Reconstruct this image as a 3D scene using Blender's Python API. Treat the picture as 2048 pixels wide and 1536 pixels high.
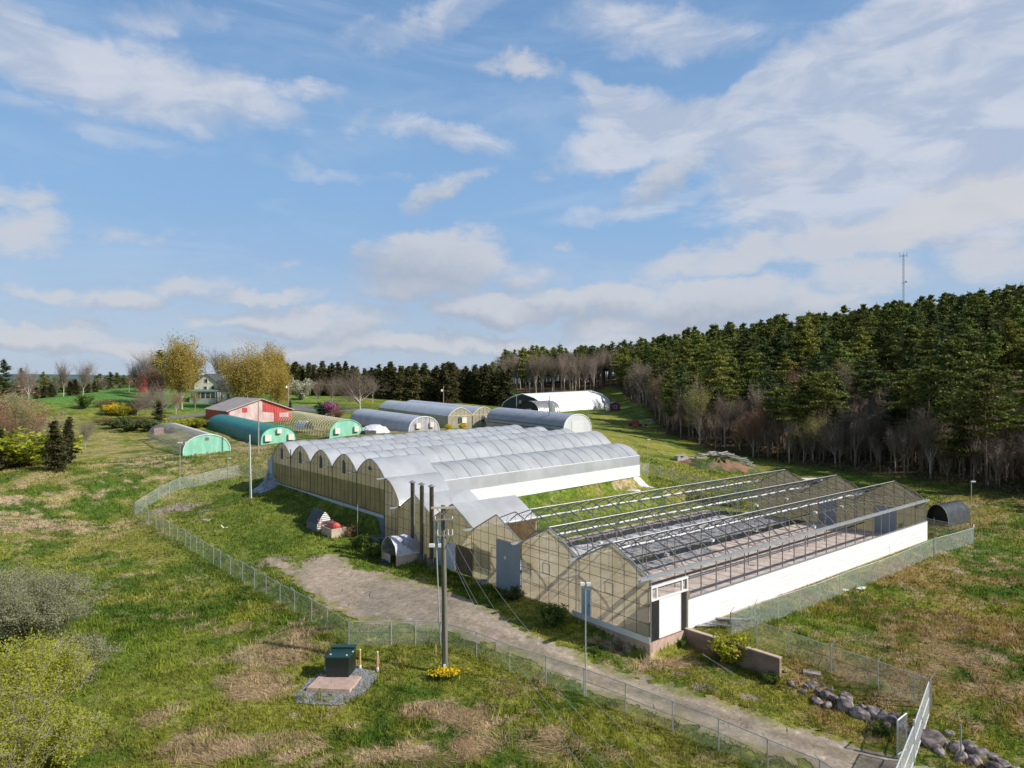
import bpy, math, random
import numpy as np
from mathutils import Vector, Matrix
R = math.radians
C = bpy.context.scene.collection
S = bpy.context.scene
for o in list(bpy.data.objects): bpy.data.objects.remove(o)

# ---------------------------------------------------------------- camera, sun, sky
CAMZ, F, HY = 17.0, 1390.0, 760.0
cam = bpy.data.cameras.new("camera"); co = bpy.data.objects.new("camera", cam); C.objects.link(co)
co.location = (0, 0, CAMZ); co.rotation_euler = (R(90), 0, 0)
cam.sensor_width = 36; cam.lens = 36 * F / 2048; cam.shift_y = -8 / 2048
cam.clip_start = 0.5; cam.clip_end = 20000
S.camera = co
S.view_settings.view_transform = 'Standard'; S.view_settings.look = 'None'
S.view_settings.exposure = 0.04; S.view_settings.gamma = 1
SUN_EL = R(37); SUN_V = Vector((0.94, -0.34, 0)).normalized() * math.cos(SUN_EL) + Vector((0, 0, math.sin(SUN_EL)))
sl = bpy.data.lights.new("sun", 'SUN'); sl.energy = 4.7; sl.angle = R(0.6); sl.color = (1, 0.945, 0.87)
so = bpy.data.objects.new("sun", sl); C.objects.link(so)
so.rotation_euler = (-SUN_V).to_track_quat('-Z', 'Y').to_euler(); so.location = (60, -30, 80)

def build_world():
    w = bpy.data.worlds.new("World"); S.world = w; w.use_nodes = True
    n = w.node_tree.nodes; l = w.node_tree.links; n.clear()
    def nd(t, **k):
        x = n.new(t)
        for a, b in k.items(): setattr(x, a, b)
        return x
    def mth(op, a, b=None, c=None):
        x = nd('ShaderNodeMath', operation=op)
        for i, v in enumerate((a, b, c)):
            if v is None: continue
            if isinstance(v, (int, float)): x.inputs[i].default_value = v
            else: l.new(v, x.inputs[i])
        return x.outputs[0]
    out = nd('ShaderNodeOutputWorld'); bg = nd('ShaderNodeBackground')
    sky = nd('ShaderNodeTexSky', sky_type='NISHITA'); sky.sun_disc = False
    sky.sun_elevation = SUN_EL; sky.sun_rotation = math.atan2(SUN_V.x, SUN_V.y)
    sky.air_density = 1.0; sky.dust_density = 0.6; sky.ozone_density = 1.6
    tc = nd('ShaderNodeTexCoord'); sp = nd('ShaderNodeSeparateXYZ'); l.new(tc.outputs['Generated'], sp.inputs[0])
    az = mth('MULTIPLY', mth('ARCTAN2', sp.outputs[0], sp.outputs[1]), 57.2958)
    hl = mth('SQRT', mth('ADD', mth('MULTIPLY', sp.outputs[0], sp.outputs[0]), mth('MULTIPLY', sp.outputs[1], sp.outputs[1])))
    el = mth('MULTIPLY', mth('ARCTAN2', sp.outputs[2], hl), 57.2958)
    ae = nd('ShaderNodeCombineXYZ'); l.new(az, ae.inputs[0]); l.new(el, ae.inputs[1])
    def noise(sx, sy, rot, detail, rough, dist, off, ridged=False):
        mp = nd('ShaderNodeMapping'); l.new(ae.outputs[0], mp.inputs[0])
        mp.inputs['Location'].default_value = off; mp.inputs['Rotation'].default_value = (0, 0, R(rot)); mp.inputs['Scale'].default_value = (sx, sy, 1)
        t = nd('ShaderNodeTexNoise'); t.inputs['Scale'].default_value = 1; t.inputs['Detail'].default_value = detail
        t.inputs['Roughness'].default_value = rough; t.inputs['Distortion'].default_value = dist
        l.new(mp.outputs[0], t.inputs['Vector']); return t.outputs['Fac']
    # warped coordinates for ragged cloud outlines
    wn = nd('ShaderNodeTexNoise'); wn.inputs['Scale'].default_value = 0.17; wn.inputs['Detail'].default_value = 6; wn.inputs['Roughness'].default_value = .62
    l.new(ae.outputs[0], wn.inputs['Vector'])
    ws = nd('ShaderNodeVectorMath', operation='MULTIPLY_ADD'); l.new(wn.outputs['Color'], ws.inputs[0])
    ws.inputs[1].default_value = (7, 4.6, 0); ws.inputs[2].default_value = (-3.5, -2.3, 0)
    wa = nd('ShaderNodeVectorMath', operation='ADD'); l.new(ae.outputs[0], wa.inputs[0]); l.new(ws.outputs[0], wa.inputs[1])
    def blob(cx, cy, rx, ry, rot, amp, src):
        a = math.degrees(math.atan((cx - 1024) / F)); hyp = math.sqrt(1 + ((cx - 1024) / F) ** 2)
        e = math.degrees(math.atan((HY - cy) / F / hyp)); k = 57.3 / F * .86
        sub = nd('ShaderNodeVectorMath', operation='SUBTRACT'); l.new(src, sub.inputs[0]); sub.inputs[1].default_value = (a, e, 0)
        rt = nd('ShaderNodeVectorRotate', rotation_type='Z_AXIS'); l.new(sub.outputs[0], rt.inputs[0]); rt.inputs['Angle'].default_value = R(-rot)
        ml = nd('ShaderNodeVectorMath', operation='MULTIPLY'); l.new(rt.outputs[0], ml.inputs[0]); ml.inputs[1].default_value = (1 / (rx * k * 1.15), 1 / (ry * k * 1.2), 0)
        ln = nd('ShaderNodeVectorMath', operation='LENGTH'); l.new(ml.outputs[0], ln.inputs[0])
        return mth('MULTIPLY', mth('MAXIMUM', mth('SUBTRACT', 1.0, mth('MULTIPLY', ln.outputs['Value'], ln.outputs['Value'])), 0), amp)
    def union(bl, src):
        s = None
        for b in bl:
            v = blob(*b, src); s = v if s is None else mth('MAXIMUM', s, v)
        return s
    cum = [(880, 520, 180, 80, 0, 1.3), (850, 575, 160, 36, 2, 1.0), (1010, 548, 150, 40, 0, .7), (985, 625, 150, 38, -4, 1.2), (1180, 605, 230, 40, 3, 1.1), (1430, 605, 230, 52, 3, 1.25), (1620, 615, 130, 42, 0, .8),
           (890, 375, 120, 32, 28, .85), (1105, 340, 55, 26, 0, .5), (1330, 355, 120, 40, 24, 1.0), (260, 595, 120, 26, 5, .85), (380, 575, 130, 22, 14, .7), (530, 590, 120, 22, 2, .8), (85, 585, 60, 20, 0, .8),
           (90, 672, 160, 26, 0, 1.0), (270, 692, 160, 18, 4, .9), (560, 640, 160, 28, 4, 1.0), (700, 645, 140, 40, 14, .7), (830, 680, 150, 26, 0, 1.0), (640, 690, 220, 26, 2, .9), (985, 690, 140, 22, 0, .8), (430, 640, 90, 20, 0, .5),
           (165, 645, 60, 10, 0, .6), (40, 465, 110, 44, 18, .85), (15, 390, 80, 30, -8, .8), (250, 455, 45, 26, 0, .45), (345, 470, 45, 16, 14, .45), (1700, 470, 300, 46, 12, 1.1), (1500, 510, 240, 44, 8, 1.0), (1400, 520, 160, 40, 14, .8),
           (1900, 420, 260, 60, 12, 1.2), (1720, 550, 150, 56, 4, .9), (2000, 510, 120, 48, 0, .8), (1220, 655, 120, 28, 0, .95), (1130, 690, 260, 20, 4, .7), (1400, 650, 260, 24, 6, .7), (600, 525, 30, 14, 0, .35),
           (1040, 140, 110, 36, 0, .9), (1120, 490, 40, 12, 14, .5), (1560, 340, 110, 30, 0, .6)]
    cir = [(150, 130, 420, 70, -6, 1.2), (430, 175, 200, 60, -16, 1.0), (480, 225, 60, 36, -60, .7), (620, 185, 90, 24, 0, .7), (330, 30, 120, 30, 12, .6), (890, 260, 170, 26, -8, .8), (720, 235, 60, 18, 24, .5), (850, 40, 220, 40, 16, .7),
           (1500, 215, 420, 62, 10, 1.9), (1350, 225, 260, 50, -4, 1.2), (1850, 140, 440, 150, 14, 2.2), (1740, 320, 330, 120, 10, 1.9), (1960, 300, 280, 180, 0, 2.1), (1240, 200, 130, 40, -20, 1.3), (1330, 60, 260, 50, -10, .8), (640, 340, 300, 16, 0, .35), (1600, 400, 260, 40, 5, .8),
           (1300, 410, 300, 24, 6, .5), (2000, 60, 300, 90, 0, 1.4), (1700, 60, 260, 40, 20, .7), (760, 345, 130, 10, 0, .4), (200, 250, 300, 24, -6, .35)]
    cm, cc = union(cum, wa.outputs[0]), union(cir, wa.outputs[0])
    up = nd('ShaderNodeVectorMath', operation='ADD'); l.new(wa.outputs[0], up.inputs[0]); up.inputs[1].default_value = (.9, 1.25, 0)
    cmu = union(cum[:22], up.outputs[0])
    n1 = noise(.34, .75, 0, 8, .6, .3, (3, 7, 0)); n2 = noise(.13, .33, -12, 7, .58, .6, (1, 2, 0)); n3 = noise(.04, .18, -8, 6, .6, 1.2, (9, 4, 0))
    def ramp(x, lo, hi):
        m = nd('ShaderNodeMapRange'); m.interpolation_type = 'SMOOTHSTEP'; m.inputs['From Min'].default_value = lo; m.inputs['From Max'].default_value = hi
        l.new(x, m.inputs[0]); return m.outputs[0]
    dens = ramp(mth('MULTIPLY_ADD', n1, 1.5, mth('SUBTRACT', mth('MULTIPLY_ADD', ramp(el, 15, 2), .24, cm), .80)), .10, 1.0)
    cird = ramp(mth('MULTIPLY_ADD', n2, 1.2, mth('SUBTRACT', cc, .55)), .05, 1.05)
    cird = mth('MULTIPLY', cird, mth('MULTIPLY_ADD', n3, .6, .66))
    veil = mth('MULTIPLY', ramp(n3, .42, .78), mth('MULTIPLY', .34, ramp(mth('ABSOLUTE', az), 60, 42)))
    # other parts of the sky dome away from the photographed view: broken cloud as well
    behind = ramp(mth('ABSOLUTE', az), 40, 60); bc = mth('MULTIPLY', mth('MULTIPLY', ramp(n2, .54, .72), behind), .35)
    # cumulus shading: bright tops, greyer bases
    shade = ramp(mth('ADD', mth('SUBTRACT', cm, cmu), mth('MULTIPLY_ADD', n1, .8, -.4)), -.75, .75)
    def mixc(f, a, b):
        m = nd('ShaderNodeMix', data_type='RGBA'); 
        if isinstance(f, (int, float)): m.inputs[0].default_value = f
        else: l.new(f, m.inputs[0])
        for i, v in ((6, a), (7, b)):
            if isinstance(v, tuple): m.inputs[i].default_value = (*v, 1)
            else: l.new(v, m.inputs[i])
        return m.outputs[2]
    K = .955 / .115
    sc_ = nd('ShaderNodeVectorMath', operation='MULTIPLY'); l.new(sky.outputs[0], sc_.inputs[0]); sc_.inputs[1].default_value = (1.0, 1.0, 1.0)
    hor = mixc(ramp(el, 0, 15), (.44 * K, .545 * K, .70 * K), (.27 * K, .475 * K, .77 * K))
    tgt = mixc(ramp(el, 12, 34), hor, (.155 * K, .315 * K, .60 * K))
    clear = nd('ShaderNodeVectorMath', operation='MULTIPLY'); l.new(sky.outputs[0], clear.inputs[0]); clear.inputs[1].default_value = (.88, .88, .88)
    behind0 = mth('MAXIMUM', ramp(mth('ABSOLUTE', az), 42, 62), ramp(el, 34, 50))
    skyc = mixc(.86, sc_.outputs[0], tgt); skyc = mixc(behind0, skyc, clear.outputs[0])
    skyc = mixc(veil, skyc, (.50 * K, .63 * K, .82 * K))
    cc_col = mixc(ramp(n2, .4, .62), (.47 * K, .54 * K, .68 * K), (.66 * K, .69 * K, .77 * K))
    skyc = mixc(mth('MULTIPLY', cird, .86), skyc, cc_col)
    cu_col = mixc(shade, (.40 * K, .44 * K, .53 * K), (.64 * K, .65 * K, .69 * K))
    skyc = mixc(mth('MULTIPLY', dens, .78), skyc, cu_col)
    skyc = mixc(bc, skyc, (.6 * K, .62 * K, .68 * K))
    low = ramp(el, -.5, -3); skyc = mixc(low, skyc, (.16 * K, .18 * K, .14 * K))
    l.new(skyc, bg.inputs[0]); bg.inputs[1].default_value = .115; l.new(bg.outputs[0], out.inputs[0])
    w.cycles.sampling_method = 'MANUAL'; w.cycles.sample_map_resolution = 512
build_world()

# ---------------------------------------------------------------- noise, terrain
def hsh(ix, iy, seed):
    h = (ix.astype(np.int64) * 374761393 + iy.astype(np.int64) * 668265263 + seed * 982451653) & 0xffffffff
    h = ((h ^ (h >> 13)) * 1274126177) & 0xffffffff
    return ((h ^ (h >> 16)) & 0xffff) / 65535.0
def vn(x, y, sc, seed=0):
    x = np.asarray(x, float) / sc; y = np.asarray(y, float) / sc; ix = np.floor(x); iy = np.floor(y); fx = x - ix; fy = y - iy
    fx = fx * fx * (3 - 2 * fx); fy = fy * fy * (3 - 2 * fy)
    a, b, c, d = hsh(ix, iy, seed), hsh(ix + 1, iy, seed), hsh(ix, iy + 1, seed), hsh(ix + 1, iy + 1, seed)
    return (a * (1 - fx) + b * fx) * (1 - fy) + (c * (1 - fx) + d * fx) * fy
def fbm(x, y, sc, seed=0, o=4):
    s = 0; a = .5; t = 0
    for i in range(o): s = s + a * vn(x, y, sc / 2 ** i, seed + i * 17); t += a; a *= .55
    return s / t
def sst(x, a, b):
    t = np.clip((x - a) / (b - a), 0, 1); return t * t * (3 - 2 * t)

PHI = math.atan2(1390, 1690); VX, VY = math.cos(PHI), math.sin(PHI); UX, UY = -VY, VX; PX0, PY0 = 8.9, 45.0
def G(s, t, z): return Vector((PX0 + s * UX + t * VX, PY0 + s * UY + t * VY, z))
def ST(x, y): return (x - PX0) * UX + (y - PY0) * UY, (x - PX0) * VX + (y - PY0) * VY
U3, V3, Z3 = Vector((UX, UY, 0)), Vector((VX, VY, 0)), Vector((0, 0, 1))

CP = [(0, 10, -1.6), (0, 33, -1.5), (-25, 30, -1.3), (25, 30, -1.9), (-14, 40, -1.2), (-60, 20, -1), (60, 20, -1.5), (0, -40, -2),
 (-47.6, 87.7, -.1), (-30.9, 69.5, -.7), (-18.9, 56.5, -.9), (-11, 46.9, -.95), (-4.1, 43, -1.1), (4.1, 40, -1.25), (10.4, 34.9, -1.6),
 (22.8, 37.8, -.95), (14.6, 46.6, -.1), (48.7, 73.3, -.2), (33.7, 45.8, -.9), (67.6, 91.7, .6), (19.5, 50.9, -.25), (32, 61, -.15),
 (71, 96.7, 1), (62.9, 112.6, 1.2), (52.2, 126, 1.6), (41.4, 142, 2.4), (34.4, 156, 4), (32.8, 185, 5.6), (21.4, 107.7, 2.2), (38.7, 122, 1.5),
 (133, 180, 22), (100, 138, 11.5), (115, 220, 22.5), (94.6, 250, 21), (65.7, 280, 18.5), (41.8, 330, 15.5), (7.9, 420, 15), (-27.7, 520, 13),
 (75, 190, 15), (52, 215, 12), (50, 170, 7), (3.5, 300, 13.6), (15, 200, 7.5), (30, 240, 7.2), (13.6, 140, 7), (-12, 152, 6.5), (-17.2, 136, 6.9), (-30, 150, 7.2), (-29, 122, 7), (-41.7, 124, 5.7),
 (-50, 114, 5.1), (-61, 150, 7.4), (-52, 165, 8), (-90, 200, 10.2), (-119, 190, 12.6), (-130, 230, 14.4), (-139, 200, 11.4), (-160, 290, 9), (-79, 110, 3.6), (-66, 98, 4.4), (-50.6, 68.7, .2),
 (-28.5, 38.7, -.9), (-63.5, 122, 5), (-86, 145, 6.8), (-21, 240, 10.2), (-62, 230, 11.8), (0, 500, 14), (-250, 420, 5), (200, 320, 36), (213, 380, 39), (300, 250, 45), (150, 110, 14), (170, 60, 6), (-150, 100, 4),
 (-32.6, 87, 1.7), (-20.7, 71, .6), (-10.3, 63.9, -.1), (-17.5, 76, 1.3), (-16, 59.7, -.65), (2.5, 44.6, -.8), (12.9, 37.8, -1.5), (16.9, 34.7, -1.8), (8.2, 41, -1.25), (-40, 96, 1.6), (-38, 103, 3.2), (100, 90, 3), (140, 30, -1), (400, 400, 40), (-400, 200, 4), (-200, 600, 4), (300, 700, 20)]
CP += [(G(6, -.6, 0).x, G(6, -.6, 0).y, -.05), (G(14, -.6, 0).x, G(14, -.6, 0).y, 0), (G(22, -.6, 0).x, G(22, -.6, 0).y, 0), (G(29, -.6, 0).x, G(29, -.6, 0).y, .1), (G(3, -5.5, 0).x, G(3, -5.5, 0).y, -1.0)]
_cp = np.array(CP); _c2 = 36.0
def _phi(r2): return np.sqrt(r2 + _c2)
def _mk():
    n = len(_cp); X = _cp[:, :2]; r2 = ((X[:, None] - X[None]) ** 2).sum(-1); A = np.zeros((n + 3, n + 3)); A[:n, :n] = _phi(r2) + np.eye(n) * -.35
    A[:n, n] = 1; A[:n, n + 1:] = X; A[n, :n] = 1; A[n + 1:, :n] = X.T
    return np.linalg.solve(A, np.r_[_cp[:, 2], 0, 0, 0])
_w = _mk()
def rbf(x, y):
    sh = x.shape; x = x.ravel(); y = y.ravel(); o = _w[-3] + _w[-2] * x + _w[-1] * y
    for i in range(len(_cp)): o = o + _w[i] * _phi((x - _cp[i, 0]) ** 2 + (y - _cp[i, 1]) ** 2)
    return o.reshape(sh)
POLY = [G(7, -.12, 0), G(-.12, -.12, 0), G(-.12, 3.8, 0), Vector((16.2, 42.3, 0)), Vector((24, 36.4, 0)), Vector((34, 30, 0))]
AMP = [0.0, .78, .85, .62, .35, .2]
def Hn(x, y):
    x = np.asarray(x, float); y = np.asarray(y, float)
    far = sst(np.hypot(x, y), 420, 900)
    cx = np.clip(x, -420, 420); cy = np.clip(y, -60, 720)
    z = rbf(cx, cy) * (1 - far) + far * (6 + 10 * fbm(x, y, 500, 5, 3))
    near = 1 - sst(np.hypot(x, y), 150, 300)
    z = z + near * ((fbm(x, y, 9, 31, 3) - .5) * .55 + (fbm(x, y, 1.6, 11, 3) - .5) * .16)
    s, t = ST(x, y)
    # retained drop at the corner by the lane
    best = np.full(x.shape, 1e9); amt = np.zeros(x.shape); side = np.zeros(x.shape); wd = np.full(x.shape, .12)
    for i in range(len(POLY) - 1):
        a, b = POLY[i], POLY[i + 1]; dx, dy = b.x - a.x, b.y - a.y; L2 = dx * dx + dy * dy
        k = np.clip(((x - a.x) * dx + (y - a.y) * dy) / L2, 0, 1); qx, qy = a.x + k * dx - x, a.y + k * dy - y
        d = np.hypot(qx, qy); cr = (dx * (y - a.y) - dy * (x - a.x)) / math.sqrt(L2); m = d < best - 1e-6
        best = np.where(m, d, best); amt = np.where(m, AMP[i] + k * (AMP[i + 1] - AMP[i]), amt); side = np.where(m, cr, side); wd = np.where(m, .12 if i < 3 else 1.6, wd)
    inside = (s > -.12) & (t > -.12) & (s < 40)
    low = np.where(inside & (t < 60), 0, 1) * (side < wd)
    w = np.clip((wd - side) / (2 * wd), 0, 1) * np.exp(-(best / 4.2) ** 2)
    z = z - amt * w * low
    # building pads
    def pad(z, s0, s1, t0, t1, zz, mg):
        d = np.maximum(np.maximum(s0 - s, s - s1), np.maximum(t0 - t, t - t1)); k = 1 - sst(d, 0, mg); return z * (1 - k) + zz * k
    z = pad(z, 36.5, 66.5, .35, 42.5, 3.05 + .02 * np.clip(t, 0, 42), 1.8)
    z = pad(z, .3, 31.5, .3, 46.5, -.06, .4)
    z = pad(z, -1.2, 1, 4.6, 47, -.06, .8)
    return z
def H(x, y): return float(Hn(np.array([x]), np.array([y]))[0])
def gp(px, py, mn=8, mx=900):
    """ground point seen at photo pixel"""
    d = np.exp(np.linspace(math.log(mn), math.log(mx), 500)); rx = (px - 1024) / F; k = (py - HY) / F
    f = CAMZ - k * d - Hn(rx * d, d); i = np.where((f[:-1] > 0) & (f[1:] <= 0))[0]
    if len(i) == 0: q = mx
    else:
        i = i[0]; q = d[i] + (d[i + 1] - d[i]) * f[i] / (f[i] - f[i + 1])
    return Vector((rx * q, q, H(rx * q, q)))
def gd(px, d):
    x = (px - 1024) / F * d; return Vector((x, d, H(x, d)))

# ---------------------------------------------------------------- materials
def base_mat(name):
    m = bpy.data.materials.new(name); m.use_nodes = True; nt = m.node_tree; return m, nt.nodes, nt.links, nt.nodes['Principled BSDF']
MATS = {}
def M(name, col, rough=.7, var=.12, scale=3.0, metal=0.0, spec=.5, bump=0.0, bscale=None, stretch=(1, 1, 1), col2=None, detail=5, transp=0, transl=0, objrand=0, lo=.38, hi=.62):
    """procedural principled material: noise between col and col2 (or lighter/darker col)"""
    if name in MATS: return MATS[name]
    m, n, l, b = base_mat(name)
    tc = n.new('ShaderNodeTexCoord'); mp = n.new('ShaderNodeMapping'); mp.inputs['Scale'].default_value = stretch; l.new(tc.outputs['Object'], mp.inputs[0])
    t = n.new('ShaderNodeTexNoise'); t.inputs['Scale'].default_value = scale; t.inputs['Detail'].default_value = detail; t.inputs['Roughness'].default_value = .6; l.new(mp.outputs[0], t.inputs['Vector'])
    rr = n.new('ShaderNodeMapRange'); rr.inputs['From Min'].default_value = lo; rr.inputs['From Max'].default_value = hi; l.new(t.outputs['Fac'], rr.inputs[0])
    mx = n.new('ShaderNodeMix'); mx.data_type = 'RGBA'; l.new(rr.outputs[0], mx.inputs[0])
    c1 = tuple(c * (1 - var) for c in col) if col2 is None else col; c2 = tuple(min(1, c * (1 + var)) for c in col) if col2 is None else col2
    mx.inputs[6].default_value = (*c1, 1); mx.inputs[7].default_value = (*c2, 1); colout = mx.outputs[2]
    if objrand:
        oi = n.new('ShaderNodeObjectInfo'); hs = n.new('ShaderNodeHueSaturation'); r1 = n.new('ShaderNodeMapRange'); l.new(oi.outputs['Random'], r1.inputs[0])
        r1.inputs['To Min'].default_value = 1 - objrand; r1.inputs['To Max'].default_value = 1 + objrand; l.new(r1.outputs[0], hs.inputs['Value'])
        r2 = n.new('ShaderNodeMapRange'); w = n.new('ShaderNodeMath'); w.operation = 'FRACT'; w2 = n.new('ShaderNodeMath'); w2.operation = 'MULTIPLY'; w2.inputs[1].default_value = 7.13
        l.new(oi.outputs['Random'], w2.inputs[0]); l.new(w2.outputs[0], w.inputs[0]); l.new(w.outputs[0], r2.inputs[0]); r2.inputs['To Min'].default_value = .5 - objrand * .09; r2.inputs['To Max'].default_value = .5 + objrand * .05
        l.new(r2.outputs[0], hs.inputs['Hue']); l.new(colout, hs.inputs['Color']); colout = hs.outputs[0]
    l.new(colout, b.inputs['Base Color'])
    b.inputs['Roughness'].default_value = rough; b.inputs['Metallic'].default_value = metal; b.inputs['Specular IOR Level'].default_value = spec
    if bump:
        t2 = n.new('ShaderNodeTexNoise'); t2.inputs['Scale'].default_value = bscale or scale * 4; t2.inputs['Detail'].default_value = 6; l.new(mp.outputs[0], t2.inputs['Vector'])
        bp = n.new('ShaderNodeBump'); bp.inputs['Strength'].default_value = min(1, bump * 4); bp.inputs['Distance'].default_value = bump; l.new(t2.outputs['Fac'], bp.inputs['Height']); l.new(bp.outputs[0], b.inputs['Normal'])
    last = b.outputs[0]; out = n['Material Output']
    if transl:
        tr = n.new('ShaderNodeBsdfTranslucent'); l.new(colout, tr.inputs[0]); ms = n.new('ShaderNodeMixShader'); ms.inputs[0].default_value = transl
        l.new(last, ms.inputs[1]); l.new(tr.outputs[0], ms.inputs[2]); last = ms.outputs[0]
    if transp:
        tr = n.new('ShaderNodeBsdfTransparent'); ms = n.new('ShaderNodeMixShader'); ms.inputs[0].default_value = transp
        l.new(last, ms.inputs[1]); l.new(tr.outputs[0], ms.inputs[2]); last = ms.outputs[0]
    l.new(last, out.inputs[0]); MATS[name] = m; return m
def ribs(m, axis, freq, depth, mixdark=.0):
    """adds corrugation bump along an object axis"""
    n, l = m.node_tree.nodes, m.node_tree.links; b = n['Principled BSDF']
    tc = n.new('ShaderNodeTexCoord'); dp = n.new('ShaderNodeVectorMath'); dp.operation = 'DOT_PRODUCT'; l.new(tc.outputs['Object'], dp.inputs[0]); dp.inputs[1].default_value = tuple(axis)
    a = n.new('ShaderNodeMath'); a.operation = 'MULTIPLY'; l.new(dp.outputs['Value'], a.inputs[0]); a.inputs[1].default_value = freq * 2 * math.pi
    s = n.new('ShaderNodeMath'); s.operation = 'SINE'; l.new(a.outputs[0], s.inputs[0])
    bp = n.new('ShaderNodeBump'); bp.inputs['Strength'].default_value = 1; bp.inputs['Distance'].default_value = depth; l.new(s.outputs[0], bp.inputs['Height'])
    if b.inputs['Normal'].links: l.new(b.inputs['Normal'].links[0].from_socket, bp.inputs['Normal'])
    l.new(bp.outputs[0], b.inputs['Normal']); return m

# ---------------------------------------------------------------- mesh building
ROOT = {}
class MB:
    def __init__(s): s.v = []; s.f = []
    def add(s, vs, fs):
        o = len(s.v); s.v += [tuple(p) for p in vs]; s.f += [tuple(i + o for i in f) for f in fs]; return s
    def quad(s, a, b, c, d): return s.add([a, b, c, d], [(0, 1, 2, 3)])
    def poly(s, pts): return s.add(pts, [tuple(range(len(pts)))])
    def box(s, c, ax, ay, az):
        """centre, half-axis vectors"""
        c = Vector(c); P = [c + sx * ax + sy * ay + sz * az for sz in (-1, 1) for sy in (-1, 1) for sx in (-1, 1)]
        return s.add(P, [(0, 2, 3, 1), (4, 5, 7, 6), (0, 1, 5, 4), (2, 6, 7, 3), (0, 4, 6, 2), (1, 3, 7, 5)])
    def bx(s, x0, x1, y0, y1, z0, z1, o=Vector((0, 0, 0)), ux=Vector((1, 0, 0)), uy=Vector((0, 1, 0)), uz=Vector((0, 0, 1))):
        c = o + ux * ((x0 + x1) / 2) + uy * ((y0 + y1) / 2) + uz * ((z0 + z1) / 2)
        return s.box(c, ux * ((x1 - x0) / 2), uy * ((y1 - y0) / 2), uz * ((z1 - z0) / 2))
    def tube(s, a, b, r0, r1=None, n=6, cap=True):
        a, b = Vector(a), Vector(b); r1 = r0 if r1 is None else r1; d = (b - a)
        if d.length < 1e-6: return s
        d.normalize(); p = d.orthogonal().normalized(); q = d.cross(p); vs = []
        for c, r in ((a, r0), (b, r1)):
            for i in range(n):
                t = 2 * math.pi * i / n; vs.append(c + p * (r * math.cos(t)) + q * (r * math.sin(t)))
        fs = [(i, (i + 1) % n, n + (i + 1) % n, n + i) for i in range(n)]
        if cap: fs += [tuple(range(n - 1, -1, -1)), tuple(range(n, 2 * n))]
        return s.add(vs, fs)
    def path(s, pts, r, n=5):
        for a, b in zip(pts[:-1], pts[1:]): s.tube(a, b, r, n=n)
        return s
    def build(s, name, mat, parent=None, origin=None, smooth=False):
        root = ROOT.get(parent.name) if parent is not None else (Vector(origin) if origin is not None else Vector((0, 0, 0)))
        me = bpy.data.meshes.new(name); me.from_pydata([(x - root[0], y - root[1], z - root[2]) for x, y, z in s.v], [], s.f); me.update()
        if smooth: me.polygons.foreach_set('use_smooth', [True] * len(me.polygons))
        me.materials.append(mat); o = bpy.data.objects.new(name, me); C.objects.link(o)
        if parent is not None: o.parent = parent; ROOT[o.name] = root
        else: o.location = root; ROOT[o.name] = root
        return o
def npmesh(name, V, Fc, mat, loop=3, smooth=False, col=None):
    me = bpy.data.meshes.new(name); nv, nf = len(V), len(Fc); me.vertices.add(nv); me.vertices.foreach_set('co', np.asarray(V, np.float32).ravel())
    me.loops.add(nf * loop); me.loops.foreach_set('vertex_index', np.asarray(Fc, np.int32).ravel()); me.polygons.add(nf)
    me.polygons.foreach_set('loop_start', np.arange(0, nf * loop, loop, dtype=np.int32)); me.polygons.foreach_set('loop_total', np.full(nf, loop, np.int32))
    if smooth: me.polygons.foreach_set('use_smooth', np.ones(nf, bool))
    me.update(calc_edges=True)
    if col is not None:
        a = me.color_attributes.new('col', 'FLOAT_COLOR', 'POINT'); c4 = np.ones((nv, 4), np.float32); c4[:, :3] = col; a.data.foreach_set('color', c4.ravel())
    me.materials.append(mat); return me
def mobj(name, me, parent=None, loc=None):
    o = bpy.data.objects.new(name, me); C.objects.link(o)
    if parent is not None: o.parent = parent; ROOT[o.name] = ROOT.get(parent.name)
    elif loc is not None: o.location = loc
    return o
def thing(name, label, cat, loc=(0, 0, 0), group=None):
    o = bpy.data.objects.new(name, None); C.objects.link(o); o.location = loc; o.empty_display_size = .5; o['label'] = label; o['category'] = cat
    if group: o['group'] = group
    ROOT[o.name] = Vector(loc); return o
def tag(o, label, cat, group=None, kind=None):
    o['label'] = label; o['category'] = cat
    if group: o['group'] = group
    if kind: o['kind'] = kind
    return o
def struct(o, label=None): 
    o['kind'] = 'structure'
    if label: o['label'] = label
    return o
# ---------------------------------------------------------------- ground
LUSH, MID, YEL, STRAW, BROWN, MOSS = [np.array(c) for c in ((.078, .142, .014), (.178, .228, .024), (.285, .275, .036), (.50, .375, .225), (.19, .125, .06), (.30, .195, .065))]
DRY = [(60, 1050, 16, 7, .8), (130, 960, 14, 7, .35), (10, 1000, 12, 6, .6), (330, 1000, 4, 3, .5), (560, 1300, 3.2, 3.5, 1.1), (520, 1370, 2.4, 2.2, 1.2), (610, 1260, 2, 1.5, .9), (430, 1500, 3, 1.5, 1.2), (600, 1500, 3, 1.5, .7), (860, 1420, 2.2, 1.2, 1.1), (960, 1440, 2, 1.5, .9), (950, 1490, 2, 1.2, 1.0),
       (1110, 1480, 2, 1.5, .9), (800, 1510, 3, 1, .8), (300, 925, 8, 5, .7), (250, 880, 10, 4, .5), (430, 1250, 3, 2, .6), (360, 1240, 3, 2, .5), (1200, 950, 8, 2.2, .8), (1000, 975, 6, 2, .5), (1230, 1290, 3, 1, .9), (1320, 1330, 3, 1, .8), (330, 1430, 2, 1.4, .7), (700, 1460, 2, 1, .5), (1000, 1370, 2, 1, .5), (1850, 1300, 6, 4, .4), (2000, 1330, 5, 4, .5)]
_dry = [(gp(a, b), rx, ry, k) for a, b, rx, ry, k in DRY]
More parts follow.
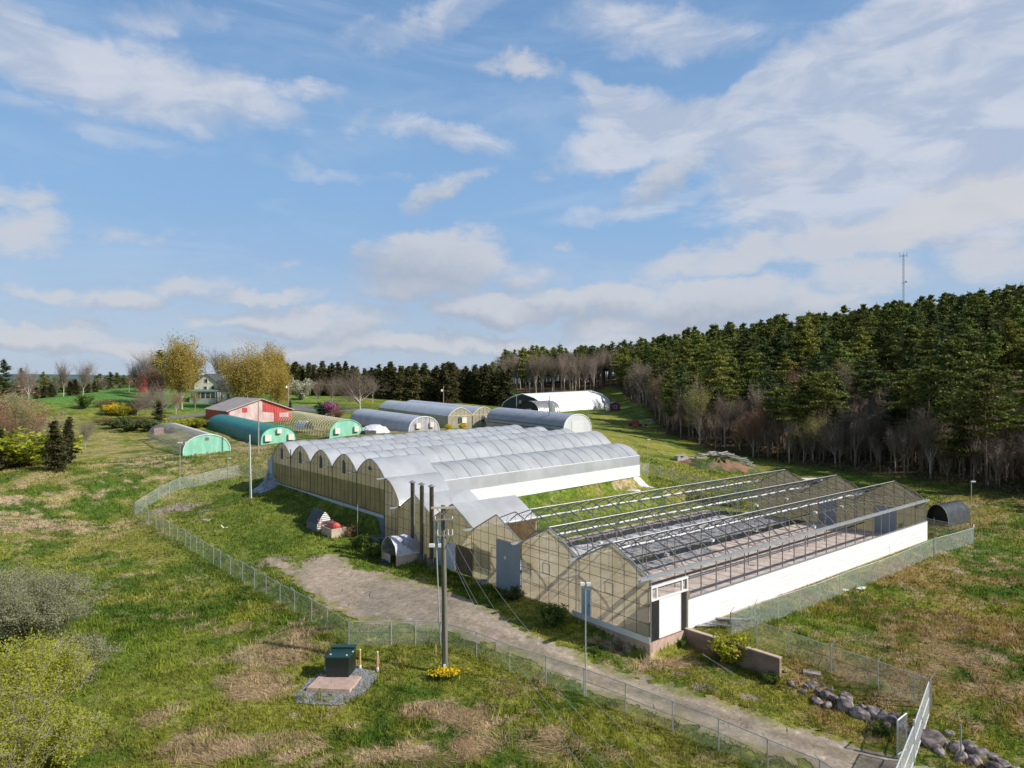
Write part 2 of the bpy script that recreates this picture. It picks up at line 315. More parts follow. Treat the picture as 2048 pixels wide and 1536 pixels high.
def dryness(x, y):
    d = np.zeros(np.shape(x))
    for p, rx, ry, k in _dry: d = np.maximum(d, k * np.exp(-(((x - p.x) / rx) ** 2 + ((y - p.y) / ry) ** 2)))
    return d
SLUSH = [(230, 1300, 4.5), (60, 1350, 10), (620, 1080, 7), (500, 1090, 7), (520, 1020, 9), (650, 1120, 4), (440, 980, 8)]
_lush = [(gp(a, b), r) for a, b, r in SLUSH]
BARE = [(350, 1018, 4.0, 2.3, 1), (405, 1022, 1.6, .8, .9), (1510, 1395, 1.0, .5, 1.0), (1420, 1375, 1.6, .35, .7), (1240, 1280, 2.2, .5, .6), (1940, 1012, 5, 1.2, .8), (1920, 1145, .8, .6, .9), (1400, 930, 3, 2, .3), (1430, 935, 3.4, 1.6, 1.0), (1100, 1000, 2, .6, .5), (1290, 1265, 1.8, .4, .4), (540, 1125, 3, 1.5, .8), (640, 1125, 3, 1.5, .8), (1360, 1350, 1.6, .4, .6)]
_bare = [(gp(a, b), rx, ry, k) for a, b, rx, ry, k in BARE]
def gcol(x, y):
    x = np.asarray(x, float); y = np.asarray(y, float); s, t = ST(x, y); r = np.hypot(x, y)
    n1, n2, n3, n4 = fbm(x, y, 14, 1), fbm(x, y, 3.4, 2), fbm(x, y, 38, 3), fbm(x, y, .9, 4, 3)
    c = lambda a: a[..., None]
    k = sst(n1 * .55 + n2 * .3 + n4 * .15, .34, .66)
    col = LUSH * c(1 - k) + MID * c(k)
    ky = sst(n2 * .4 + n3 * .5 + n4 * .1, .46, .66); col = col * c(1 - ky * .75) + YEL * c(ky * .75)
    # right-hand field: brown moss and dead thatch
    right = sst(s, .5, -2.5) * sst(t, -9, 3) + sst(x, 30, 44) * sst(t, 46, 52) * sst(y, 110, 85); right = np.clip(right, 0, 1)
    kb = sst(fbm(x, y, 7, 9) * .55 + n4 * .25 + n2 * .2, .40, .60) * right
    MX = MOSS * .9 + BROWN * .25; col = col * c(1 - kb * .82) + MX * c(kb * .82)
    ks = sst(fbm(x, y, 2.2, 19) * .6 + n4 * .4, .55, .75) * right; col = col * c(1 - ks * .5) + STRAW * .8 * c(ks * .5)
    # dead straw
    d = dryness(x, y); stre = fbm(x * .8 + y * .6, (y * .8 - x * .6) * 3.2, 2.2, 41, 4)
    kd = sst(d * 1.05 + (stre - .5) * 1.5 + (n4 - .5) * .6, .38, .85); col = col * c(1 - kd * .85) + STRAW * c(kd * .85)
    left = sst(x, -20, -50) * sst(y, 60, 90) * (1 - sst(y, 120, 170)); kl = sst(n2 * .6 + stre * .4, .47, .66) * left * .65
    col = col * c(1 - kl) + (STRAW * .8 + YEL * .25) * c(kl)
    gen = sst(stre * .6 + n4 * .4, .56, .72) * .42; col = col * c(1 - gen) + STRAW * .85 * c(gen)
    bn = sst(fbm(x, y, 5, 77) * .6 + n4 * .4, .56, .74) * .4; col = col * c(1 - bn) + BROWN * c(bn)
    for p, rr in _lush:
        g = np.exp(-((x - p.x) ** 2 + (y - p.y) ** 2) / rr ** 2) * .75; col = col * c(1 - g) + (LUSH * c(1 - n2 * .8) + MID * c(n2 * .95)) * c(g)
    # far hayfield, vivid green, and the lawns around the farm yard
    far = sst(y, 165, 185) * sst(x, -40, -80) + sst(y, 260, 285) * sst(x, 30, 10) ; far = np.clip(far, 0, 1) * .85
    col = col * c(1 - far) + np.array((.085, .235, .040)) * c(far * (.85 + .3 * n2))
    yard = np.exp(-(((x + 25) / 30) ** 2 + ((y - 128) / 22) ** 2)) * sst(n2 + n1 * .5, .5, .95) * .8; col = col * c(1 - yard) + (BROWN * .8 + STRAW * .35) * c(yard)
    # forest floor, coloured dark to deepen the shade among the trees
    pxx = 1024 + F * x / np.maximum(y, 1); ed = np.interp(pxx, EDP, EDD); ff = np.where((y > 0) & (x > -60), sst(y - ed, -3, 5), 0)
    col = col * c(1 - ff) + (BROWN * c(.35 + .5 * n4) + STRAW * c(.12 * n2)) * c(ff)
    for p, rx, ry, kk in _bare:
        g = kk * np.exp(-(((x - p.x) / rx) ** 2 + ((y - p.y) / ry) ** 2)); g = sst(g + (n4 - .5) * 1.3, .45, .8); col = col * c(1 - g) + np.array((.36, .29, .23)) * c(g)
    # mound soil
    return col * c(.80 + .42 * n4)
EDP = [1000, 1050, 1180, 1220, 1240, 1270, 1330, 1430, 1600, 1800, 2048, 2500]; EDD = [310, 272, 268, 285, 268, 232, 162, 142, 126, 112, 97, 80]

def ground_mat():
    m, n, l, b = base_mat('ground_grass')
    at = n.new('ShaderNodeAttribute'); at.attribute_name = 'col'; tc = n.new('ShaderNodeTexCoord')
    def ns(sc, de, ro, st=(1, 1, 1), rot=0):
        mp = n.new('ShaderNodeMapping'); mp.inputs['Scale'].default_value = st; mp.inputs['Rotation'].default_value = (0, 0, rot); l.new(tc.outputs['Object'], mp.inputs[0])
        t = n.new('ShaderNodeTexNoise'); t.inputs['Scale'].default_value = sc; t.inputs['Detail'].default_value = de; t.inputs['Roughness'].default_value = ro; l.new(mp.outputs[0], t.inputs[0]); return t.outputs['Fac']
    def mr(x, a, b_, c, d):
        r = n.new('ShaderNodeMapRange'); l.new(x, r.inputs[0]); 
        for i, v in enumerate((a, b_, c, d)): r.inputs[1 + i].default_value = v
        return r.outputs[0]
    f1 = ns(2.3, 8, .72); f2 = ns(6.0, 6, .75, (1, 3, 1), .6); f3 = ns(.5, 6, .6)
    hs = n.new('ShaderNodeHueSaturation'); l.new(at.outputs['Color'], hs.inputs['Color'])
    ml = n.new('ShaderNodeMath'); ml.operation = 'MULTIPLY'; l.new(mr(f1, .32, .68, .36, 1.7), ml.inputs[0]); l.new(mr(f2, .3, .7, .72, 1.3), ml.inputs[1]); l.new(ml.outputs[0], hs.inputs['Value'])
    l.new(mr(f3, .3, .7, .485, .51), hs.inputs['Hue']); l.new(mr(f2, .3, .7, 1.12, .8), hs.inputs['Saturation'])
    l.new(hs.outputs[0], b.inputs['Base Color']); b.inputs['Roughness'].default_value = 1; b.inputs['Specular IOR Level'].default_value = .1
    ad = n.new('ShaderNodeMath'); l.new(f1, ad.inputs[0]); l.new(f2, ad.inputs[1])
    bp = n.new('ShaderNodeBump'); bp.inputs['Strength'].default_value = 1; bp.inputs['Distance'].default_value = .11; l.new(ad.outputs[0], bp.inputs['Height']); l.new(bp.outputs[0], b.inputs['Normal'])
    return m
def build_ground():
    rings = np.concatenate([[4, 8, 14, 20], np.exp(np.linspace(math.log(26), math.log(420), 440)), np.exp(np.linspace(math.log(450), math.log(9000), 40))])
    ang = np.concatenate([np.linspace(-48, 48, 620), np.linspace(50, 310, 90)]); ang = np.radians(ang)
    RR, AA = np.meshgrid(rings, ang, indexing='ij'); X = RR * np.sin(AA); Y = RR * np.cos(AA); Z = Hn(X, Y)
    V = np.stack([X, Y, Z], -1).reshape(-1, 3); nr, na = X.shape; i, j = np.meshgrid(np.arange(nr - 1), np.arange(na), indexing='ij'); j2 = (j + 1) % na
    Q = np.stack([i * na + j, i * na + j2, (i + 1) * na + j2, (i + 1) * na + j], -1).reshape(-1, 4)[:, ::-1]
    V = np.vstack([V, [[0, 0, H(0, 0)]]]); c = gcol(V[:, 0], V[:, 1])
    me = npmesh('ground', V, Q, ground_mat(), 4, True, c); o = mobj('ground', me); struct(o, 'rolling rough grass field around the greenhouses'); return o
build_ground()
def inpoly(X, Y, P):
    r = np.zeros(X.shape, bool); n = len(P)
    for i in range(n):
        x1, y1 = P[i]; x2, y2 = P[(i + 1) % n]; c = ((y1 > Y) != (y2 > Y)) & (X < (x2 - x1) * (Y - y1) / (y2 - y1 + 1e-12) + x1); r ^= c
    return r
def polydist(X, Y, P):
    d = np.full(X.shape, 1e9)
    for i in range(len(P)):
        x1, y1 = P[i]; x2, y2 = P[(i + 1) % len(P)]; dx, dy = x2 - x1, y2 - y1; k = np.clip(((X - x1) * dx + (Y - y1) * dy) / (dx * dx + dy * dy + 1e-9), 0, 1); d = np.minimum(d, np.hypot(X - x1 - k * dx, Y - y1 - k * dy))
    return d
def sheet(name, pix, step, mat, off=.035, rag=.6, seed=0, label='', hole=None, world=None):
    P = world or [tuple(gp(a, b)[:2]) for a, b in pix]; xs = [p[0] for p in P]; ys = [p[1] for p in P]
    gx = np.arange(min(xs) - 1, max(xs) + 1, step); gy = np.arange(min(ys) - 1, max(ys) + 1, step); X, Y = np.meshgrid(gx, gy, indexing='ij')
    sd = np.where(inpoly(X, Y, P), 1, -1) * polydist(X, Y, P); k = sd + (fbm(X, Y, 1.3, 50 + seed, 4) - .5) * 2.4 * rag > 0
    if hole is not None: k &= ~hole(X, Y)
    Z = Hn(X, Y) + off; idx = np.arange(X.size).reshape(X.shape); q = k[:-1, :-1] & k[1:, :-1] & k[1:, 1:] & k[:-1, 1:]
    Q = np.stack([idx[:-1, :-1][q], idx[1:, :-1][q], idx[1:, 1:][q], idx[:-1, 1:][q]], -1); used = np.unique(Q); rm = np.full(X.size, -1); rm[used] = np.arange(len(used))
    V = np.stack([X.ravel()[used], Y.ravel()[used], Z.ravel()[used]], -1); me = npmesh(name, V, rm[Q], mat, 4, True); o = mobj(name, me); struct(o, label); return o, P
GRAVEL = M('gravel', (.25, .205, .155), .95, col2=(.42, .345, .255), scale=.5, bump=.03, bscale=9, detail=10, lo=.36, hi=.64, spec=.15)
LANE = [(508, 1116), (560, 1118), (600, 1133), (645, 1110), (690, 1110), (712, 1134), (770, 1146), (830, 1158), (900, 1178), (1000, 1226), (1080, 1272), (1168, 1312), (1300, 1357), (1450, 1402), (1600, 1452), (1760, 1498), (1900, 1545), (1960, 1640), (1700, 1570), (1560, 1518), (1430, 1472), (1300, 1428), (1200, 1394), (1120, 1358), (1040, 1322), (960, 1290), (880, 1262), (800, 1252), (730, 1250), (690, 1238), (640, 1212), (590, 1170), (545, 1140)]
def LPW(): return [tuple(gp(a, b)[:2]) for a, b in LANE]
def tufts(X, Y): 
    P = LPW(); e = polydist(X, Y, P); return (fbm(X, Y, 1.1, 71, 4) > .60 + .3 * sst(e, .1, 1.0))
def road_mat():
    m = ground_mat(); m.name = 'gravel_lane'; b_ = m.node_tree.nodes['Principled BSDF']
    for nd_ in m.node_tree.nodes:
        if nd_.type == 'BUMP': nd_.inputs['Distance'].default_value = .03
        if nd_.type == 'MAP_RANGE' and abs(nd_.inputs[4].default_value - 1.7) < .01: nd_.inputs[3].default_value = .72; nd_.inputs[4].default_value = 1.3
        if nd_.type == 'MAP_RANGE' and abs(nd_.inputs[4].default_value - 1.3) < .01 and abs(nd_.inputs[3].default_value - .72) < .01 and 0: pass
    return m
CL = [tuple(gp(a, b)[:2]) for a, b in ((620, 1160), (760, 1200), (900, 1232), (1000, 1275), (1080, 1308), (1168, 1350), (1300, 1393), (1450, 1437), (1600, 1484), (1760, 1532), (1860, 1580))]
def rcol(x, y):
    dd = np.full(x.shape, 1e9)
    for i in range(len(CL) - 1):
        (x1, y1), (x2, y2) = CL[i], CL[i + 1]; dx, dy = x2 - x1, y2 - y1; k = np.clip(((x - x1) * dx + (y - y1) * dy) / (dx * dx + dy * dy), 0, 1); dd = np.minimum(dd, np.hypot(x - x1 - k * dx, y - y1 - k * dy))
    n1, n2, n3 = fbm(x, y, 5, 101, 4), fbm(x, y, 1.2, 102, 4), fbm(x, y, .35, 103, 3); c = lambda q: q[..., None]
    col = np.array((.30, .25, .19)) * c(.75 + .5 * n2); k = sst(n1, .4, .62); col = col * c(1 - k * .6) + np.array((.43, .34, .25)) * c(k * .6)
    lanepart = sst(x, -6, -1); rut = np.exp(-((dd - .85) / .3) ** 2) * lanepart; mid = np.exp(-(dd / .4) ** 2) * lanepart * sst(n2, .35, .6)
    col = col * c(1 + .22 * rut); col = col * c(1 - .5 * mid) + np.array((.20, .17, .09)) * c(.5 * mid)
    e = polydist(x, y, LPW()); g = (1 - sst(e + (n2 - .5) * 2.6, .1, 1.1)) * .8; col = col * c(1 - g) + (gcol(x, y) * .6 + np.array((.14, .11, .06))) * c(g)
    st = sst(n3, .66, .8); return col * c(1 + .35 * st)
lane, LP = sheet('gravel_lane', LANE, .13, road_mat(), .04, .8, 1, 'grey gravel lane and parking lot beside the fence', tufts)
_v = np.empty(len(lane.data.vertices) * 3, np.float32); lane.data.vertices.foreach_get('co', _v); _v = _v.reshape(-1, 3); _a = lane.data.color_attributes.new('col', 'FLOAT_COLOR', 'POINT'); _c = np.ones((len(_v), 4), np.float32); _c[:, :3] = rcol(_v[:, 0].astype(float), _v[:, 1].astype(float)); _a.data.foreach_set('color', _c.ravel())
DRIVE = M('asphalt_drive', (.20, .19, .19), .9, .15, 2, spec=.2)
sheet('driveway', [(330, 833), (380, 829), (430, 825), (430, 830), (380, 835), (335, 840)], .5, DRIVE, .08, .1, 2, 'grey farm driveway below the house')
sheet('driveway', [(560, 812), (640, 814), (740, 820), (740, 824), (640, 824), (560, 820)], .5, DRIVE, .08, .1, 3, 'grey farm driveway right of the red barn')

# distant hills
def hills():
    V = []; Fc = []; n = 260
    for i in range(n):
        a = R(-50 + 100 * i / (n - 1)); d = 3000; x, y = d * math.sin(a), d * math.cos(a); h = 30 + 26 * float(fbm(np.array([x]), np.array([0.]), 900, 8, 4)[0])
        for k, (dd, hh) in enumerate(((-500, -10), (-180, h * .6), (0, h), (300, h * .7), (900, -20))): V.append((x * (1 + dd / d), y * (1 + dd / d), hh))
    for i in range(n - 1):
        for k in range(4): Fc.append((i * 5 + k, i * 5 + k + 1, (i + 1) * 5 + k + 1, (i + 1) * 5 + k))
    me = npmesh('distant_hills', V, Fc, M('far_hill', (.10, .145, .15), 1, .12, .004, spec=0), 4, True); struct(mobj('distant_hills', me), 'blue grey hills on the horizon')
hills()

# ---------------------------------------------------------------- grass blades
def blades(name, N, hmin, hmax, wid, rmin, rmax, flat, sel, mat, label, seed, colf, amax=44):
    rg = np.random.default_rng(seed); r = np.sqrt(rg.uniform(rmin ** 2, rmax ** 2, N)) if rmax < 60 else rmin + (rmax - rmin) * rg.uniform(0, 1, N) ** 1.15
    a = np.radians(rg.uniform(-amax, amax, N)); x = r * np.sin(a); y = r * np.cos(a)
    k = sel(x, y, rg); k &= ~((inpoly(x, y, LP)) & (rg.uniform(0, 1, N) < .985)); s, t = ST(x, y)
    k &= ~((s > -.4) & (s < 33) & (t > -.4) & (t < 47)); k &= ~((s > 33) & (s < 69) & (t > -.4) & (t < 43)); x, y = x[k], y[k]; n = len(x); z = Hn(x, y)
    h = rg.uniform(hmin, hmax, n); wd = wid * rg.uniform(.6, 1.3, n) * (1 + .012 * np.hypot(x, y)); th = rg.uniform(0, 2 * math.pi, n); le = rg.uniform(.15, .8, n) * h * (1 + flat * 3); ld = rg.uniform(0, 2 * math.pi, n) if not flat else fbm(x, y, 6, 90, 2) * 9 + rg.normal(0, .5, n)
    bx_, by_ = np.cos(th) * wd, np.sin(th) * wd; tx, ty = x + np.cos(ld) * le, y + np.sin(ld) * le; tz = z + h * (1 - .75 * flat)
    V = np.empty((n, 3, 3), np.float32); V[:, 0] = np.stack([x - bx_, y - by_, z - .03], -1); V[:, 1] = np.stack([x + bx_, y + by_, z - .03], -1); V[:, 2] = np.stack([tx, ty, tz], -1)
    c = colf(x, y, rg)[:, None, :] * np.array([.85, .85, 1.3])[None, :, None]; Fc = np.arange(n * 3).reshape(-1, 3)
    me = npmesh(name, V.reshape(-1, 3), Fc, mat, 3, False, c.reshape(-1, 3)); o = mobj(name, me); tag(o, label, 'grass', kind='stuff'); return o
def blade_mat():
    m, n, l, b = base_mat('grass_blades'); at = n.new('ShaderNodeAttribute'); at.attribute_name = 'col'; l.new(at.outputs['Color'], b.inputs['Base Color']); b.inputs['Roughness'].default_value = .8; b.inputs['Specular IOR Level'].default_value = .2
    tr = n.new('ShaderNodeBsdfTranslucent'); l.new(at.outputs['Color'], tr.inputs[0]); ms = n.new('ShaderNodeMixShader'); ms.inputs[0].default_value = .35; l.new(b.outputs[0], ms.inputs[1]); l.new(tr.outputs[0], ms.inputs[2]); l.new(ms.outputs[0], n['Material Output'].inputs[0]); return m
BM = blade_mat()
GREENS = lambda x, y, rg: gcol(x, y) * (rg.uniform(.6, 1.35, len(x)) * (.45 + 1.25 * fbm(x, y, .75, 66, 3)))[:, None]
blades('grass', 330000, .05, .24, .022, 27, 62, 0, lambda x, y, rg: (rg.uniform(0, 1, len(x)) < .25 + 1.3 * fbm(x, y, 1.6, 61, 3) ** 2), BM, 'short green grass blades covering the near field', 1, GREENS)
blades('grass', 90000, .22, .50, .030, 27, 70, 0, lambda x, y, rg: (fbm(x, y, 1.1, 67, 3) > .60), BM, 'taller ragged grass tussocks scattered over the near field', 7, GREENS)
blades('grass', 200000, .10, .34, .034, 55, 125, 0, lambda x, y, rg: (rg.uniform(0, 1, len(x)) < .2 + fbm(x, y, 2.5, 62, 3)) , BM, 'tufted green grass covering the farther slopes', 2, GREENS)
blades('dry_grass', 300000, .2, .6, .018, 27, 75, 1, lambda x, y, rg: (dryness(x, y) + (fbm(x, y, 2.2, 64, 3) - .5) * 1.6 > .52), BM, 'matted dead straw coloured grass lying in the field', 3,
       lambda x, y, rg: STRAW * rg.uniform(.6, 1.5, len(x))[:, None] * np.stack([np.ones(len(x)), rg.uniform(.92, 1.02, len(x)), rg.uniform(.8, 1.15, len(x))], -1))
# ---------------------------------------------------------------- shared building materials
STEEL = M('galvanised_steel', (.42, .43, .44), .45, .15, 6, metal=.6)
DSTEEL = M('weathered_steel', (.20, .19, .18), .6, .2, 6, metal=.3)
GUTTER = M('gutter_grey', (.36, .38, .41), .5, .12, 1.5, metal=.3, stretch=(1, 1, 3))
WHITE = M('white_paint', (.80, .80, .78), .5, .04, 1.2)
WSIDE = ribs(M('white_siding', (.85, .865, .89), .45, col2=(.72, .72, .70), scale=.5, stretch=(1, 1, 6), detail=10, lo=.45, hi=.85), (0, 0, 1), 3.0, .004)
FILM = M('poly_film', (.76, .78, .815), .17, .12, .22, bump=.06, bscale=.8, spec=.75, transl=.38, transp=.12, detail=8)
_b = FILM.node_tree.nodes['Principled BSDF']; _b.inputs['Coat Weight'].default_value = .5; _b.inputs['Coat Roughness'].default_value = .08
FILM2 = M('poly_film_old', (.34, .36, .40), .32, .10, .6, bump=.03, bscale=2, spec=.5)
CLOTH = M('white_fabric', (.92, .92, .92), .6, .02, 1)
CRUMP = M('crumpled_film', (.72, .72, .74), .35, .14, 2.5, bump=.12, bscale=2.2)
CONC = M('concrete', (.46, .38, .32), .85, .16, 1.6, bump=.01, bscale=14, detail=9)
PINKC = M('pink_concrete', (.50, .36, .29), .85, .14, 2.2, bump=.01, detail=9)
BLACKM = M('black_rubber', (.018, .018, .02), .55, .2, 3)
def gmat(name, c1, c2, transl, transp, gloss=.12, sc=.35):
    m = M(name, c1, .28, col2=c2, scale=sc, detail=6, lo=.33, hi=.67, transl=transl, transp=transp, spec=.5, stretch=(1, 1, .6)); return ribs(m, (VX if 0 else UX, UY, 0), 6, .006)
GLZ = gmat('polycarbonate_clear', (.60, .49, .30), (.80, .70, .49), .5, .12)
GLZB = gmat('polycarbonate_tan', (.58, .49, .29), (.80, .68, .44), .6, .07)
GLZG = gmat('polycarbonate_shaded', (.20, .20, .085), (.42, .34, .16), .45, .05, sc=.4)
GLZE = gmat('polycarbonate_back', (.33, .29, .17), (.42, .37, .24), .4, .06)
BARM = M('glazing_bar_dark', (.17, .135, .085), .6, .2, 5)
DOORB = ribs(M('pale_blue_steel', (.42, .50, .58), .45, .05, .8), (UX, UY, 0), 4, .01)
DOORG = ribs(M('grey_steel_sheet', (.33, .38, .43), .5, .07, .8), (UX, UY, 0), 4, .012)
VENTM = M('vent_dark', (.06, .09, .10), .6, .2, 4)

def gable_pts(s0, s1, t, zb, ze, zp, n=1, prof=None):
    pts = [G(s0, t, zb), G(s1, t, zb), G(s1, t, ze)]
    if prof is None: pts += [G((s0 + s1) / 2, t, zp)]
    else: pts += [G(s1 + (s0 - s1) * k / n, t, prof(1 - k / n)) for k in range(1, n)]
    return pts + [G(s0, t, ze)]

# ---------------------------------------------------------------- stripped frame greenhouse in front
def frame_greenhouse():
    o = G(0, 0, 0); th = thing('greenhouse', 'greenhouse with bare steel roof frame and no covering, nearest to the camera', 'greenhouse', o)
    W, L, E, RG = 6.4, 45.5, 4.2, 5.9; NT = 26; dt = (L - .4) / (NT - 1)
    # floor and foundation
    MB().bx(0.05, 12.9, .1, L, -.3, .03, Vector((PX0, PY0, 0)), U3, V3).build('floor_slab', M('floor_pavers', (.46, .36, .30), .9, col2=(.66, .56, .47), scale=1.1, bump=.02, detail=9, stretch=(1, 1, 1)), th)
    MB().bx(-.12, 12.9, -.1, .12, -1.3, 0, Vector((PX0, PY0, 0)), U3, V3).bx(-.14, .12, .12, L, -1.3, .02, Vector((PX0, PY0, 0)), U3, V3).build('foundation', PINKC, th)
    MB().bx(-.14, 7, -.13, -.1, -.05, .35, Vector((PX0, PY0, 0)), U3, V3).build('base_trim', WHITE, th)
    # front facade
    openings = {0: [(5.2, 6.05, 0, 2.2)], 2: [(12.85, 15.95, 0, 3.95)], 3: [(21.9, 25.05, 0, 2.45)]}
    for i in range(5):
        s0, s1 = i * W, (i + 1) * W; t = 0.0
        if i in openings:
            a, b, z0, z1 = openings[i][0]; m = MB()
            if a > s0 + .02: m.quad(G(s0, t, 0), G(a, t, 0), G(a, t, E), G(s0, t, E))
            if b < s1: m.quad(G(b, t, 0), G(s1, t, 0), G(s1, t, E), G(b, t, E))
            m.quad(G(a, t, z1), G(b, t, z1), G(b, t, E), G(a, t, E)); m.poly([G(s0, t, E), G(s1, t, E), G((s0 + s1) / 2, t, RG)])
        else: m = MB().poly(gable_pts(s0, s1, t, 0, E, RG))
        m.build('glazed_gable', GLZ if i < 3 else GLZB, th)
        m = MB(); r = .02
        for k in range(7):
            s = s0 + k * W / 6; z1 = E + (RG - E) * (1 - abs(2 * k / 6 - 1)); cut = [op for op in openings.get(i, []) if op[0] < s < op[1]]
            m.tube(G(s, -.03, cut[0][3] if cut else 0), G(s, -.03, z1), r, n=4)
        for z in (.06, 1.15, 2.3, 3.3, E):
            segs = [(s0, s1)]
            for a, b, z0, zz in openings.get(i, []):
                if z < zz: segs = [(s0, a), (b, s1)]
            for a, b in segs:
                if b - a > .1: m.tube(G(a, -.035, z), G(b, -.035, z), r, n=4)
        m.tube(G(s0 + 1.4, -.035, 5.0), G(s1 - 1.6, -.035, 5.0), r * .8, n=4)
        m.build('glazing_bars', BARM, th)
        m = MB().tube(G(s0, -.02, E), G((s0 + s1) / 2, -.02, RG), .05, n=6).tube(G((s0 + s1) / 2, -.02, RG), G(s1, -.02, E), .05, n=6); m.build('gable_rafter', GUTTER, th)
        if i < 3:
            m = MB(); c = s0 + 3.1
            for a, b in (((c, 2.35), (c + .75, 2.35)), ((c + .75, 2.35), (c + .75, 3.1)), ((c + .75, 3.1), (c, 3.1)), ((c, 3.1), (c, 2.35))): m.tube(G(a[0], -.06, a[1]), G(b[0], -.06, b[1]), .035, n=4)
            m.build('vent_frame', STEEL, th)
    # doors of the facade
    d = MB().bx(5.24, 6.02, -.08, -.03, .02, 2.16, Vector((PX0, PY0, 0)), U3, V3).build('door', M('door_blue', (.42, .55, .68), .4, .05, 2), th)
    MB().bx(5.32, 5.38, -.13, -.085, 1.0, 1.12, Vector((PX0, PY0, 0)), U3, V3).build('handle', DSTEEL, d)
    MB().tube(G(5.18, -.07, 0), G(5.18, -.07, 2.25), .06, n=4).tube(G(6.08, -.07, 0), G(6.08, -.07, 2.25), .06, n=4).tube(G(5.1, -.07, 2.24), G(6.1, -.07, 2.24), .07, n=4).build('door_frame', WHITE, th)
    d = MB().bx(12.9, 15.92, -.12, -.05, .0, 3.92, Vector((PX0, PY0, 0)), U3, V3).build('sliding_door', DOORG, th)
    MB().tube(G(14.7, -.13, 2.6), G(14.7, -.17, 2.6), .14, n=12).build('window_port', WHITE, d)
    MB().bx(21.95, 25.0, -.1, -.04, .0, 2.42, Vector((PX0, PY0, 0)), U3, V3).build('loading_door', M('white_panel', (.62, .68, .74), .45, .05, 1), th)
    MB().bx(19.3, 21.8, -.07, -.03, .02, 2.4, Vector((PX0, PY0, 0)), U3, V3).build('brown_panel', M('brown_board', (.16, .105, .06), .7, .3, 1.5, stretch=(1, 1, .3)), th)
    # white liner boards standing behind the clear glazing
    MB().bx(16.4, 18.9, .25, .3, 1.0, 3.0, Vector((PX0, PY0, 0)), U3, V3).build('liner_board', M('cream_board', (.78, .74, .62), .6, .06, 1), th)
    MB().bx(11.2, 12.5, .25, .3, 2.3, 3.1, Vector((PX0, PY0, 0)), U3, V3).build('liner_board', MATS['cream_board'], th)
    # gutters
    for i, s in enumerate((0, 6.4, 12.8, 19.2)):
        m = MB(); w, h = (.14, .10) if i == 0 else (.11, .07)
        m.bx(s - w, s + w, -1.05, L + .6 if i < 3 else L, E - h, E - h + .05, Vector((PX0, PY0, 0)), U3, V3).bx(s - w, s - w + .03, -1.05, L + .6, E - h + .05, E + h, Vector((PX0, PY0, 0)), U3, V3).bx(s + w - .03, s + w, -1.05, L + .6, E - h + .05, E + h, Vector((PX0, PY0, 0)), U3, V3)
        m.build('gutter', GUTTER, th)
    # ridges, trusses, posts
    t3 = 3.6
    for i in range(3):
        t0 = 0 if i < 2 else t3
        MB().tube(G((i + .5) * W, t0, RG), G((i + .5) * W, L, RG), .036, n=5).build('ridge_beam', STEEL, th)
        for q, zz in ((.25, RG - .78), (.75, RG - .80)):
            MB().tube(G((i + q) * W, t0, E + .85), G((i + q) * W, L, E + .85), .02, n=4).build('purlin', DSTEEL, th)
    tm = MB(); o0 = G(0, 0, 0)
    def rel(s, z): return (UX * s, UY * s, z)
    for sgn in (0, 1):
        pts = [rel(.12 + sgn * 6.16, E + .02), rel(.45 + sgn * 5.5, E + .42), rel(1.2 + sgn * 4.0, E + .92), rel(3.2, RG - .02)]
        tm.path(pts, .048, 4)
    tm.tube(rel(.1, E + .02), rel(6.3, E + .02), .022, n=4).tube(rel(3.2, E + .02), rel(3.2, RG), .016, n=4).tube(rel(1.7, E + .02), rel(2.2, RG - .56), .014, n=4).tube(rel(4.7, E + .02), rel(4.2, RG - .56), .014, n=4)
    me = bpy.data.meshes.new('truss'); me.from_pydata(tm.v, [], tm.f); me.materials.append(M('roof_truss_steel', (.17, .165, .16), .5, .2, 4, metal=.4)); tr = None
    for i in range(3):
        for k in range(NT):
            t = .2 + k * dt
            if i == 2 and t < .5: continue
            p = G(i * W, t, 0) - o0; c = bpy.data.objects.new('truss', me); C.objects.link(c); c.parent = th; c.location = p; ROOT[c.name] = o
    pm = MB().tube((0, 0, 0), (0, 0, E), .046, n=5); me = bpy.data.meshes.new('post'); me.from_pydata(pm.v, [], pm.f); me.materials.append(M('post_steel', (.27, .25, .24), .5, .2, 4, metal=.4))
    for i, s in enumerate((.02, 6.4, 12.8, 19.2)):
        for k in range(NT):
            if i and k % 2: continue
            if i == 0 and .2 + k * dt < 3.6: continue
            c = bpy.data.objects.new('post', me); C.objects.link(c); c.parent = th; c.location = G(s, .2 + k * dt, 0.02) - o0; ROOT[c.name] = o
    # side wall along the right field
    B0 = Vector((PX0, PY0, 0))
    MB().bx(-.12, -.04, 3.95, L, .02, 2.0, B0, U3, V3).build('side_wall', WSIDE, th)
    MB().bx(-.13, .02, 3.9, L, 2.0, 2.07, B0, U3, V3).build('sill_rail', STEEL, th)
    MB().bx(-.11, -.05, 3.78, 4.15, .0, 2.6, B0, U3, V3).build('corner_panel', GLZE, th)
    d = MB().bx(-.10, -.05, .95, 3.05, .1, 2.62, B0, U3, V3).build('overhead_door', M('bright_white_door', (.86, .86, .86), .5, .02, 1), th)
    MB().bx(-.12, -.03, 3.05, 3.15, .1, 2.62, B0, U3, V3).build('door_jamb', WHITE, th); MB().bx(-.12, -.03, .85, .95, .1, 2.62, B0, U3, V3).build('door_jamb', WHITE, th)
    MB().bx(-.11, -.02, .06, .85, .05, 2.62, B0, U3, V3).build('black_panel', BLACKM, th); MB().bx(-.11, -.02, 3.15, 3.78, .05, 2.62, B0, U3, V3).build('black_panel', BLACKM, th)
    m = MB()
    for z in (2.66, 3.5): m.bx(-.16, -.02, .02, 3.9, z, z + .12, B0, U3, V3)
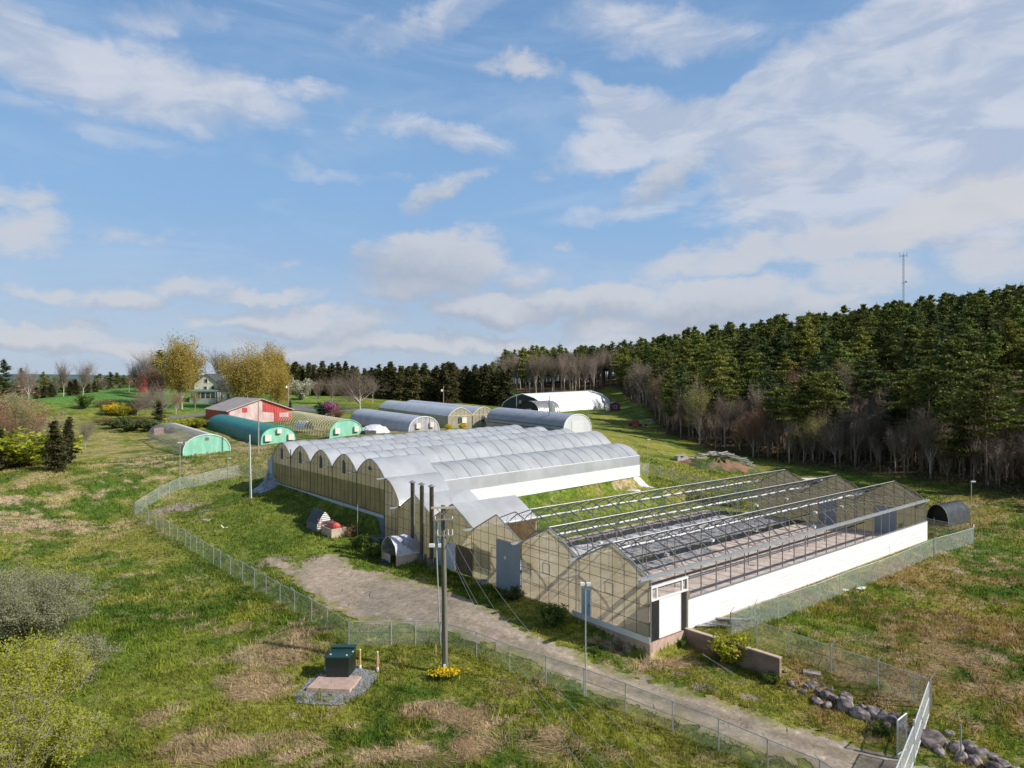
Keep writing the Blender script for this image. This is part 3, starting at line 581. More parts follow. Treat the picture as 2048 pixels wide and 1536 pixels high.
    for t in (.02, .55, 3.2, 3.8): m.bx(-.15, -.03, t, t + .1, 2.78, 3.5, B0, U3, V3)
    m.build('transom_frame', WHITE, th)
    MB().tube(G(-.1, 0, E), G(-.1, 0, -1.25), .045, n=6).build('downpipe', STEEL, th)
    MB().bx(-.14, 0, .9, 3.3, .03, .1, B0, U3, V3).build('threshold', M('red_brown_sill', (.36, .17, .12), .7), th)
    # back gables
    for i in range(4):
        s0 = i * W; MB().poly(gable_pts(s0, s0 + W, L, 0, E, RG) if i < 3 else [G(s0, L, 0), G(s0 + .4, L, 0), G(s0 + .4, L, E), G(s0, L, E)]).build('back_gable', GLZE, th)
        if i < 3:
            m = MB()
            for k in range(7): m.tube(G(s0 + k * W / 6, L - .04, 0), G(s0 + k * W / 6, L - .04, E + (RG - E) * (1 - abs(2 * k / 6 - 1))), .024, n=4)
            for z in (1.2, 2.4, 3.3, E): m.tube(G(s0, L - .045, z), G(s0 + W, L - .045, z), .024, n=4)
            m.tube(G(s0, L, E), G(s0 + W / 2, L, RG), .05, n=5).tube(G(s0 + W / 2, L, RG), G(s0 + W, L, E), .05, n=5).build('glazing_bars', BARM, th)
    MB().bx(3.0, 5.2, L - .14, L - .06, 0, 3.0, B0, U3, V3).build('sliding_door', DOORG, th); MB().bx(9.6, 11.6, L - .14, L - .06, 0, 3.0, B0, U3, V3).build('sliding_door', DOORG, th)
    # heating pipe runs and rolled film under the gutters
    for s, z in ((.9, 1.0), (5.9, 1.1), (6.9, .55), (12.4, 1.0)): MB().tube(G(s, 2, z), G(s, L - 1, z), .07, n=6).build('heating_pipe', BLACKM, th)
    for s in (6.15, 12.55, 18.95):
        m = MB(); t = 1.; rg = random.Random(int(s * 10))
        while t < L - 5:
            l_ = rg.uniform(1.2, 3.4); m.tube(G(s - .12 + rg.uniform(-.03, .03), t, E + .17 + rg.uniform(-.03, .05)), G(s - .12 + rg.uniform(-.03, .03), t + l_, E + .17 + rg.uniform(-.03, .05)), rg.uniform(.04, .09), rg.uniform(.04, .09), 6); t += l_ + rg.uniform(0, .5)
        m.build('rolled_film', M('rolled_white_film', (.78, .78, .78), .4, .1, 2, bump=.03), th)
    # small fittings hung from the trusses
    rg = random.Random(5)
    for i in range(2):
        for k in range(6):
            p = G(i * W + rg.uniform(1.5, 5.), 6 + k * 6.2 + rg.uniform(-1, 1), E - .25); MB().bx(-.16, .16, -.12, .12, -.1, .1, p, U3, V3).tube(p, p + Z3 * .35, .012, n=4).build('lamp_fitting', WHITE, th)
    # covered bays behind the facade (bays 4 and 5)
    def cover(s0, s1, t0, t1, left=True):
        n = 4; V = []; m = MB(); sm = MB()
        for a, b, za, zb in ((s0, (s0 + s1) / 2, E, RG), ((s0 + s1) / 2, s1, RG, E)):
            NS, NT_ = 8, 32
            for q in range(NT_ + 1):
                for p in range(NS + 1):
                    u = p / NS; w = q / NT_; puff = .10 * math.sin(math.pi * u) ** .7 * abs(math.sin(math.pi * w * n)) ** .6; V.append(G(a + (b - a) * u, t0 + (t1 - t0) * w, za + (zb - za) * u + .03 + puff + .06 * math.sin(math.pi * u)))
            o_ = len(m.v); vs = V[-(NS + 1) * (NT_ + 1):]
            m.add(vs, [(q * (NS + 1) + p, q * (NS + 1) + p + 1, (q + 1) * (NS + 1) + p + 1, (q + 1) * (NS + 1) + p) for q in range(NT_) for p in range(NS)])
        m.build('film_roof', FILM, th, smooth=True)
    cover(19.2, 25.6, 0, 7.3); cover(25.6, 32, 0, 6.3)
    MB().bx(19.3, 25.6, 7.2, 7.3, 0, E, B0, U3, V3).build('plywood_wall', M('orange_plywood', (.55, .36, .19), .7, .2, 1.2), th)
    MB().poly([G(19.3, 7.31, E), G(25.6, 7.31, E), G(22.4, 7.31, RG)]).build('plywood_gable', MATS['orange_plywood'], th)
    MB().quad(G(32, 0, 0), G(32, 6.3, 0), G(32, 6.3, E), G(32, 0, E)).build('side_glazing', GLZB, th)
    return th
frame_greenhouse()
def strip(name, label, cat, s0, s1, t0, t1, z, mat, seed, amp=.12, n=60):
    rg = np.random.default_rng(seed); V = []; Fc = []; m = 5
    for i in range(n + 1):
        t = t0 + (t1 - t0) * i / n
        for j in range(m + 1):
            s = s0 + (s1 - s0) * j / m + rg.normal(0, .12); V.append(tuple(G(s, t, z + abs(rg.normal(0, amp)) * (0 if j in (0, m) else 1))))
    for i in range(n):
        for j in range(m): Fc.append((i * (m + 1) + j, i * (m + 1) + j + 1, (i + 1) * (m + 1) + j + 1, (i + 1) * (m + 1) + j))
    o = mobj(name, npmesh(name, V, Fc, mat, 4)); tag(o, label, cat); return o
GREYF = M('dirty_film', (.33, .315, .30), .6, .35, 1.2, bump=.05, bscale=3)
strip('plastic_film', 'long crumpled grey plastic film beside the black gap in the bare greenhouse', 'plastic sheet', 14.2, 18.4, 1.5, 44, .05, GREYF, 3, .10)
strip('plastic_film', 'long pale plastic film under the third bare ridge', 'plastic sheet', 18.6, 21.6, 2, 40, .06, M('pale_film', (.46, .44, .425), .5, .4, 1.2, lo=.44, hi=.56), 4, .09)
strip('gap_strip', 'narrow black strip for the dark gap beside the paved floor of the bare greenhouse', 'gap strip', 12.95, 14.1, 1.5, 44.5, .03, BLACKM, 6, .015)  # black strip laid in to draw the dark gap along the floor
strip('gap_strip', 'farther black strip for the dark gap beside the lawn', 'gap strip', 21.8, 23.0, 8, 43, .04, BLACKM, 9, .015)  # second black strip drawing a dark gap, on the lawn side
strip('plastic_film', 'narrow dirty pinkish film along the lawn side of the bare greenhouse', 'plastic sheet', 23.2, 24.9, 8.5, 42, .05, M('pinkish_film', (.42, .33, .27), .6, .4, 1.5, lo=.42, hi=.58), 7, .06)
strip('plastic_film', 'short white film heap behind the plywood wall', 'plastic sheet', 13.2, 18.6, 3.8, 7.6, .1, CRUMP, 8, .2, 24)
strip('plastic_film', 'grey film crumpled on the paved floor under the second ridge', 'plastic sheet', 11.2, 12.7, 1.8, 24, .06, GREYF, 13, .07)

# ---------------------------------------------------------------- arched film greenhouse
def arch_greenhouse():
    S0, W, E, L = 34.7, 6.2, 6.85, 41.3; base = 3.05; o = G(S0, 0, base); th = thing('greenhouse', 'large greenhouse of joined arched bays under silver plastic film', 'greenhouse', o)
    B0 = Vector((PX0, PY0, 0)); rise = 1.72
    def prof(u): a = abs(2 * u - 1); return E + rise * (1 - (.72 * a ** 2.1 + .28 * a))
    grad = .016
    def zt(t): return grad * t
    def bay(s0, s1, t0, t1, pf, name, npan, NS=18):
        V = []; NT_ = npan * 5
        for q in range(NT_ + 1):
            for p in range(NS + 1):
                u = p / NS; w = q / NT_; t = t0 + (t1 - t0) * w; pf_ = .10 * min(1, math.sin(math.pi * u) ** .6 if 0 < u < 1 else 0) * abs(math.sin(math.pi * w * npan)) ** .7
                sag = .05 * math.sin(w * 40 + s0) * math.sin(u * 9); V.append(G(s0 + (s1 - s0) * u, t, pf(u) + zt(t) + pf_ + (sag if 0 < u < 1 else 0)))
        m = MB().add(V, [(q * (NS + 1) + p, q * (NS + 1) + p + 1, (q + 1) * (NS + 1) + p + 1, (q + 1) * (NS + 1) + p) for q in range(NT_) for p in range(NS)]); return m.build(name, FILM, th, smooth=True)
    TS = 6.3; n1, n2 = 3, 19
    for i in range(5):
        bay(S0 + i * W, S0 + (i + 1) * W, 0, TS if i == 0 else L, prof, 'film_roof', n1 if i == 0 else n1 + n2)
    def lean_front(u): return 4.3 + (E - 4.3) * math.sin(u * math.pi / 2) ** .8
    bay(31.6, S0, 0, TS, lean_front, 'film_lean_to', n1)
    SW = 35.7
    def lean(u): return 5.55 + (E - 5.55) * (math.sin(u * math.pi / 2) ** .85) + .45 * math.sin(math.pi * u) 
    bay(SW, S0 + W, TS, L, lean, 'film_lean_to', n2)
    def lean_l(u): return 6.85 - 3.4 * (1 - math.cos(u * math.pi / 2)) ** 1.2
    bay(S0 + 5 * W, S0 + 5 * W + 2.6, 0, L, lean_l, 'film_lean_to', n1 + n2)
    MB().bx(S0 + 1.3, S0 + 5 * W, .1, L, base - .3, base + .1, B0, U3, V3 + Z3 * .0).build('floor_slab', M('bounce_floor', (.42, .39, .34), .9, .2, .6), th)  # pale floor added inside to bounce light onto the glazing
    # white edge seams
    SE = M('film_seam', (.74, .75, .77), .4, .04, 1)
    MB().tube(G(SW, TS, 5.6 + zt(TS)), G(SW, L, 5.6 + zt(L)), .06, n=6).build('edge_tube', SE, th)
    for i in range(1, 5): MB().bx(-.13, .13, -.0, L, -.02, .05, G(S0 + i * W, 0, E), U3, (V3 + Z3 * grad)).build('gutter', SE, th)
    MB().bx(-.14, .14, -1.0, TS, -.05, .06, G(S0, 0, E), U3, V3).build('gutter', GUTTER, th); MB().bx(-.12, .12, -1.0, 6.3, -.05, .05, G(31.95, 0, 4.25), U3, V3).build('gutter', GUTTER, th)
    for i in range(1, 6): MB().bx(-.12, .12, -1.0, 0, -.05, .06, G(S0 + i * W, 0, E), U3, V3).build('gutter_spout', GUTTER, th)
    # hoops printed through the film
    hm = MB()
    for k in range(12): a, b = k / 12, (k + 1) / 12; hm.tube((UX * W * a, UY * W * a, prof(a) + .045), (UX * W * b, UY * W * b, prof(b) + .045), .03, n=4)
    me = bpy.data.meshes.new('hoop'); me.from_pydata(hm.v, [], hm.f); me.materials.append(M('hoop_grey', (.42, .44, .47), .5, .05, 1))
    for i in range(1, 5):
        for k in range(1, n1 + n2):
            t = L * k / (n1 + n2); c = bpy.data.objects.new('hoop', me); C.objects.link(c); c.parent = th; c.location = G(S0 + i * W, t, zt(t)) - o
    lm = MB()
    for k in range(10): a, b = k / 10, (k + 1) / 10; w_ = S0 + W - SW; lm.tube((UX * w_ * a, UY * w_ * a, lean(a) + .04), (UX * w_ * b, UY * w_ * b, lean(b) + .04), .03, n=4)
    me = bpy.data.meshes.new('hoop'); me.from_pydata(lm.v, [], lm.f); me.materials.append(MATS['hoop_grey'])
    for k in range(1, n2):
        t = TS + (L - TS) * k / n2; c = bpy.data.objects.new('lean_to_hoop', me); C.objects.link(c); c.parent = th; c.location = G(SW, t, zt(t)) - o
    # long side wall: film curtain over white siding
    m = MB(); NS = 76
    for k in range(NS):
        pass
    V = []
    for k in range(NS + 1):
        t = TS + (L - TS) * k / NS
        for q in range(5): V.append(G(SW - .02 - .05 * abs(math.sin(k * math.pi / 4)) * math.sin(q / 4 * math.pi), t, base + .5 + zt(t) + .65 + (5.6 - base - 1.15) * q / 4))
    MB().add(V, [(k * 5 + q, k * 5 + q + 1, (k + 1) * 5 + q + 1, (k + 1) * 5 + q) for k in range(NS) for q in range(4)]).build('film_curtain', FILM, th, smooth=True)
    MB().add([G(SW - .08, TS, base - .5), G(SW - .08, L, base + .3), G(SW - .08, L, base + 1.2 + .7), G(SW - .08, TS, base + 1.2), G(SW + .1, TS, base - .5), G(SW + .1, L, base + .3), G(SW + .1, L, base + 1.9), G(SW + .1, TS, base + 1.2)],
             [(0, 1, 2, 3), (7, 6, 5, 4), (3, 2, 6, 7), (1, 5, 6, 2), (0, 3, 7, 4)]).build('side_wall', ribs(M('white_side_siding', (.84, .84, .82), .5, col2=(.70, .69, .65), scale=.5, detail=10, lo=.45, hi=.85), (0, 0, 1), 3, .002), th)
    # far end
    for i in range(1, 5):
        s0 = S0 + i * W; pts = [G(s0, L, base), G(s0 + W, L, base)] + [G(s0 + W * (1 - k / 12), L, prof(1 - k / 12) + zt(L)) for k in range(13)]; MB().poly(pts).build('end_wall', GLZE, th)
    MB().poly([G(SW, L, base), G(S0 + W, L, base)] + [G(SW + (S0 + W - SW) * (1 - k / 10), L, lean(1 - k / 10) + zt(L)) for k in range(11)]).build('end_wall', FILM2, th)
    MB().poly([G(S0, TS, base), G(S0 + W, TS, base)] + [G(S0 + W * (1 - k / 12), TS, prof(1 - k / 12) + zt(TS)) for k in range(13)]).build('step_wall', FILM2, th)
    MB().poly([G(31.6, TS, 0), G(S0, TS, 0)] + [G(31.6 + (S0 - 31.6) * (1 - k / 8), TS, lean_front(1 - k / 8)) for k in range(9)]).build('step_wall', FILM2, th)
    # facade
    zs = base + 2.6
    for i in range(5):
        s0 = S0 + i * W; N = 16
        MB().poly([G(s0, 0, zs), G(s0 + W, 0, zs)] + [G(s0 + W * (1 - k / N), 0, prof(1 - k / N)) for k in range(N + 1)]).build('glazed_gable', GLZB, th)
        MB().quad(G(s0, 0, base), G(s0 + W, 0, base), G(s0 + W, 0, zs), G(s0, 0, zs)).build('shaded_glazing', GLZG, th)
        m = MB()
        for k in range(1, 6):
            u = k / 6; m.tube(G(s0 + W * u, -.03, base), G(s0 + W * u, -.03, prof(u)), .024, n=4)
        for z in (base + .05, base + 1.3, E - .05, E + .75):
            if z > E: m.tube(G(s0 + W * .2, -.035, z), G(s0 + W * .8, -.035, z), .018, n=4)
            else: m.tube(G(s0, -.035, z), G(s0 + W, -.035, z), .018, n=4)
        m.build('glazing_bars', BARM, th)
        m = MB(); m.path([G(s0 + W * k / N, -.03, prof(k / N) + .02) for k in range(N + 1)], .05, 5).build('arch_edge', M('arch_edge_dark', (.20, .23, .25), .5), th)
        MB().tube(G(s0, -.05, base - .1), G(s0, -.05, E), .05, n=5).build('corner_post', BARM, th)
        c = s0 + W / 2; z0, z1 = (E - .45, E + 1.05) if i else (E + .55, E + .95)
        v = MB().bx(c - .32, c + .32, -.1, -.02, z0, z1 - .25, B0, U3, V3)
        v.add([G(c + .32 * math.cos(a), -.1, z1 - .25 + .3 * math.sin(a)) for a in [math.pi * k / 8 for k in range(9)]], [tuple(range(9))]); v.build('gable_vent', VENTM, th)
    # right lean-to facade stepping down to the lower house
    N = 10; ztop = lambda s: lean_front((s - 31.6) / (S0 - 31.6)) if s > 31.6 else 4.3
    MB().poly([G(32.0, 0, -.3), G(S0, 0, -.3)] + [G(S0 - (S0 - 32) * k / N, 0, ztop(S0 - (S0 - 32) * k / N)) for k in range(N + 1)]).build('lean_to_glazing', GLZ, th)
    m = MB()
    for s in (32.4, 33.2, 34.0): m.tube(G(s, -.03, -.2), G(s, -.03, ztop(s)), .026, n=4)
    for z, a in ((.6, 32), (1.8, 32), (3.0, 32), (4.2, 32), (5.5, 33)): m.tube(G(a, -.035, z), G(S0, -.035, z), .026, n=4)
    m.path([G(S0 - 2.9 * k / N, -.03, ztop(S0 - 2.9 * k / N)) for k in range(N + 1)], .05, 5); m.build('glazing_bars', BARM, th)
    MB().bx(32.7, 34.4, -.06, -.02, -.1, .8, B0, U3, V3).build('crate_panel', M('cream_crate', (.6, .5, .34), .7, .2, 2), th)
    # foundation
    MB().bx(S0 - .05, S0 + 5 * W, -.16, .0, -.5, base + .02, B0, U3, V3).build('foundation', M('grey_foundation', (.16, .20, .24), .8, .15, 1), th)
    MB().bx(S0 - .08, S0 + 5 * W, -.2, -.161, base - .32, base + .02, B0, U3, V3).build('base_trim', M('pale_trim', (.55, .60, .64), .6), th)
    MB().bx(31.9, S0 + .1, -1.6, -.17, -.6, .9, B0, U3, V3).build('foundation_step', MATS['grey_foundation'], th)
    # left lean-to with blue door
    s = S0 + 5 * W; MB().poly([G(s, 0, base), G(s + 2.6, 0, base)] + [G(s + 2.6 * (1 - k / 8), 0, lean_l(1 - k / 8)) for k in range(9)]).build('lean_to_glazing', M('blue_grey_glazing', (.34, .38, .42), .4, .1, 1), th)
    MB().bx(s + .3, s + 2.1, -.08, -.02, base, base + 2.9, B0, U3, V3).build('door', M('door_pale_blue', (.40, .50, .64), .45, .06, 1), th)
    MB().bx(-.15, .15, .0, L, -.05, .05, G(s, 0, E), U3, V3 + Z3 * grad).build('gutter', SE, th)
    for ss, zz in ((S0 + 2.0 * W + .2, .9), (S0 + 3.98 * W, .9)): MB().tube(G(ss, -.12, E - .9), G(ss, -.12, E + 1.1), .07, n=6).build('flue', BLACKM, th) if ss > 55 else None
    return th
arch_greenhouse()

# three flues in front of the lower facade
for s, l in ((27.75, 'leftmost'), (26.1, 'middle'), (24.45, 'rightmost')):
    p = G(s, -.9, 0); p.z = H(p.x, p.y) - .1; th = thing('chimney_flue', l + ' of three tall dark metal flues before the glass gable', 'chimney', p, 'flues before the glass gable')
    MB().tube(p, p + Z3 * (7.25 - p.z - (0 if l != 'middle' else .1)), .20, n=14).build('pipe', M('flue_metal', (.16, .13, .10), .38, .3, 2, metal=.7, stretch=(1, 1, .3)), th, smooth=False)
    q = p + Z3 * (7.3 - p.z); MB().tube(q - Z3 * .1, q + Z3 * .02, .13, .38, n=16).tube(q + Z3 * .02, q + Z3 * .2, .38, .05, n=16).build('cap', STEEL, th)
    r = p + V3 * 0 - U3 * .34; MB().tube(r + Z3 * .5, r + Z3 * (6.6 - p.z), .05, n=6).tube(r + Z3 * (6.6 - p.z), r + U3 * .34 + Z3 * (6.6 - p.z), .03, n=5).build('support_mast', STEEL, th)
    MB().bx(-.3, .3, -.3, .3, 0, .9, p, U3, V3).build('base_box', DSTEEL, th)
# ---------------------------------------------------------------- chain-link fence
def chain_mat():
    m, n, l, b = base_mat('chain_link'); b.inputs['Base Color'].default_value = (.62, .66, .65, 1); b.inputs['Metallic'].default_value = .3; b.inputs['Roughness'].default_value = .5
    uv = n.new('ShaderNodeUVMap'); sp = n.new('ShaderNodeSeparateXYZ'); l.new(uv.outputs[0], sp.inputs[0])
    def w(op):
        a = n.new('ShaderNodeMath'); a.operation = op; l.new(sp.outputs[0], a.inputs[0]); l.new(sp.outputs[1], a.inputs[1])
        s = n.new('ShaderNodeMath'); s.operation = 'MULTIPLY'; l.new(a.outputs[0], s.inputs[0]); s.inputs[1].default_value = 1 / .085
        f = n.new('ShaderNodeMath'); f.operation = 'FRACT'; l.new(s.outputs[0], f.inputs[0]); g = n.new('ShaderNodeMath'); g.operation = 'LESS_THAN'; l.new(f.outputs[0], g.inputs[0]); g.inputs[1].default_value = .15; return g.outputs[0]
    mx = n.new('ShaderNodeMath'); mx.operation = 'MAXIMUM'; l.new(w('ADD'), mx.inputs[0]); l.new(w('SUBTRACT'), mx.inputs[1])
    tr = n.new('ShaderNodeBsdfTransparent'); ms = n.new('ShaderNodeMixShader'); l.new(mx.outputs[0], ms.inputs[0]); l.new(tr.outputs[0], ms.inputs[1]); l.new(b.outputs[0], ms.inputs[2]); l.new(ms.outputs[0], n['Material Output'].inputs[0]); return m
CHAIN = chain_mat(); FPOST = M('fence_post_zinc', (.50, .52, .53), .45, .1, 4, metal=.4); WIRE = M('fence_wire', (.10, .12, .11), .6, .1, 4)
def fence(label, pts, h=1.62, arms=True, heavy=(), sink=0, armdir=None, mid=True, hmul=None):
    pts = [Vector((p.x, p.y, H(p.x, p.y))) for p in pts]; th = thing('chain_link_fence', label, 'fence', pts[0]); hs = [h + (.3 if i in heavy else 0) for i in range(len(pts))]
    for i, p in enumerate(pts):
        r = .05 if i in heavy else .036; MB().tube(p - Z3 * .2, p + Z3 * hs[i], r, n=7).build('post', FPOST, th)
        if arms and i not in heavy:
            a = armdir or Vector((-.3, 0, .3)); MB().tube(p + Z3 * h, p + Z3 * h + a, .018, n=4).build('barb_arm', FPOST, th)
    m = MB(); mid_ = MB(); V = []; UVs = []; Fc = []; acc = 0
    for a, b in zip(pts[:-1], pts[1:]):
        m.tube(a + Z3 * (h - .02), b + Z3 * (h - .02), .024, n=5)
        n = max(1, int((b - a).length / 1.5))
        for k in range(n + 1):
            q = a.lerp(b, k / n); zg = H(q.x, q.y); d = acc + (b - a).length * k / n; top = a.z + (b.z - a.z) * k / n + h
            V += [(q.x, q.y, zg - .02), (q.x, q.y, top)]; UVs += [(d, 0), (d, top - zg)]
            if k: i0 = len(V) - 4; Fc.append((i0, i0 + 2, i0 + 3, i0 + 1))
            if k and mid: p1 = Vector(V[i0]) + Z3 * (h * .55 + .05 * math.sin(d)); p2 = Vector(V[i0 + 2]) + Z3 * (h * .55 + .05 * math.sin(d + 1)); mid_.tube(p1, p2, .014, n=3, cap=False)
        acc += (b - a).length
    m.build('top_rail', FPOST, th)
    if mid: mid_.build('tension_wire', WIRE, th)
    mm = MB(); mm.v = V; mm.f = Fc; o = mm.build('mesh_panel', CHAIN, th); u = o.data.uv_layers.new(name='UVMap')
    for lp in o.data.loops: u.data[lp.index].uv = UVs[lp.vertex_index]
    return th
def sub(a, b, n): return [a.lerp(b, k / n) for k in range(n + 1)]
WC = gp(269, 1031); NC = gp(697, 1291)
P = [gp(*q) for q in ((284, 1040), (297, 1049), (312, 1059), (326, 1067), (339, 1076), (355, 1084), (371, 1092), (381, 1100), (393, 1106), (406, 1115), (427, 1129), (441, 1137), (461, 1151), (485, 1162), (509, 1176), (532, 1190), (560, 1208), (589, 1224), (623, 1243), (654, 1261))]
fence('long chain link fence from the west corner down past the gravel lot', [WC] + P + [NC], heavy=(0, len(P) + 1))
fence('chain link fence curving along the lane in front of the power pole', [NC] + [gp(*q) for q in ((782, 1290), (831, 1289), (881, 1291), (953, 1314), (1019, 1342), (1092, 1366), (1168, 1393), (1251, 1425), (1345, 1463), (1437, 1500), (1535, 1545), (1640, 1590), (1730, 1650))], heavy=(0,))
fence('chain link fence climbing from the west corner to the arched greenhouse', [WC] + [gp(*q) for q in ((291, 1016), (317, 999), (339, 988), (360, 978), (399, 971), (439, 960), (478, 952))] + [G(69.2, .3, 0)], heavy=(0,), arms=False)
RC = gp(1461, 1273); RG_ = gp(1861, 1418); FC = gp(1948, 1086)
fence('chain link fence above the boulders and concrete wall at the right', [RC] + [gp(*q) for q in ((1513, 1292), (1577, 1314), (1662, 1346), (1756, 1378))] + [RG_], heavy=(), armdir=Vector((.28, .05, .34)))
fence('chain link fence running along the white side wall in the right field', [RC] + [gp(*q) for q in ((1510, 1252), (1556, 1238), (1600, 1222), (1641, 1206), (1679, 1190), (1714, 1175), (1751, 1162), (1783, 1149), (1813, 1136), (1842, 1122), (1870, 1109), (1910, 1098))] + [FC], armdir=Vector((.1, -.2, .28)), mid=False)
BK = gp(1275, 950)
fence('chain link fence behind the two greenhouses below the lumber heap', [BK] + sub(gp(1298, 948), Vector((30, 98, 0)), 6)[0:] + [Vector((38, 90, 0)), Vector((44, 81.5, 0))] + [FC], armdir=Vector((.1, .2, .3)))
# double gate at the bottom right
CHAIN2 = CHAIN.copy(); CHAIN2.name = 'gate_mesh'
for nd_ in CHAIN2.node_tree.nodes:
    if nd_.type == 'MATH' and nd_.operation == 'LESS_THAN': nd_.inputs[1].default_value = .3
def gate():
    a = RG_; b = Vector((15.3, 28.6, 0)); d = (b - a); d.z = 0; L = d.length; d.normalize(); nrm = Vector((-d.y, d.x, 0))
    for nm, t0, t1 in (('upper', .05, .42), ('lower', .44, .98)):
        p0 = a + d * L * t0; p1 = a + d * L * t1; z = min(H(p0.x, p0.y), H(p1.x, p1.y)) + .12; z0, z1 = H(p0.x, p0.y) + .12, H(p1.x, p1.y) + .12; h = 1.75
        th = thing('chain_link_gate', nm + (' leaf of the galvanised gate joined to the corner post' if nm == 'upper' else ' leaf of the galvanised gate across the gravel lane'), 'gate', (p0.x, p0.y, z0))
        q0, q1 = Vector((p0.x, p0.y, z0)), Vector((p1.x, p1.y, z1)); m = MB(); mid = (q0 + q1) / 2
        for u, v in ((q0, q1), (q0 + Z3 * h, q1 + Z3 * h), (q0, q0 + Z3 * h), (q1, q1 + Z3 * h), (q0 + Z3 * h * .5, q1 + Z3 * h * .5), (mid, mid + Z3 * h)): m.tube(u, v, .035, n=6)
        m.build('frame', M('bright_zinc', (.66, .68, .70), .4, .05, 3, metal=.3), th)
        mm = MB().quad(q0, q1, q1 + Z3 * h, q0 + Z3 * h); o = mm.build('mesh_panel', CHAIN2, th); u = o.data.uv_layers.new(name='UVMap'); ll = (q1 - q0).length
        for i, uvv in enumerate(((0, 0), (ll, 0), (ll, h), (0, h))): u.data[i].uv = uvv
        MB().tube(q1 - Z3 * .1, q1 + Z3 * (h + .25), .055, n=8).build('gate_post', MATS['bright_zinc'], th); MB().bx(-.1, .1, -.04, .04, .7, .9, mid, d, nrm).build('latch', DSTEEL, th)
    p = a + d * L * .36 - nrm * .45; z = H(p.x, p.y)
    th = thing('fence_panel', 'short narrow chain link panel beside the upper gate leaf', 'fence panel', (p.x, p.y, z)); q0 = Vector((p.x, p.y, z)); q1 = q0 + d * .9 - nrm * .25
    m = MB()
    for u, v in ((q0, q0 + Z3 * 2), (q1, q1 + Z3 * 1.9), (q0 + Z3 * 2, q1 + Z3 * 1.9), (q0 + Z3 * .2, q1 + Z3 * .2)): m.tube(u, v, .035, n=6)
    m.build('frame', MATS['bright_zinc'], th); MB().quad(q0, q1, q1 + Z3 * 1.9, q0 + Z3 * 2).build('mesh_infill', M('grey_mesh', (.42, .45, .45), .6, transp=.8), th)
    p = gp(1922, 1521); q = Vector((p.x, p.y, p.z)); m = MB().tube(q - Z3 * .2, q + Z3 * 1.75, .04, n=7); tag(m.build('marker_post', M('green_post', (.30, .36, .30), .5), origin=q), 'lone thin pipe post among the boulders right of the gate', 'post')
    p = gp(1829, 1405); m = MB().tube(p - Z3 * .2, p + Z3 * 1.5, .035, n=7); tag(m.build('marker_post', FPOST, origin=p), 'bare thin pipe post behind the upper gate leaf', 'post')
gate()

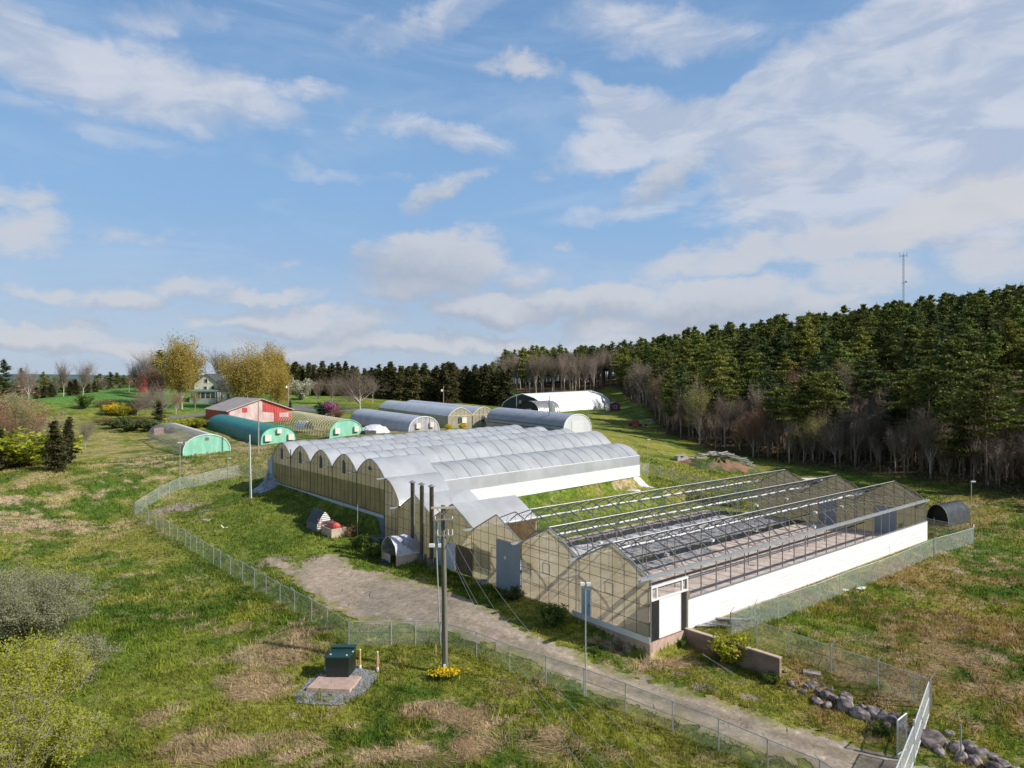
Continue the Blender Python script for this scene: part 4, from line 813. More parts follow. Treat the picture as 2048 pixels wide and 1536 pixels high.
# ---------------------------------------------------------------- poles and masts
WOODP = M('weathered_pole', (.23, .21, .155), .85, .22, 3, col2=(.13, .13, .10), stretch=(4, 4, .35), bump=.01)
PALEW = M('pale_timber', (.5, .43, .34), .8, .15, 3, stretch=(4, 4, .4))
PORC = M('porcelain', (.62, .62, .60), .25, .1, 4)
def power_pole():
    p = gp(890, 1345); top = 9.25; p.x += .02; lean = Vector((-.14, 0, 0)); th = thing('power_pole', 'thick weathered wooden power pole with crossarm in front of the lane', 'power pole', p)
    T = Vector((p.x, p.y, top)) + lean; MB().tube(p - Z3 * .3, T, .20, .135, 14).build('pole', WOODP, th)
    ax = Vector((.98, .12, 0)).normalized(); ay = Vector((-.12, .98, 0)).normalized()
    c = T - Z3 * .12; cr = MB().bx(-.74, .74, -.22, -.12, -.06, .06, c, ax, ay).build('crossarm', PALEW, th); MB().path([c - ax * .45 - ay * .17, c - Z3 * .5 - ay * .15], .025, 5).path([c + ax * .45 - ay * .17, c - Z3 * .5 - ay * .15], .025, 5).build('brace', DSTEEL, cr)
    for k, (dz, x0, x1) in enumerate(((-.85, -.62, .62), (-1.85, -.42, .62))):
        c = T + Z3 * dz; b = MB().bx(x0, x1, -.2, -.12, -.04, .04, c, ax, ay).build('bracket_arm', STEEL, th)
        for x in ([-.5, .55] if k == 0 else [-.35, .3, .56]): MB().tube(c + ax * x - ay * .16 + Z3 * .04, c + ax * x - ay * .16 + Z3 * (.2 if k == 0 else .38), .055, .04, 8).build('insulator', PORC, b)
    MB().bx(-.09, .1, -.3, -.13, -.3, .15, T - Z3 * 1.05 + ax * .18, ax, ay).build('cutout', DSTEEL, th); MB().tube(T - Z3 * 1.9 - ay * .2 + ax * .04, T - Z3 * 1.55 - ay * .2 + ax * .04, .07, n=8).build('bracket', STEEL, th)
    for k, dz in enumerate((-1.0, -1.75)): MB().tube(T + Vector((-.34, -.1, dz - .55)), T + Vector((-.34, -.1, dz)), .12, n=12).build('transformer_can', M('blue_can', (.13, .20, .25), .4), th)
    cab = MB(); a = T + ax * .56 - Z3 * 1.5 - ay * .17; pts = [a + (Vector((-.02, -.02, -.9)) * k + Vector((-.5, 0, -.4)) * k * k) for k in [i / 8 for i in range(9)]]; cab.path(pts, .02, 5).build('drop_cable', BLACKM, th)
    MB().path([T - ay * .17, p + Z3 * .4 - ay * .2], .012, 4).build('ground_wire', DSTEEL, th)
    MB().bx(-.12, .02, -.3, -.2, .35, .6, p, ax, ay).build('marker_plate', WHITE, th)
    for k, off in enumerate(((-.35, 8.4), (-.1, 7.7), (.42, 7.75), (.62, 8.35))):
        a = Vector((T.x + off[0], T.y - .17, off[1])); b = Vector((4.2 + [0, .75, 1.35, 2.0][k], 7.5, 9.2)); n = 40; sag = 2.0 - .12 * k; c = a.lerp(b, .5)
        pts = [a.lerp(b, i / n) - Z3 * (4 * sag * (i / n) * (1 - i / n)) for i in range(n + 1)]
        o = MB().path(pts, .006, 4).build('power_line', M('line_wire', (.33, .34, .35), .5), origin=a); tag(o, ('leftmost', 'second from left', 'third from left', 'rightmost')[k] + ' thin power line sagging from the wooden pole to the lower right', 'power line', 'power lines from the wooden pole')
    return T
PT = power_pole()
def service_mast():
    p = gp(881, 1291); top = 5.75; th = thing('floodlight_mast', 'slim grey mast with transformer cans just behind the wooden power pole', 'mast', p); T = Vector((p.x - .28, p.y, top))
    MB().tube(p - Z3 * .2, T, .045, n=8).build('mast', FPOST, th)
    for k, dx in enumerate((-.3, .3)): MB().bx(-.18, .18, -.14, .14, -.1, .1, T + Vector((dx, 0, .1))).build('floodlight', WHITE, th)
service_mast()
def mast(p, h, label, kind='lamp', r=.045, mat=None, off=(.18, 0)):
    th = thing('yard_light_mast', label, 'light mast', p); MB().tube(p - Z3 * .2, p + Z3 * h, r, r * .8, 8).build('mast', mat or FPOST, th)
    if kind == 'lamp': q = p + Z3 * (h - .05); MB().bx(-.02, .42, -.1, .1, -.05, .06, q).build('lamp_head', WHITE, th)
    if kind == 'cross': q = p + Z3 * (h - .1); MB().bx(-.3, .3, -.04, .04, -.04, .04, q).build('bracket', STEEL, th); MB().bx(-.3, -.06, -.12, .12, .0, .16, q).build('lamp_head', WHITE, th); MB().bx(.06, .3, -.12, .12, .0, .16, q).build('lamp_head', WHITE, th)
    return th
mast(gp(1169, 1393) + Vector((.07, .1, 0)), 6.5, 'tall slim light mast at the lane fence before the blue door', 'cross')
mast(gp(360, 978), 6.5, 'slim light mast at the bend of the fence near the mint tunnel', 'cross')
mast(gp(456, 957), 3.0, 'short lamp post behind the fence on the west lawn'); mast(gp(715, 1075), 3.4, 'thin grey post on the bank between the hut and tarp shelter', 'none', .04)
mast(gd(1295, 101.5), 6.4, 'light mast at the far corner of the arched greenhouse'); mast(gd(1280, 99), 3.3, 'short post right beside the arched greenhouse corner', 'none', .03)
mast(FC + Vector((-.15, .2, 0)), 6.5, 'light mast at the far corner of the right fence'); mast(gd(1868, 66.5), 4.1, 'short light post between the white wall and black hoop shelter', 'none', .04, DSTEEL)
mast(gd(1098.4, 139), 6.8, 'tall dark post between the grey hoop house and silo', 'none', .11, DSTEEL); mast(gd(1033, 200), 5, 'pale post before the dark gable of the white building', 'none', .09)
mast(gd(1177, 192), 2.6, 'short grey post before the white fabric building', 'none', .07); mast(gd(612, 88), 1.9, 'short grey post against the shaded greenhouse wall', 'none', .04)
def utility(p, h, label, lamp=False, arm=False, mat=PALEW, r=.12):
    th = thing('utility_pole', label, 'utility pole', p); MB().tube(p - Z3 * .2, p + Z3 * h, r, r * .75, 9).build('pole', mat, th)
    if lamp: MB().tube(p + Vector((0, 0, h - 1.2)), p + Vector((-.5, -.3, h - 1.0)), .04, n=5).build('lamp_arm', STEEL, th); MB().tube(p + Vector((-.5, -.3, h - 1.5)), p + Vector((-.5, -.3, h - .9)), .32, .22, 10).build('lamp_head', WHITE, th)
    if arm: MB().bx(-.9, .9, -.06, .06, h - .5, h - .35, p).build('crossarm', mat, th)
utility(gd(517, 113), 9.0, 'plain wooden utility pole beside the teal tunnel', mat=M('grey_wood_pole', (.38, .33, .28), .8, .15, 3))
utility(gd(887, 195), 7.2, 'grey pole with yard light behind the pale double greenhouse', True, mat=MATS['grey_wood_pole'], r=.1); utility(gd(577, 185), 7.4, 'grey pole with yard light between yellow maples and spruces', True, mat=MATS['grey_wood_pole'])
p = gp(503, 1006); th = thing('flagpole', 'tall white double pole standing alone on the lawn', 'flagpole', p)
MB().tube(p - Z3 * .2, p + Vector((-.22, 0, 8.5)), .07, .06, 8).build('pole', WHITE, th); MB().tube(p + Vector((-.18, .05, .5)), p + Vector((-.36, .05, 7.6)), .06, n=8).build('stay_pole', WHITE, th); MB().bx(-.15, .05, -.1, .1, 0, .6, p).build('base_clamp', M('rusty', (.3, .13, .07), .8), th)
# cell tower
p = gd(1807, 380); th = thing('cell_tower', 'slender lattice cell tower rising behind the pine ridge', 'tower', p); tz = CAMZ + 252 / F * 380 - p.z; m = MB(); w = .45
for a in range(3):
    an = a * 2.094; q = Vector((w * math.cos(an), w * math.sin(an), 0)); m.tube(p + q, p + q + Z3 * tz, .07, n=4)
for k in range(int(tz / 1.5)):
    for a in range(3): a1, a2 = a * 2.094, (a + 1) * 2.094; m.tube(p + Vector((w * math.cos(a1), w * math.sin(a1), k * 1.5)), p + Vector((w * math.cos(a2), w * math.sin(a2), (k + 1) * 1.5)), .04, n=3)
TW = M('tower_grey', (.36, .40, .45), .5, .05, 1); m.build('lattice', TW, th)
m = MB()
for a in range(6): an = a * 1.047; q = Vector((1.9 * math.cos(an), 1.9 * math.sin(an), tz - 1.6)); m.tube(p + q, p + q + Z3 * 2.2, .14, n=5).tube(p + Z3 * (tz - 1), p + q + Z3 * .6, .06, n=4)
m.build('antenna_array', TW, th); MB().tube(p + Vector((-1.2, 0, tz - 16)), p + Vector((1.3, 0, tz - 15.2)), .12, n=5).tube(p + Vector((1.0, -.3, tz - 15.4)), p + Vector((1.4, -.6, tz - 15.1)), .6, n=12).build('dish', TW, th)

# ---------------------------------------------------------------- utility vault on gravel
def vault():
    GB = M('blue_grey_gravel', (.10, .105, .12), .95, col2=(.36, .36, .39), scale=9, bump=.04, bscale=16, detail=8)
    sheet('gravel_pad', [(585, 1392), (589, 1407), (640, 1411), (680, 1413), (715, 1396), (742, 1377), (760, 1357), (751, 1341), (705, 1336), (660, 1338), (630, 1350), (612, 1362)], .1, GB, .05, .12, 9, 'round bed of blue grey crushed stone')
    A, B, Cc = gp(613, 1384), gp(699, 1388), gp(723, 1358); z = max(A.z, B.z, Cc.z) + .1; ax = Vector((B.x - A.x, B.y - A.y, 0)); ay = Vector((Cc.x - B.x, Cc.y - B.y, 0)); W, D = ax.length, ay.length; ax.normalize(); ay.normalize()
    tag(MB().bx(0, W, 0, D, -.5, .08, Vector((A.x, A.y, z)), ax, ay).build('concrete_pad', PINKC, origin=(A.x, A.y, z)), 'flat pinkish concrete pad in the crushed stone bed', 'concrete pad')
    ax = Vector((1, .0, 0)); ay = Vector((.13, .99, 0)).normalized(); o = gp(652, 1361.5); o.z = z + .08; W, D, Hh = 1.36, 1.25, 1.42; GM = M('dark_green_steel', (.007, .017, .015), .4, .1, 2, spec=.6)
    th = thing('utility_cabinet', 'dark green steel utility cabinet on a concrete pad', 'utility cabinet', o); MB().bx(0, W, 0, D, 0, .62, o, ax, ay).build('base', GM, th); MB().bx(-.01, W + .01, -.01, D, .63, 1.14, o, ax, ay).build('body', GM, th)
    lid = MB().add([o + ax * x + ay * y + Z3 * zz for x, y, zz in ((-.04, -.05, 1.15), (W + .04, -.05, 1.15), (W + .04, D, 1.15), (-.04, D, 1.15), (-.04, -.05, 1.24), (W + .04, -.05, 1.24), (W + .04, D, 1.44), (-.04, D, 1.44))], [(0, 3, 2, 1), (4, 5, 6, 7), (0, 1, 5, 4), (2, 3, 7, 6), (1, 2, 6, 5), (0, 4, 7, 3)]).build('lid', M('green_lid', (.016, .050, .046), .4, .1, 2), th)
    MB().bx(-.06, W + .06, D * .7, D + .05, 1.42, 1.5, o, ax, ay).build('rear_cap', MATS['green_lid'], th)
    for x, y, zz in ((.2, .2, 1.29), (W - .15, .12, 1.27), (W + .05, .6, 1.3)): MB().bx(x - .04, x + .04, y - .04, y + .04, zz, zz + .05, o, ax, ay).build('lock_plate', WHITE, lid)
    TAN = M('tan_bollard', (.62, .36, .20), .6, .1, 3)
    for k, (a, b) in enumerate(((651, 1341), (686, 1337), (720, 1337.5), (755, 1342))):
        p = gp(a, b); th = thing('bollard', ('leftmost', 'second', 'third', 'rightmost')[k] + ' tan bollard post behind the green cabinet', 'bollard', p, 'tan bollards round the cabinet'); MB().tube(p + Z3 * .2, p + Z3 * 1.2, .065, n=9).build('post', TAN, th); MB().tube(p - Z3 * .1, p + Z3 * .24, .09, n=9).build('sleeve', WHITE, th); MB().tube(p + Z3 * 1.2, p + Z3 * 1.24, .06, .03, 9).build('cap', WHITE, th)
    p = gp(872, 1313); tag(MB().bx(-.035, .035, -.02, .02, -.1, .75, p).build('survey_stake', TAN, origin=p), 'single tan wooden stake left of the power pole', 'stake')
vault()

# ---------------------------------------------------------------- huts in the yard
def aframe():
    o = gp(650, 1061); th = thing('garden_hut', 'small gothic hut with black tarp roof and white slatted gable', 'hut', o); W, L, h = 1.75, 2.7, 2.0
    def pr(u): a = abs(2 * u - 1); return .75 + (h - .75) * (1 - a ** 1.25)
    ax, ay = V3, U3; m = MB(); N = 12; V = []
    for q in (0, 1):
        for k in range(N + 1): u = k / N; V.append(o + ax * (W * (u - .5)) + ay * (L * q) + Z3 * pr(u))
    m.add(V, [(k, k + 1, N + 2 + k, N + 1 + k) for k in range(N)]).build('tarp_roof', M('black_tarp', (.03, .035, .05), .45, .3, 3, bump=.05, spec=.4), th)
    e = -.02; MB().poly([o + ax * (-W / 2) + ay * e, o + ax * (W / 2) + ay * e] + [o + ax * (W * (.5 - k / N)) + ay * e + Z3 * (pr(1 - k / N) - .02) for k in range(N + 1)]).build('gable', ribs(M('slatted_gable', (.72, .70, .68), .6, .15, 2), (0, 0, 1), 5, .03), th)
    for s_ in (-1, 1): MB().bx(s_ * W / 2 - .03, s_ * W / 2 + .03, 0, L, -.1, .76, o, ax, ay).build('side_wall', M('grey_board', (.16, .16, .19), .7, .2, 2), th)
    MB().poly([o + ax * (-W / 2) + ay * L, o + ax * (W / 2) + ay * L] + [o + ax * (W * (.5 - k / N)) + ay * L + Z3 * (pr(1 - k / N) - .02) for k in range(N + 1)]).build('rear_gable', MATS['grey_board'], th)
    p = o - U3 * 1.0 + V3 * .1 + Vector((0, 0, 0)); p.z = H(p.x, p.y); th = thing('containment_box', 'open beige plywood box holding a red tank', 'box', p); PW = M('beige_plywood', (.55, .44, .33), .75, .12, 1.5)
    for a in ((-.85, .85, -2.1, -2.04), (-.85, .85, .3, .36), (-.85, -.79, -2.1, .36), (.79, .85, -2.1, .36)): MB().bx(*a, -.2, .72, p, V3, U3).build('side_board', PW, th)
    MB().bx(-.8, .8, -2.05, .3, -.1, .05, p, V3, U3).build('floor_board', PW, th)
    q = p - U3 * .9 + Z3 * .75; th = thing('fuel_tank', 'red cylindrical fuel tank lying in the beige box', 'tank', q); m = MB(); n = 9
    for k in range(n):
        x0, x1 = -.95 + 1.9 * k / n, -.95 + 1.9 * (k + 1) / n; rr = lambda x: .46 * min(1, math.sqrt(max(.12, 1 - (abs(x) / .97) ** 8))); m.tube(q + U3 * x0, q + U3 * x1, rr(x0), rr(x1), 18, cap=(k in (0, n - 1)))
    m.build('tank_shell', M('red_tank_paint', (.50, .085, .07), .45, .15, 2), th, smooth=False); MB().tube(q + U3 * .3 + Z3 * .4, q + U3 * .3 + Z3 * .62, .06, n=8).build('filler_cap', DSTEEL, th)
    q = p + V3 * -.95 - U3 * .1; q.z = H(q.x, q.y); m = MB().tube(q + U3 * .1, q + U3 * .9 + Z3 * 1.5, .03, n=5).tube(q + U3 * .1 + V3 * .35, q + U3 * .9 + Z3 * 1.5 + V3 * .35, .03, n=5)
    for k in range(5): a = q + U3 * (.1 + .16 * k) + Z3 * (.3 * k + .1); m.tube(a, a + V3 * .35, .02, n=4)
    tag(m.build('ladder', M('red_ladder', (.45, .12, .08), .6), origin=q), 'short red ladder leaning on the gothic hut', 'ladder')
aframe()
def gambrel():
    o = gp(793, 1133); o = o + U3 * 1.35 + V3 * 1.3; o.z = H(o.x, o.y) - .05; th = thing('tarp_shelter', 'barn shaped shelter with silver tarp over a beige box', 'shelter', o); W, L = 2.9, 2.7
    prof = [(-1.42, .85), (-1.2, 1.65), (-.45, 2.3), (0, 2.42), (.45, 2.3), (1.2, 1.65), (1.42, .85)]; V = []; n = 12; rg = random.Random(3)
    for q in range(n + 1):
        for x, z in prof: V.append(o + U3 * x + V3 * (-L / 2 + L * q / n) + Z3 * (z + rg.uniform(-.035, .035)))
    k = len(prof); MB().add(V, [(q * k + i, q * k + i + 1, (q + 1) * k + i + 1, (q + 1) * k + i) for q in range(n) for i in range(k - 1)]).build('tarp', M('silver_tarp', (.50, .50, .56), .42, .35, .9, bump=.06, bscale=1.8, lo=.44, hi=.56), th, smooth=False)
    for s_ in (-1, 1): MB().bx(s_ * 1.38 - .03, s_ * 1.38 + .03, -L / 2, L / 2, -.2, .88, o, U3, V3).build('side_board', PINKB, th)
    MB().bx(-1.38, 1.38, L / 2 - .06, L / 2, -.2, .88, o, U3, V3).build('end_board', PINKB, th); MB().bx(-.2, 1.38, -L / 2, -L / 2 + .06, -.2, .8, o, U3, V3).build('end_board', PINKB, th)
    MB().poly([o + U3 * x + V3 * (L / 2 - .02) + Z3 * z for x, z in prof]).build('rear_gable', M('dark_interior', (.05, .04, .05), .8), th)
    MB().tube(o - U3 * 1.44 - V3 * L / 2 + Z3 * .86, o - U3 * 1.44 + V3 * L / 2 + Z3 * .86, .04, n=6).build('edge_batten', WHITE, th)
    for e in (-L / 2, L / 2): MB().path([o + U3 * x + V3 * e + Z3 * (z + .02) for x, z in prof], .03, 5).build('hoop', WHITE, th)
    q = o - V3 * 1.7 + U3 * .2; q.z = H(q.x, q.y); m = MB()
    for k in range(9): m.bx(-.25, .25, -.1, .1, -.02, .12 + .05 * (k % 3), q + U3 * (rg.uniform(-.5, .5)) + V3 * rg.uniform(-.2, .3), Vector((math.cos(k), math.sin(k), 0)), Vector((-math.sin(k), math.cos(k), 0)))
    tag(m.build('scrap_bundle', M('dark_blue_scrap', (.06, .08, .12), .5, .5, 5), origin=q), 'dark blue scrap bundle under the mouth of the tarp shelter', 'scrap')
PINKB = M('beige_pink_board', (.62, .49, .40), .75, .08, 1.5)
gambrel()
# black hoop shelter in the right field
def hoop_shelter():
    a, b = gp(1857, 1045), gp(1893, 1053); o = (a + b) / 2; ax = Vector((b.x - a.x, b.y - a.y, 0)); W = 2.6; ax.normalize(); ay = Vector((-ax.y, ax.x, 0)); ay = (ay * .55 + V3 * .45 * (1 if ay.dot(V3) > 0 else -1)).normalized(); o.z = H(o.x, o.y); h = 2.35; L = 5.2
    th = thing('hoop_shelter', 'small hoop shelter under black plastic beyond the white wall', 'shelter', o); N = 12; V = []; n = 10; P_ = [(-W / 2 * math.cos(math.pi * k / N), h * math.sin(math.pi * k / N) ** .75) for k in range(N + 1)]
    for q in range(n + 1):
        for x, z in P_: V.append(o + ax * x + ay * (L * q / n) + Z3 * (z + .04 * math.sin(q * 2.1 + x * 3)))
    MB().add(V, [(q * (N + 1) + i, q * (N + 1) + i + 1, (q + 1) * (N + 1) + i + 1, (q + 1) * (N + 1) + i) for q in range(n) for i in range(N)]).build('plastic_cover', M('black_film', (.075, .085, .095), .28, .2, 2, bump=.03, spec=.7), th, smooth=True)
    MB().poly([o + ax * x + ay * (L - .05) + Z3 * z for x, z in P_]).build('rear_gable', BLACKM, th); MB().path([o + ax * x - ay * .02 + Z3 * (z + .02) for x, z in P_], .04, 5).build('front_hoop', STEEL, th)
    MB().poly([o + ax * x * .96 + ay * .6 + Z3 * z * .97 for x, z in P_]).build('inner_curtain', BLACKM, th)
    rg = random.Random(8)
    for k in range(6):
        q = o + ax * (-1.05 + .42 * k) - ay * .1; q.z = H(q.x, q.y); tag(MB().tube(q, q + Z3 * .3, .14, .18, 9).build('clay_pot', M('clay', (.45, .26, .17), .8), origin=q), ('clay pot at the foot of the black hoop shelter opening'), 'pot', 'pots before the black shelter')
hoop_shelter()
def heap(name, label, cat, p, r, h, mat, seed, peak=1.4, n=26):
    rg = np.random.default_rng(seed); V = []; Fc = []
    for i in range(n):
        for j in range(10):
            a = 2 * math.pi * i / n; q = j / 9; rr = r[0] * q * (1 + .25 * math.sin(3 * a + seed)), r[1] * q * (1 + .25 * math.sin(2 * a + seed * 2)); x, y = p.x + rr[0] * math.cos(a), p.y + rr[1] * math.sin(a)
            V.append((x, y, H(x, y) + .02 + h * max(0, 1 - q) ** peak * (1 + rg.normal(0, .18)) + abs(rg.normal(0, .03)) * (j < 9)))
    for i in range(n):
        for j in range(9): a, b = i * 10 + j, ((i + 1) % n) * 10 + j; Fc.append((a, a + 1, b + 1, b))
    mm = MB(); mm.v = V; mm.f = Fc; return tag(mm.build(name, mat, origin=p), label, cat)
heap('tarp_heap', 'blue grey tarpaulin heap at the far corner of the arched greenhouse', 'tarpaulin', gp(537, 970), (2.3, 2.6), 1.7, M('grey_tarp', (.30, .33, .38), .4, .35, 2, bump=.08), 2, 2.6)
heap('film_scrap', 'white film scrap on the grass between the greenhouses', 'plastic scrap', gp(1284, 967), (1.7, .6), .25, CRUMP, 4, 1)
heap('film_scrap', 'small white film scrap at the end of the white wall', 'plastic scrap', gd(1270, 95.3), (.9, .4), .2, CRUMP, 5, 1)
heap('rubbish_heap', 'small heap of dark rubbish near the tall grey sliding door', 'rubbish', gp(966, 1166), (.7, .45), .25, M('rubbish', (.22, .23, .27), .6, .6, 7), 6, .8)
heap('soil_mound', 'overgrown mound of soil with bare red earth', 'soil mound', gd(1440, 121), (6.5, 4), 1.5, M('mound_soil', (.07, .11, .025), 1, col2=(.27, .15, .10), scale=.35, bump=.1, lo=.45, hi=.55), 7, .8)
rg = random.Random(12)
WGR = M('weathered_board', (.44, .42, .38), .8, .2, 2)
p0 = gd(1388, 126)
for k in range(44):
    u = k / 43; px = 1385 + 118 * u + rg.uniform(-5, 5); d = 126 + rg.uniform(-1, 1); p = gd(px, d); arch = 1.75 * math.sin(math.pi * min(1, u * 1.02)) ** .8; p.z += arch * rg.uniform(.75, 1.05) + .1; a = rg.uniform(-.55, .55); t = Vector((math.cos(a), math.sin(a), rg.uniform(-.22, .22) - .25 * (u - .5)))
    o = MB().box(Vector((0, 0, 0)), t.normalized() * rg.uniform(.7, 1.7), Vector((-math.sin(a), math.cos(a), 0)) * .13, Z3 * .07).build('board', WGR, origin=(0, 0, 0)); o.location = p
    tag(o, 'grey weathered board lying in the long heap on the soil mound', 'board', 'boards heaped on the soil mound')
o = gd(1362, 124); tag(MB().bx(-1.1, 1.1, -.5, .5, 0, .9, o, Vector((.9, .4, 0)).normalized(), Vector((-.4, .9, 0)).normalized()).add([tuple(o + Vector((x, y, z))) for x, y, z in ((-1.3, -.6, .92), (.6, -.8, 1.0), (.9, .5, 1.2), (-.9, .7, 1.0))], [(0, 1, 2, 3)]).build('pallet_stack', M('pallet_grey', (.42, .38, .35), .8, .25, 3), origin=o), 'grey pallet stack left of the board heap', 'pallets')
p = gd(1626, 110); tag(MB().box(p + Z3 * .65, Vector((1.5, .5, -.06)), Vector((-.3, .9, .1)), Z3 * .04).build('white_panel', M('off_white_panel', (.72, .69, .62), .6), origin=p), 'white panel on a dark stack at the forest edge', 'panel')
p = gd(1632, 110.5); tag(MB().bx(-1.2, 1.2, -.6, .6, -.05, .55, p).bx(-.9, .9, -.7, -.6, .1, .5, p).build('dark_stack', M('dark_stack', (.10, .08, .08), .8, .3, 4), origin=p), 'dark crate stack beneath the white panel', 'crate')
for a, b, w, l_, lab in ((1624, 1345, .5, .35, 'flat grey slab in the grass below the right fence'), (413, 1040, .55, .4, 'flat grey slab on the west lawn')):
    p = gp(a, b); tag(MB().bx(-w, w, -l_, l_, -.05, .07, p, Vector((.9, -.4, 0)).normalized(), Vector((.4, .9, 0)).normalized()).build('stone_slab', CONC, origin=p), lab, 'slab')
p = gp(447, 1057); tag(MB().tube(p + Z3 * .05, p + Vector((-.25, -.1, .4)), .06, n=7).tube(p + Z3 * .08, p + Vector((.5, .1, .12)), .06, n=7).build('pipe_elbow', WHITE, origin=p), 'white plastic pipe elbow lying on the west lawn', 'pipe')
p = gp(1445, 1252); m = MB()
for k in range(7): m.box(p + Vector((rg.uniform(-1.2, 1.4), rg.uniform(-.5, .5), .15 + .07 * k)), Vector((rg.uniform(.6, 1.2), rg.uniform(-.6, .2), .02)), Vector((.08, .14, 0)), Z3 * .04)
tag(m.build('scrap_pile', STEEL, origin=p), 'pile of white and grey metal scrap at the right fence end', 'scrap')
for k, (a, b) in enumerate(((gp(1722, 1177), .5), (gp(1690, 1181), .25))): tag(MB().bx(-b, b, -.2, .2, .0, .08, a, V3, U3).build('scrap_sheet', WHITE, origin=a), ('larger' if k == 0 else 'smaller') + ' white scrap sheet on the grass by the right fence', 'scrap')
p = G(25, -2, 0); p = gp(812, 1016)
# pipes lying below the retaining wall
a, b = gp(1405, 1312), gp(1468, 1352); tag(MB().tube(a + Z3 * .12, b + Z3 * .1, .045, n=6).build('loose_pipe', STEEL, origin=a), 'long grey pipe lying under the concrete wall', 'pipe')
# ---------------------------------------------------------------- retaining wall and boulders
def ret_wall():
    a, b = Vector((11.72, 47.35, 0)), Vector((16.3, 42.2, 0)); d = (b - a); L = d.length; d.normalize(); n_ = Vector((-d.y, d.x, 0)); o = a
    th = thing('retaining_wall', 'low brown concrete retaining wall running from the white door', 'retaining wall', a); MB().bx(-.1, L, -.12, .14, -1.9, .10, a, d, n_).build('wall', M('shade_dark_concrete', (.27, .185, .15), .9, .22, 1.2, detail=9), th); MB().bx(-.1, L + .02, -.15, .17, .10, .16, a, d, n_).build('coping', M('pale_coping', (.55, .43, .34), .8), th)  # wall concrete darkened to carry the shade on its lane side
ret_wall()
def boulder_mesh(seed):
    import bmesh; bm = bmesh.new(); bmesh.ops.create_icosphere(bm, subdivisions=3, radius=1); rg = np.random.default_rng(seed)
    dirs = rg.normal(0, 1, (9, 3)); dirs /= np.linalg.norm(dirs, axis=1)[:, None]; offs = rg.uniform(.5, .9, 9)
    for v in bm.verts:
        p = np.array(v.co); 
        for d, o in zip(dirs, offs):
            k = p @ d
            if k > o: p = p - d * (k - o) * .96
        p = p * (1 + .04 * math.sin(7 * p[0] + seed) * math.sin(6 * p[1])); v.co = p
    me = bpy.data.meshes.new('boulder'); bm.to_mesh(me); bm.free(); me.materials.append(M('boulder_granite', (.10, .085, .085), .9, col2=(.36, .30, .28), scale=1.6, bump=.05, bscale=6, detail=10, objrand=.25)); return me
BMES = [boulder_mesh(k) for k in range(5)]
ROCKS = [(1553, 1345, .22), (1569, 1344, .16), (1583, 1368, .34), (1612, 1374, .22), (1624, 1372, .36), (1639, 1385, .3), (1653, 1393, .4), (1634, 1402, .4), (1670, 1399, .36), (1693, 1400, .5), (1690, 1414, .62), (1722, 1418, .45), (1722, 1434, .58), (1752, 1433, .6), (1779, 1442, .5), (1773, 1456, .38), (1805, 1452, .5), (1816, 1466, .3),
         (1858, 1486, .75), (1888, 1488, .42), (1912, 1501, .5), (1943, 1501, .55), (1961, 1514, .5), (1925, 1520, .45), (1985, 1516, .4), (2006, 1531, .4), (1880, 1505, .4), (1945, 1524, .5), (1898, 1470, .28), (1606, 1384, .25), (1655, 1413, .3), (1662, 1380, .2), (1740, 1445, .25), (1790, 1432, .25), (2030, 1545, .5), (1990, 1545, .5), (1645, 1372, .18)]
for k, (a, b, r) in enumerate(ROCKS):
    p = gp(a, b); o = mobj('boulder', BMES[k % 5], loc=p + Z3 * r * .10); r *= .92; o.scale = (r * rg.uniform(1, 1.3), r * rg.uniform(.7, 1.0), r * rg.uniform(.65, 1.0)); o.rotation_euler = (rg.uniform(-.3, .3), rg.uniform(-.3, .3), rg.uniform(0, 6.28))
    lab = 'largest flat topped boulder just right of the gate' if (a, b) == (1858, 1486) else ('largest grey boulder in the row left of the gate' if (a, b) == (1690, 1414) else ('grey boulder in the row left of the gate' if a < 1830 else 'grey boulder in the row right of the gate')); tag(o, lab, 'boulder', None if 'largest' in lab else ('boulders left of the gate' if a < 1830 else 'boulders right of the gate'))
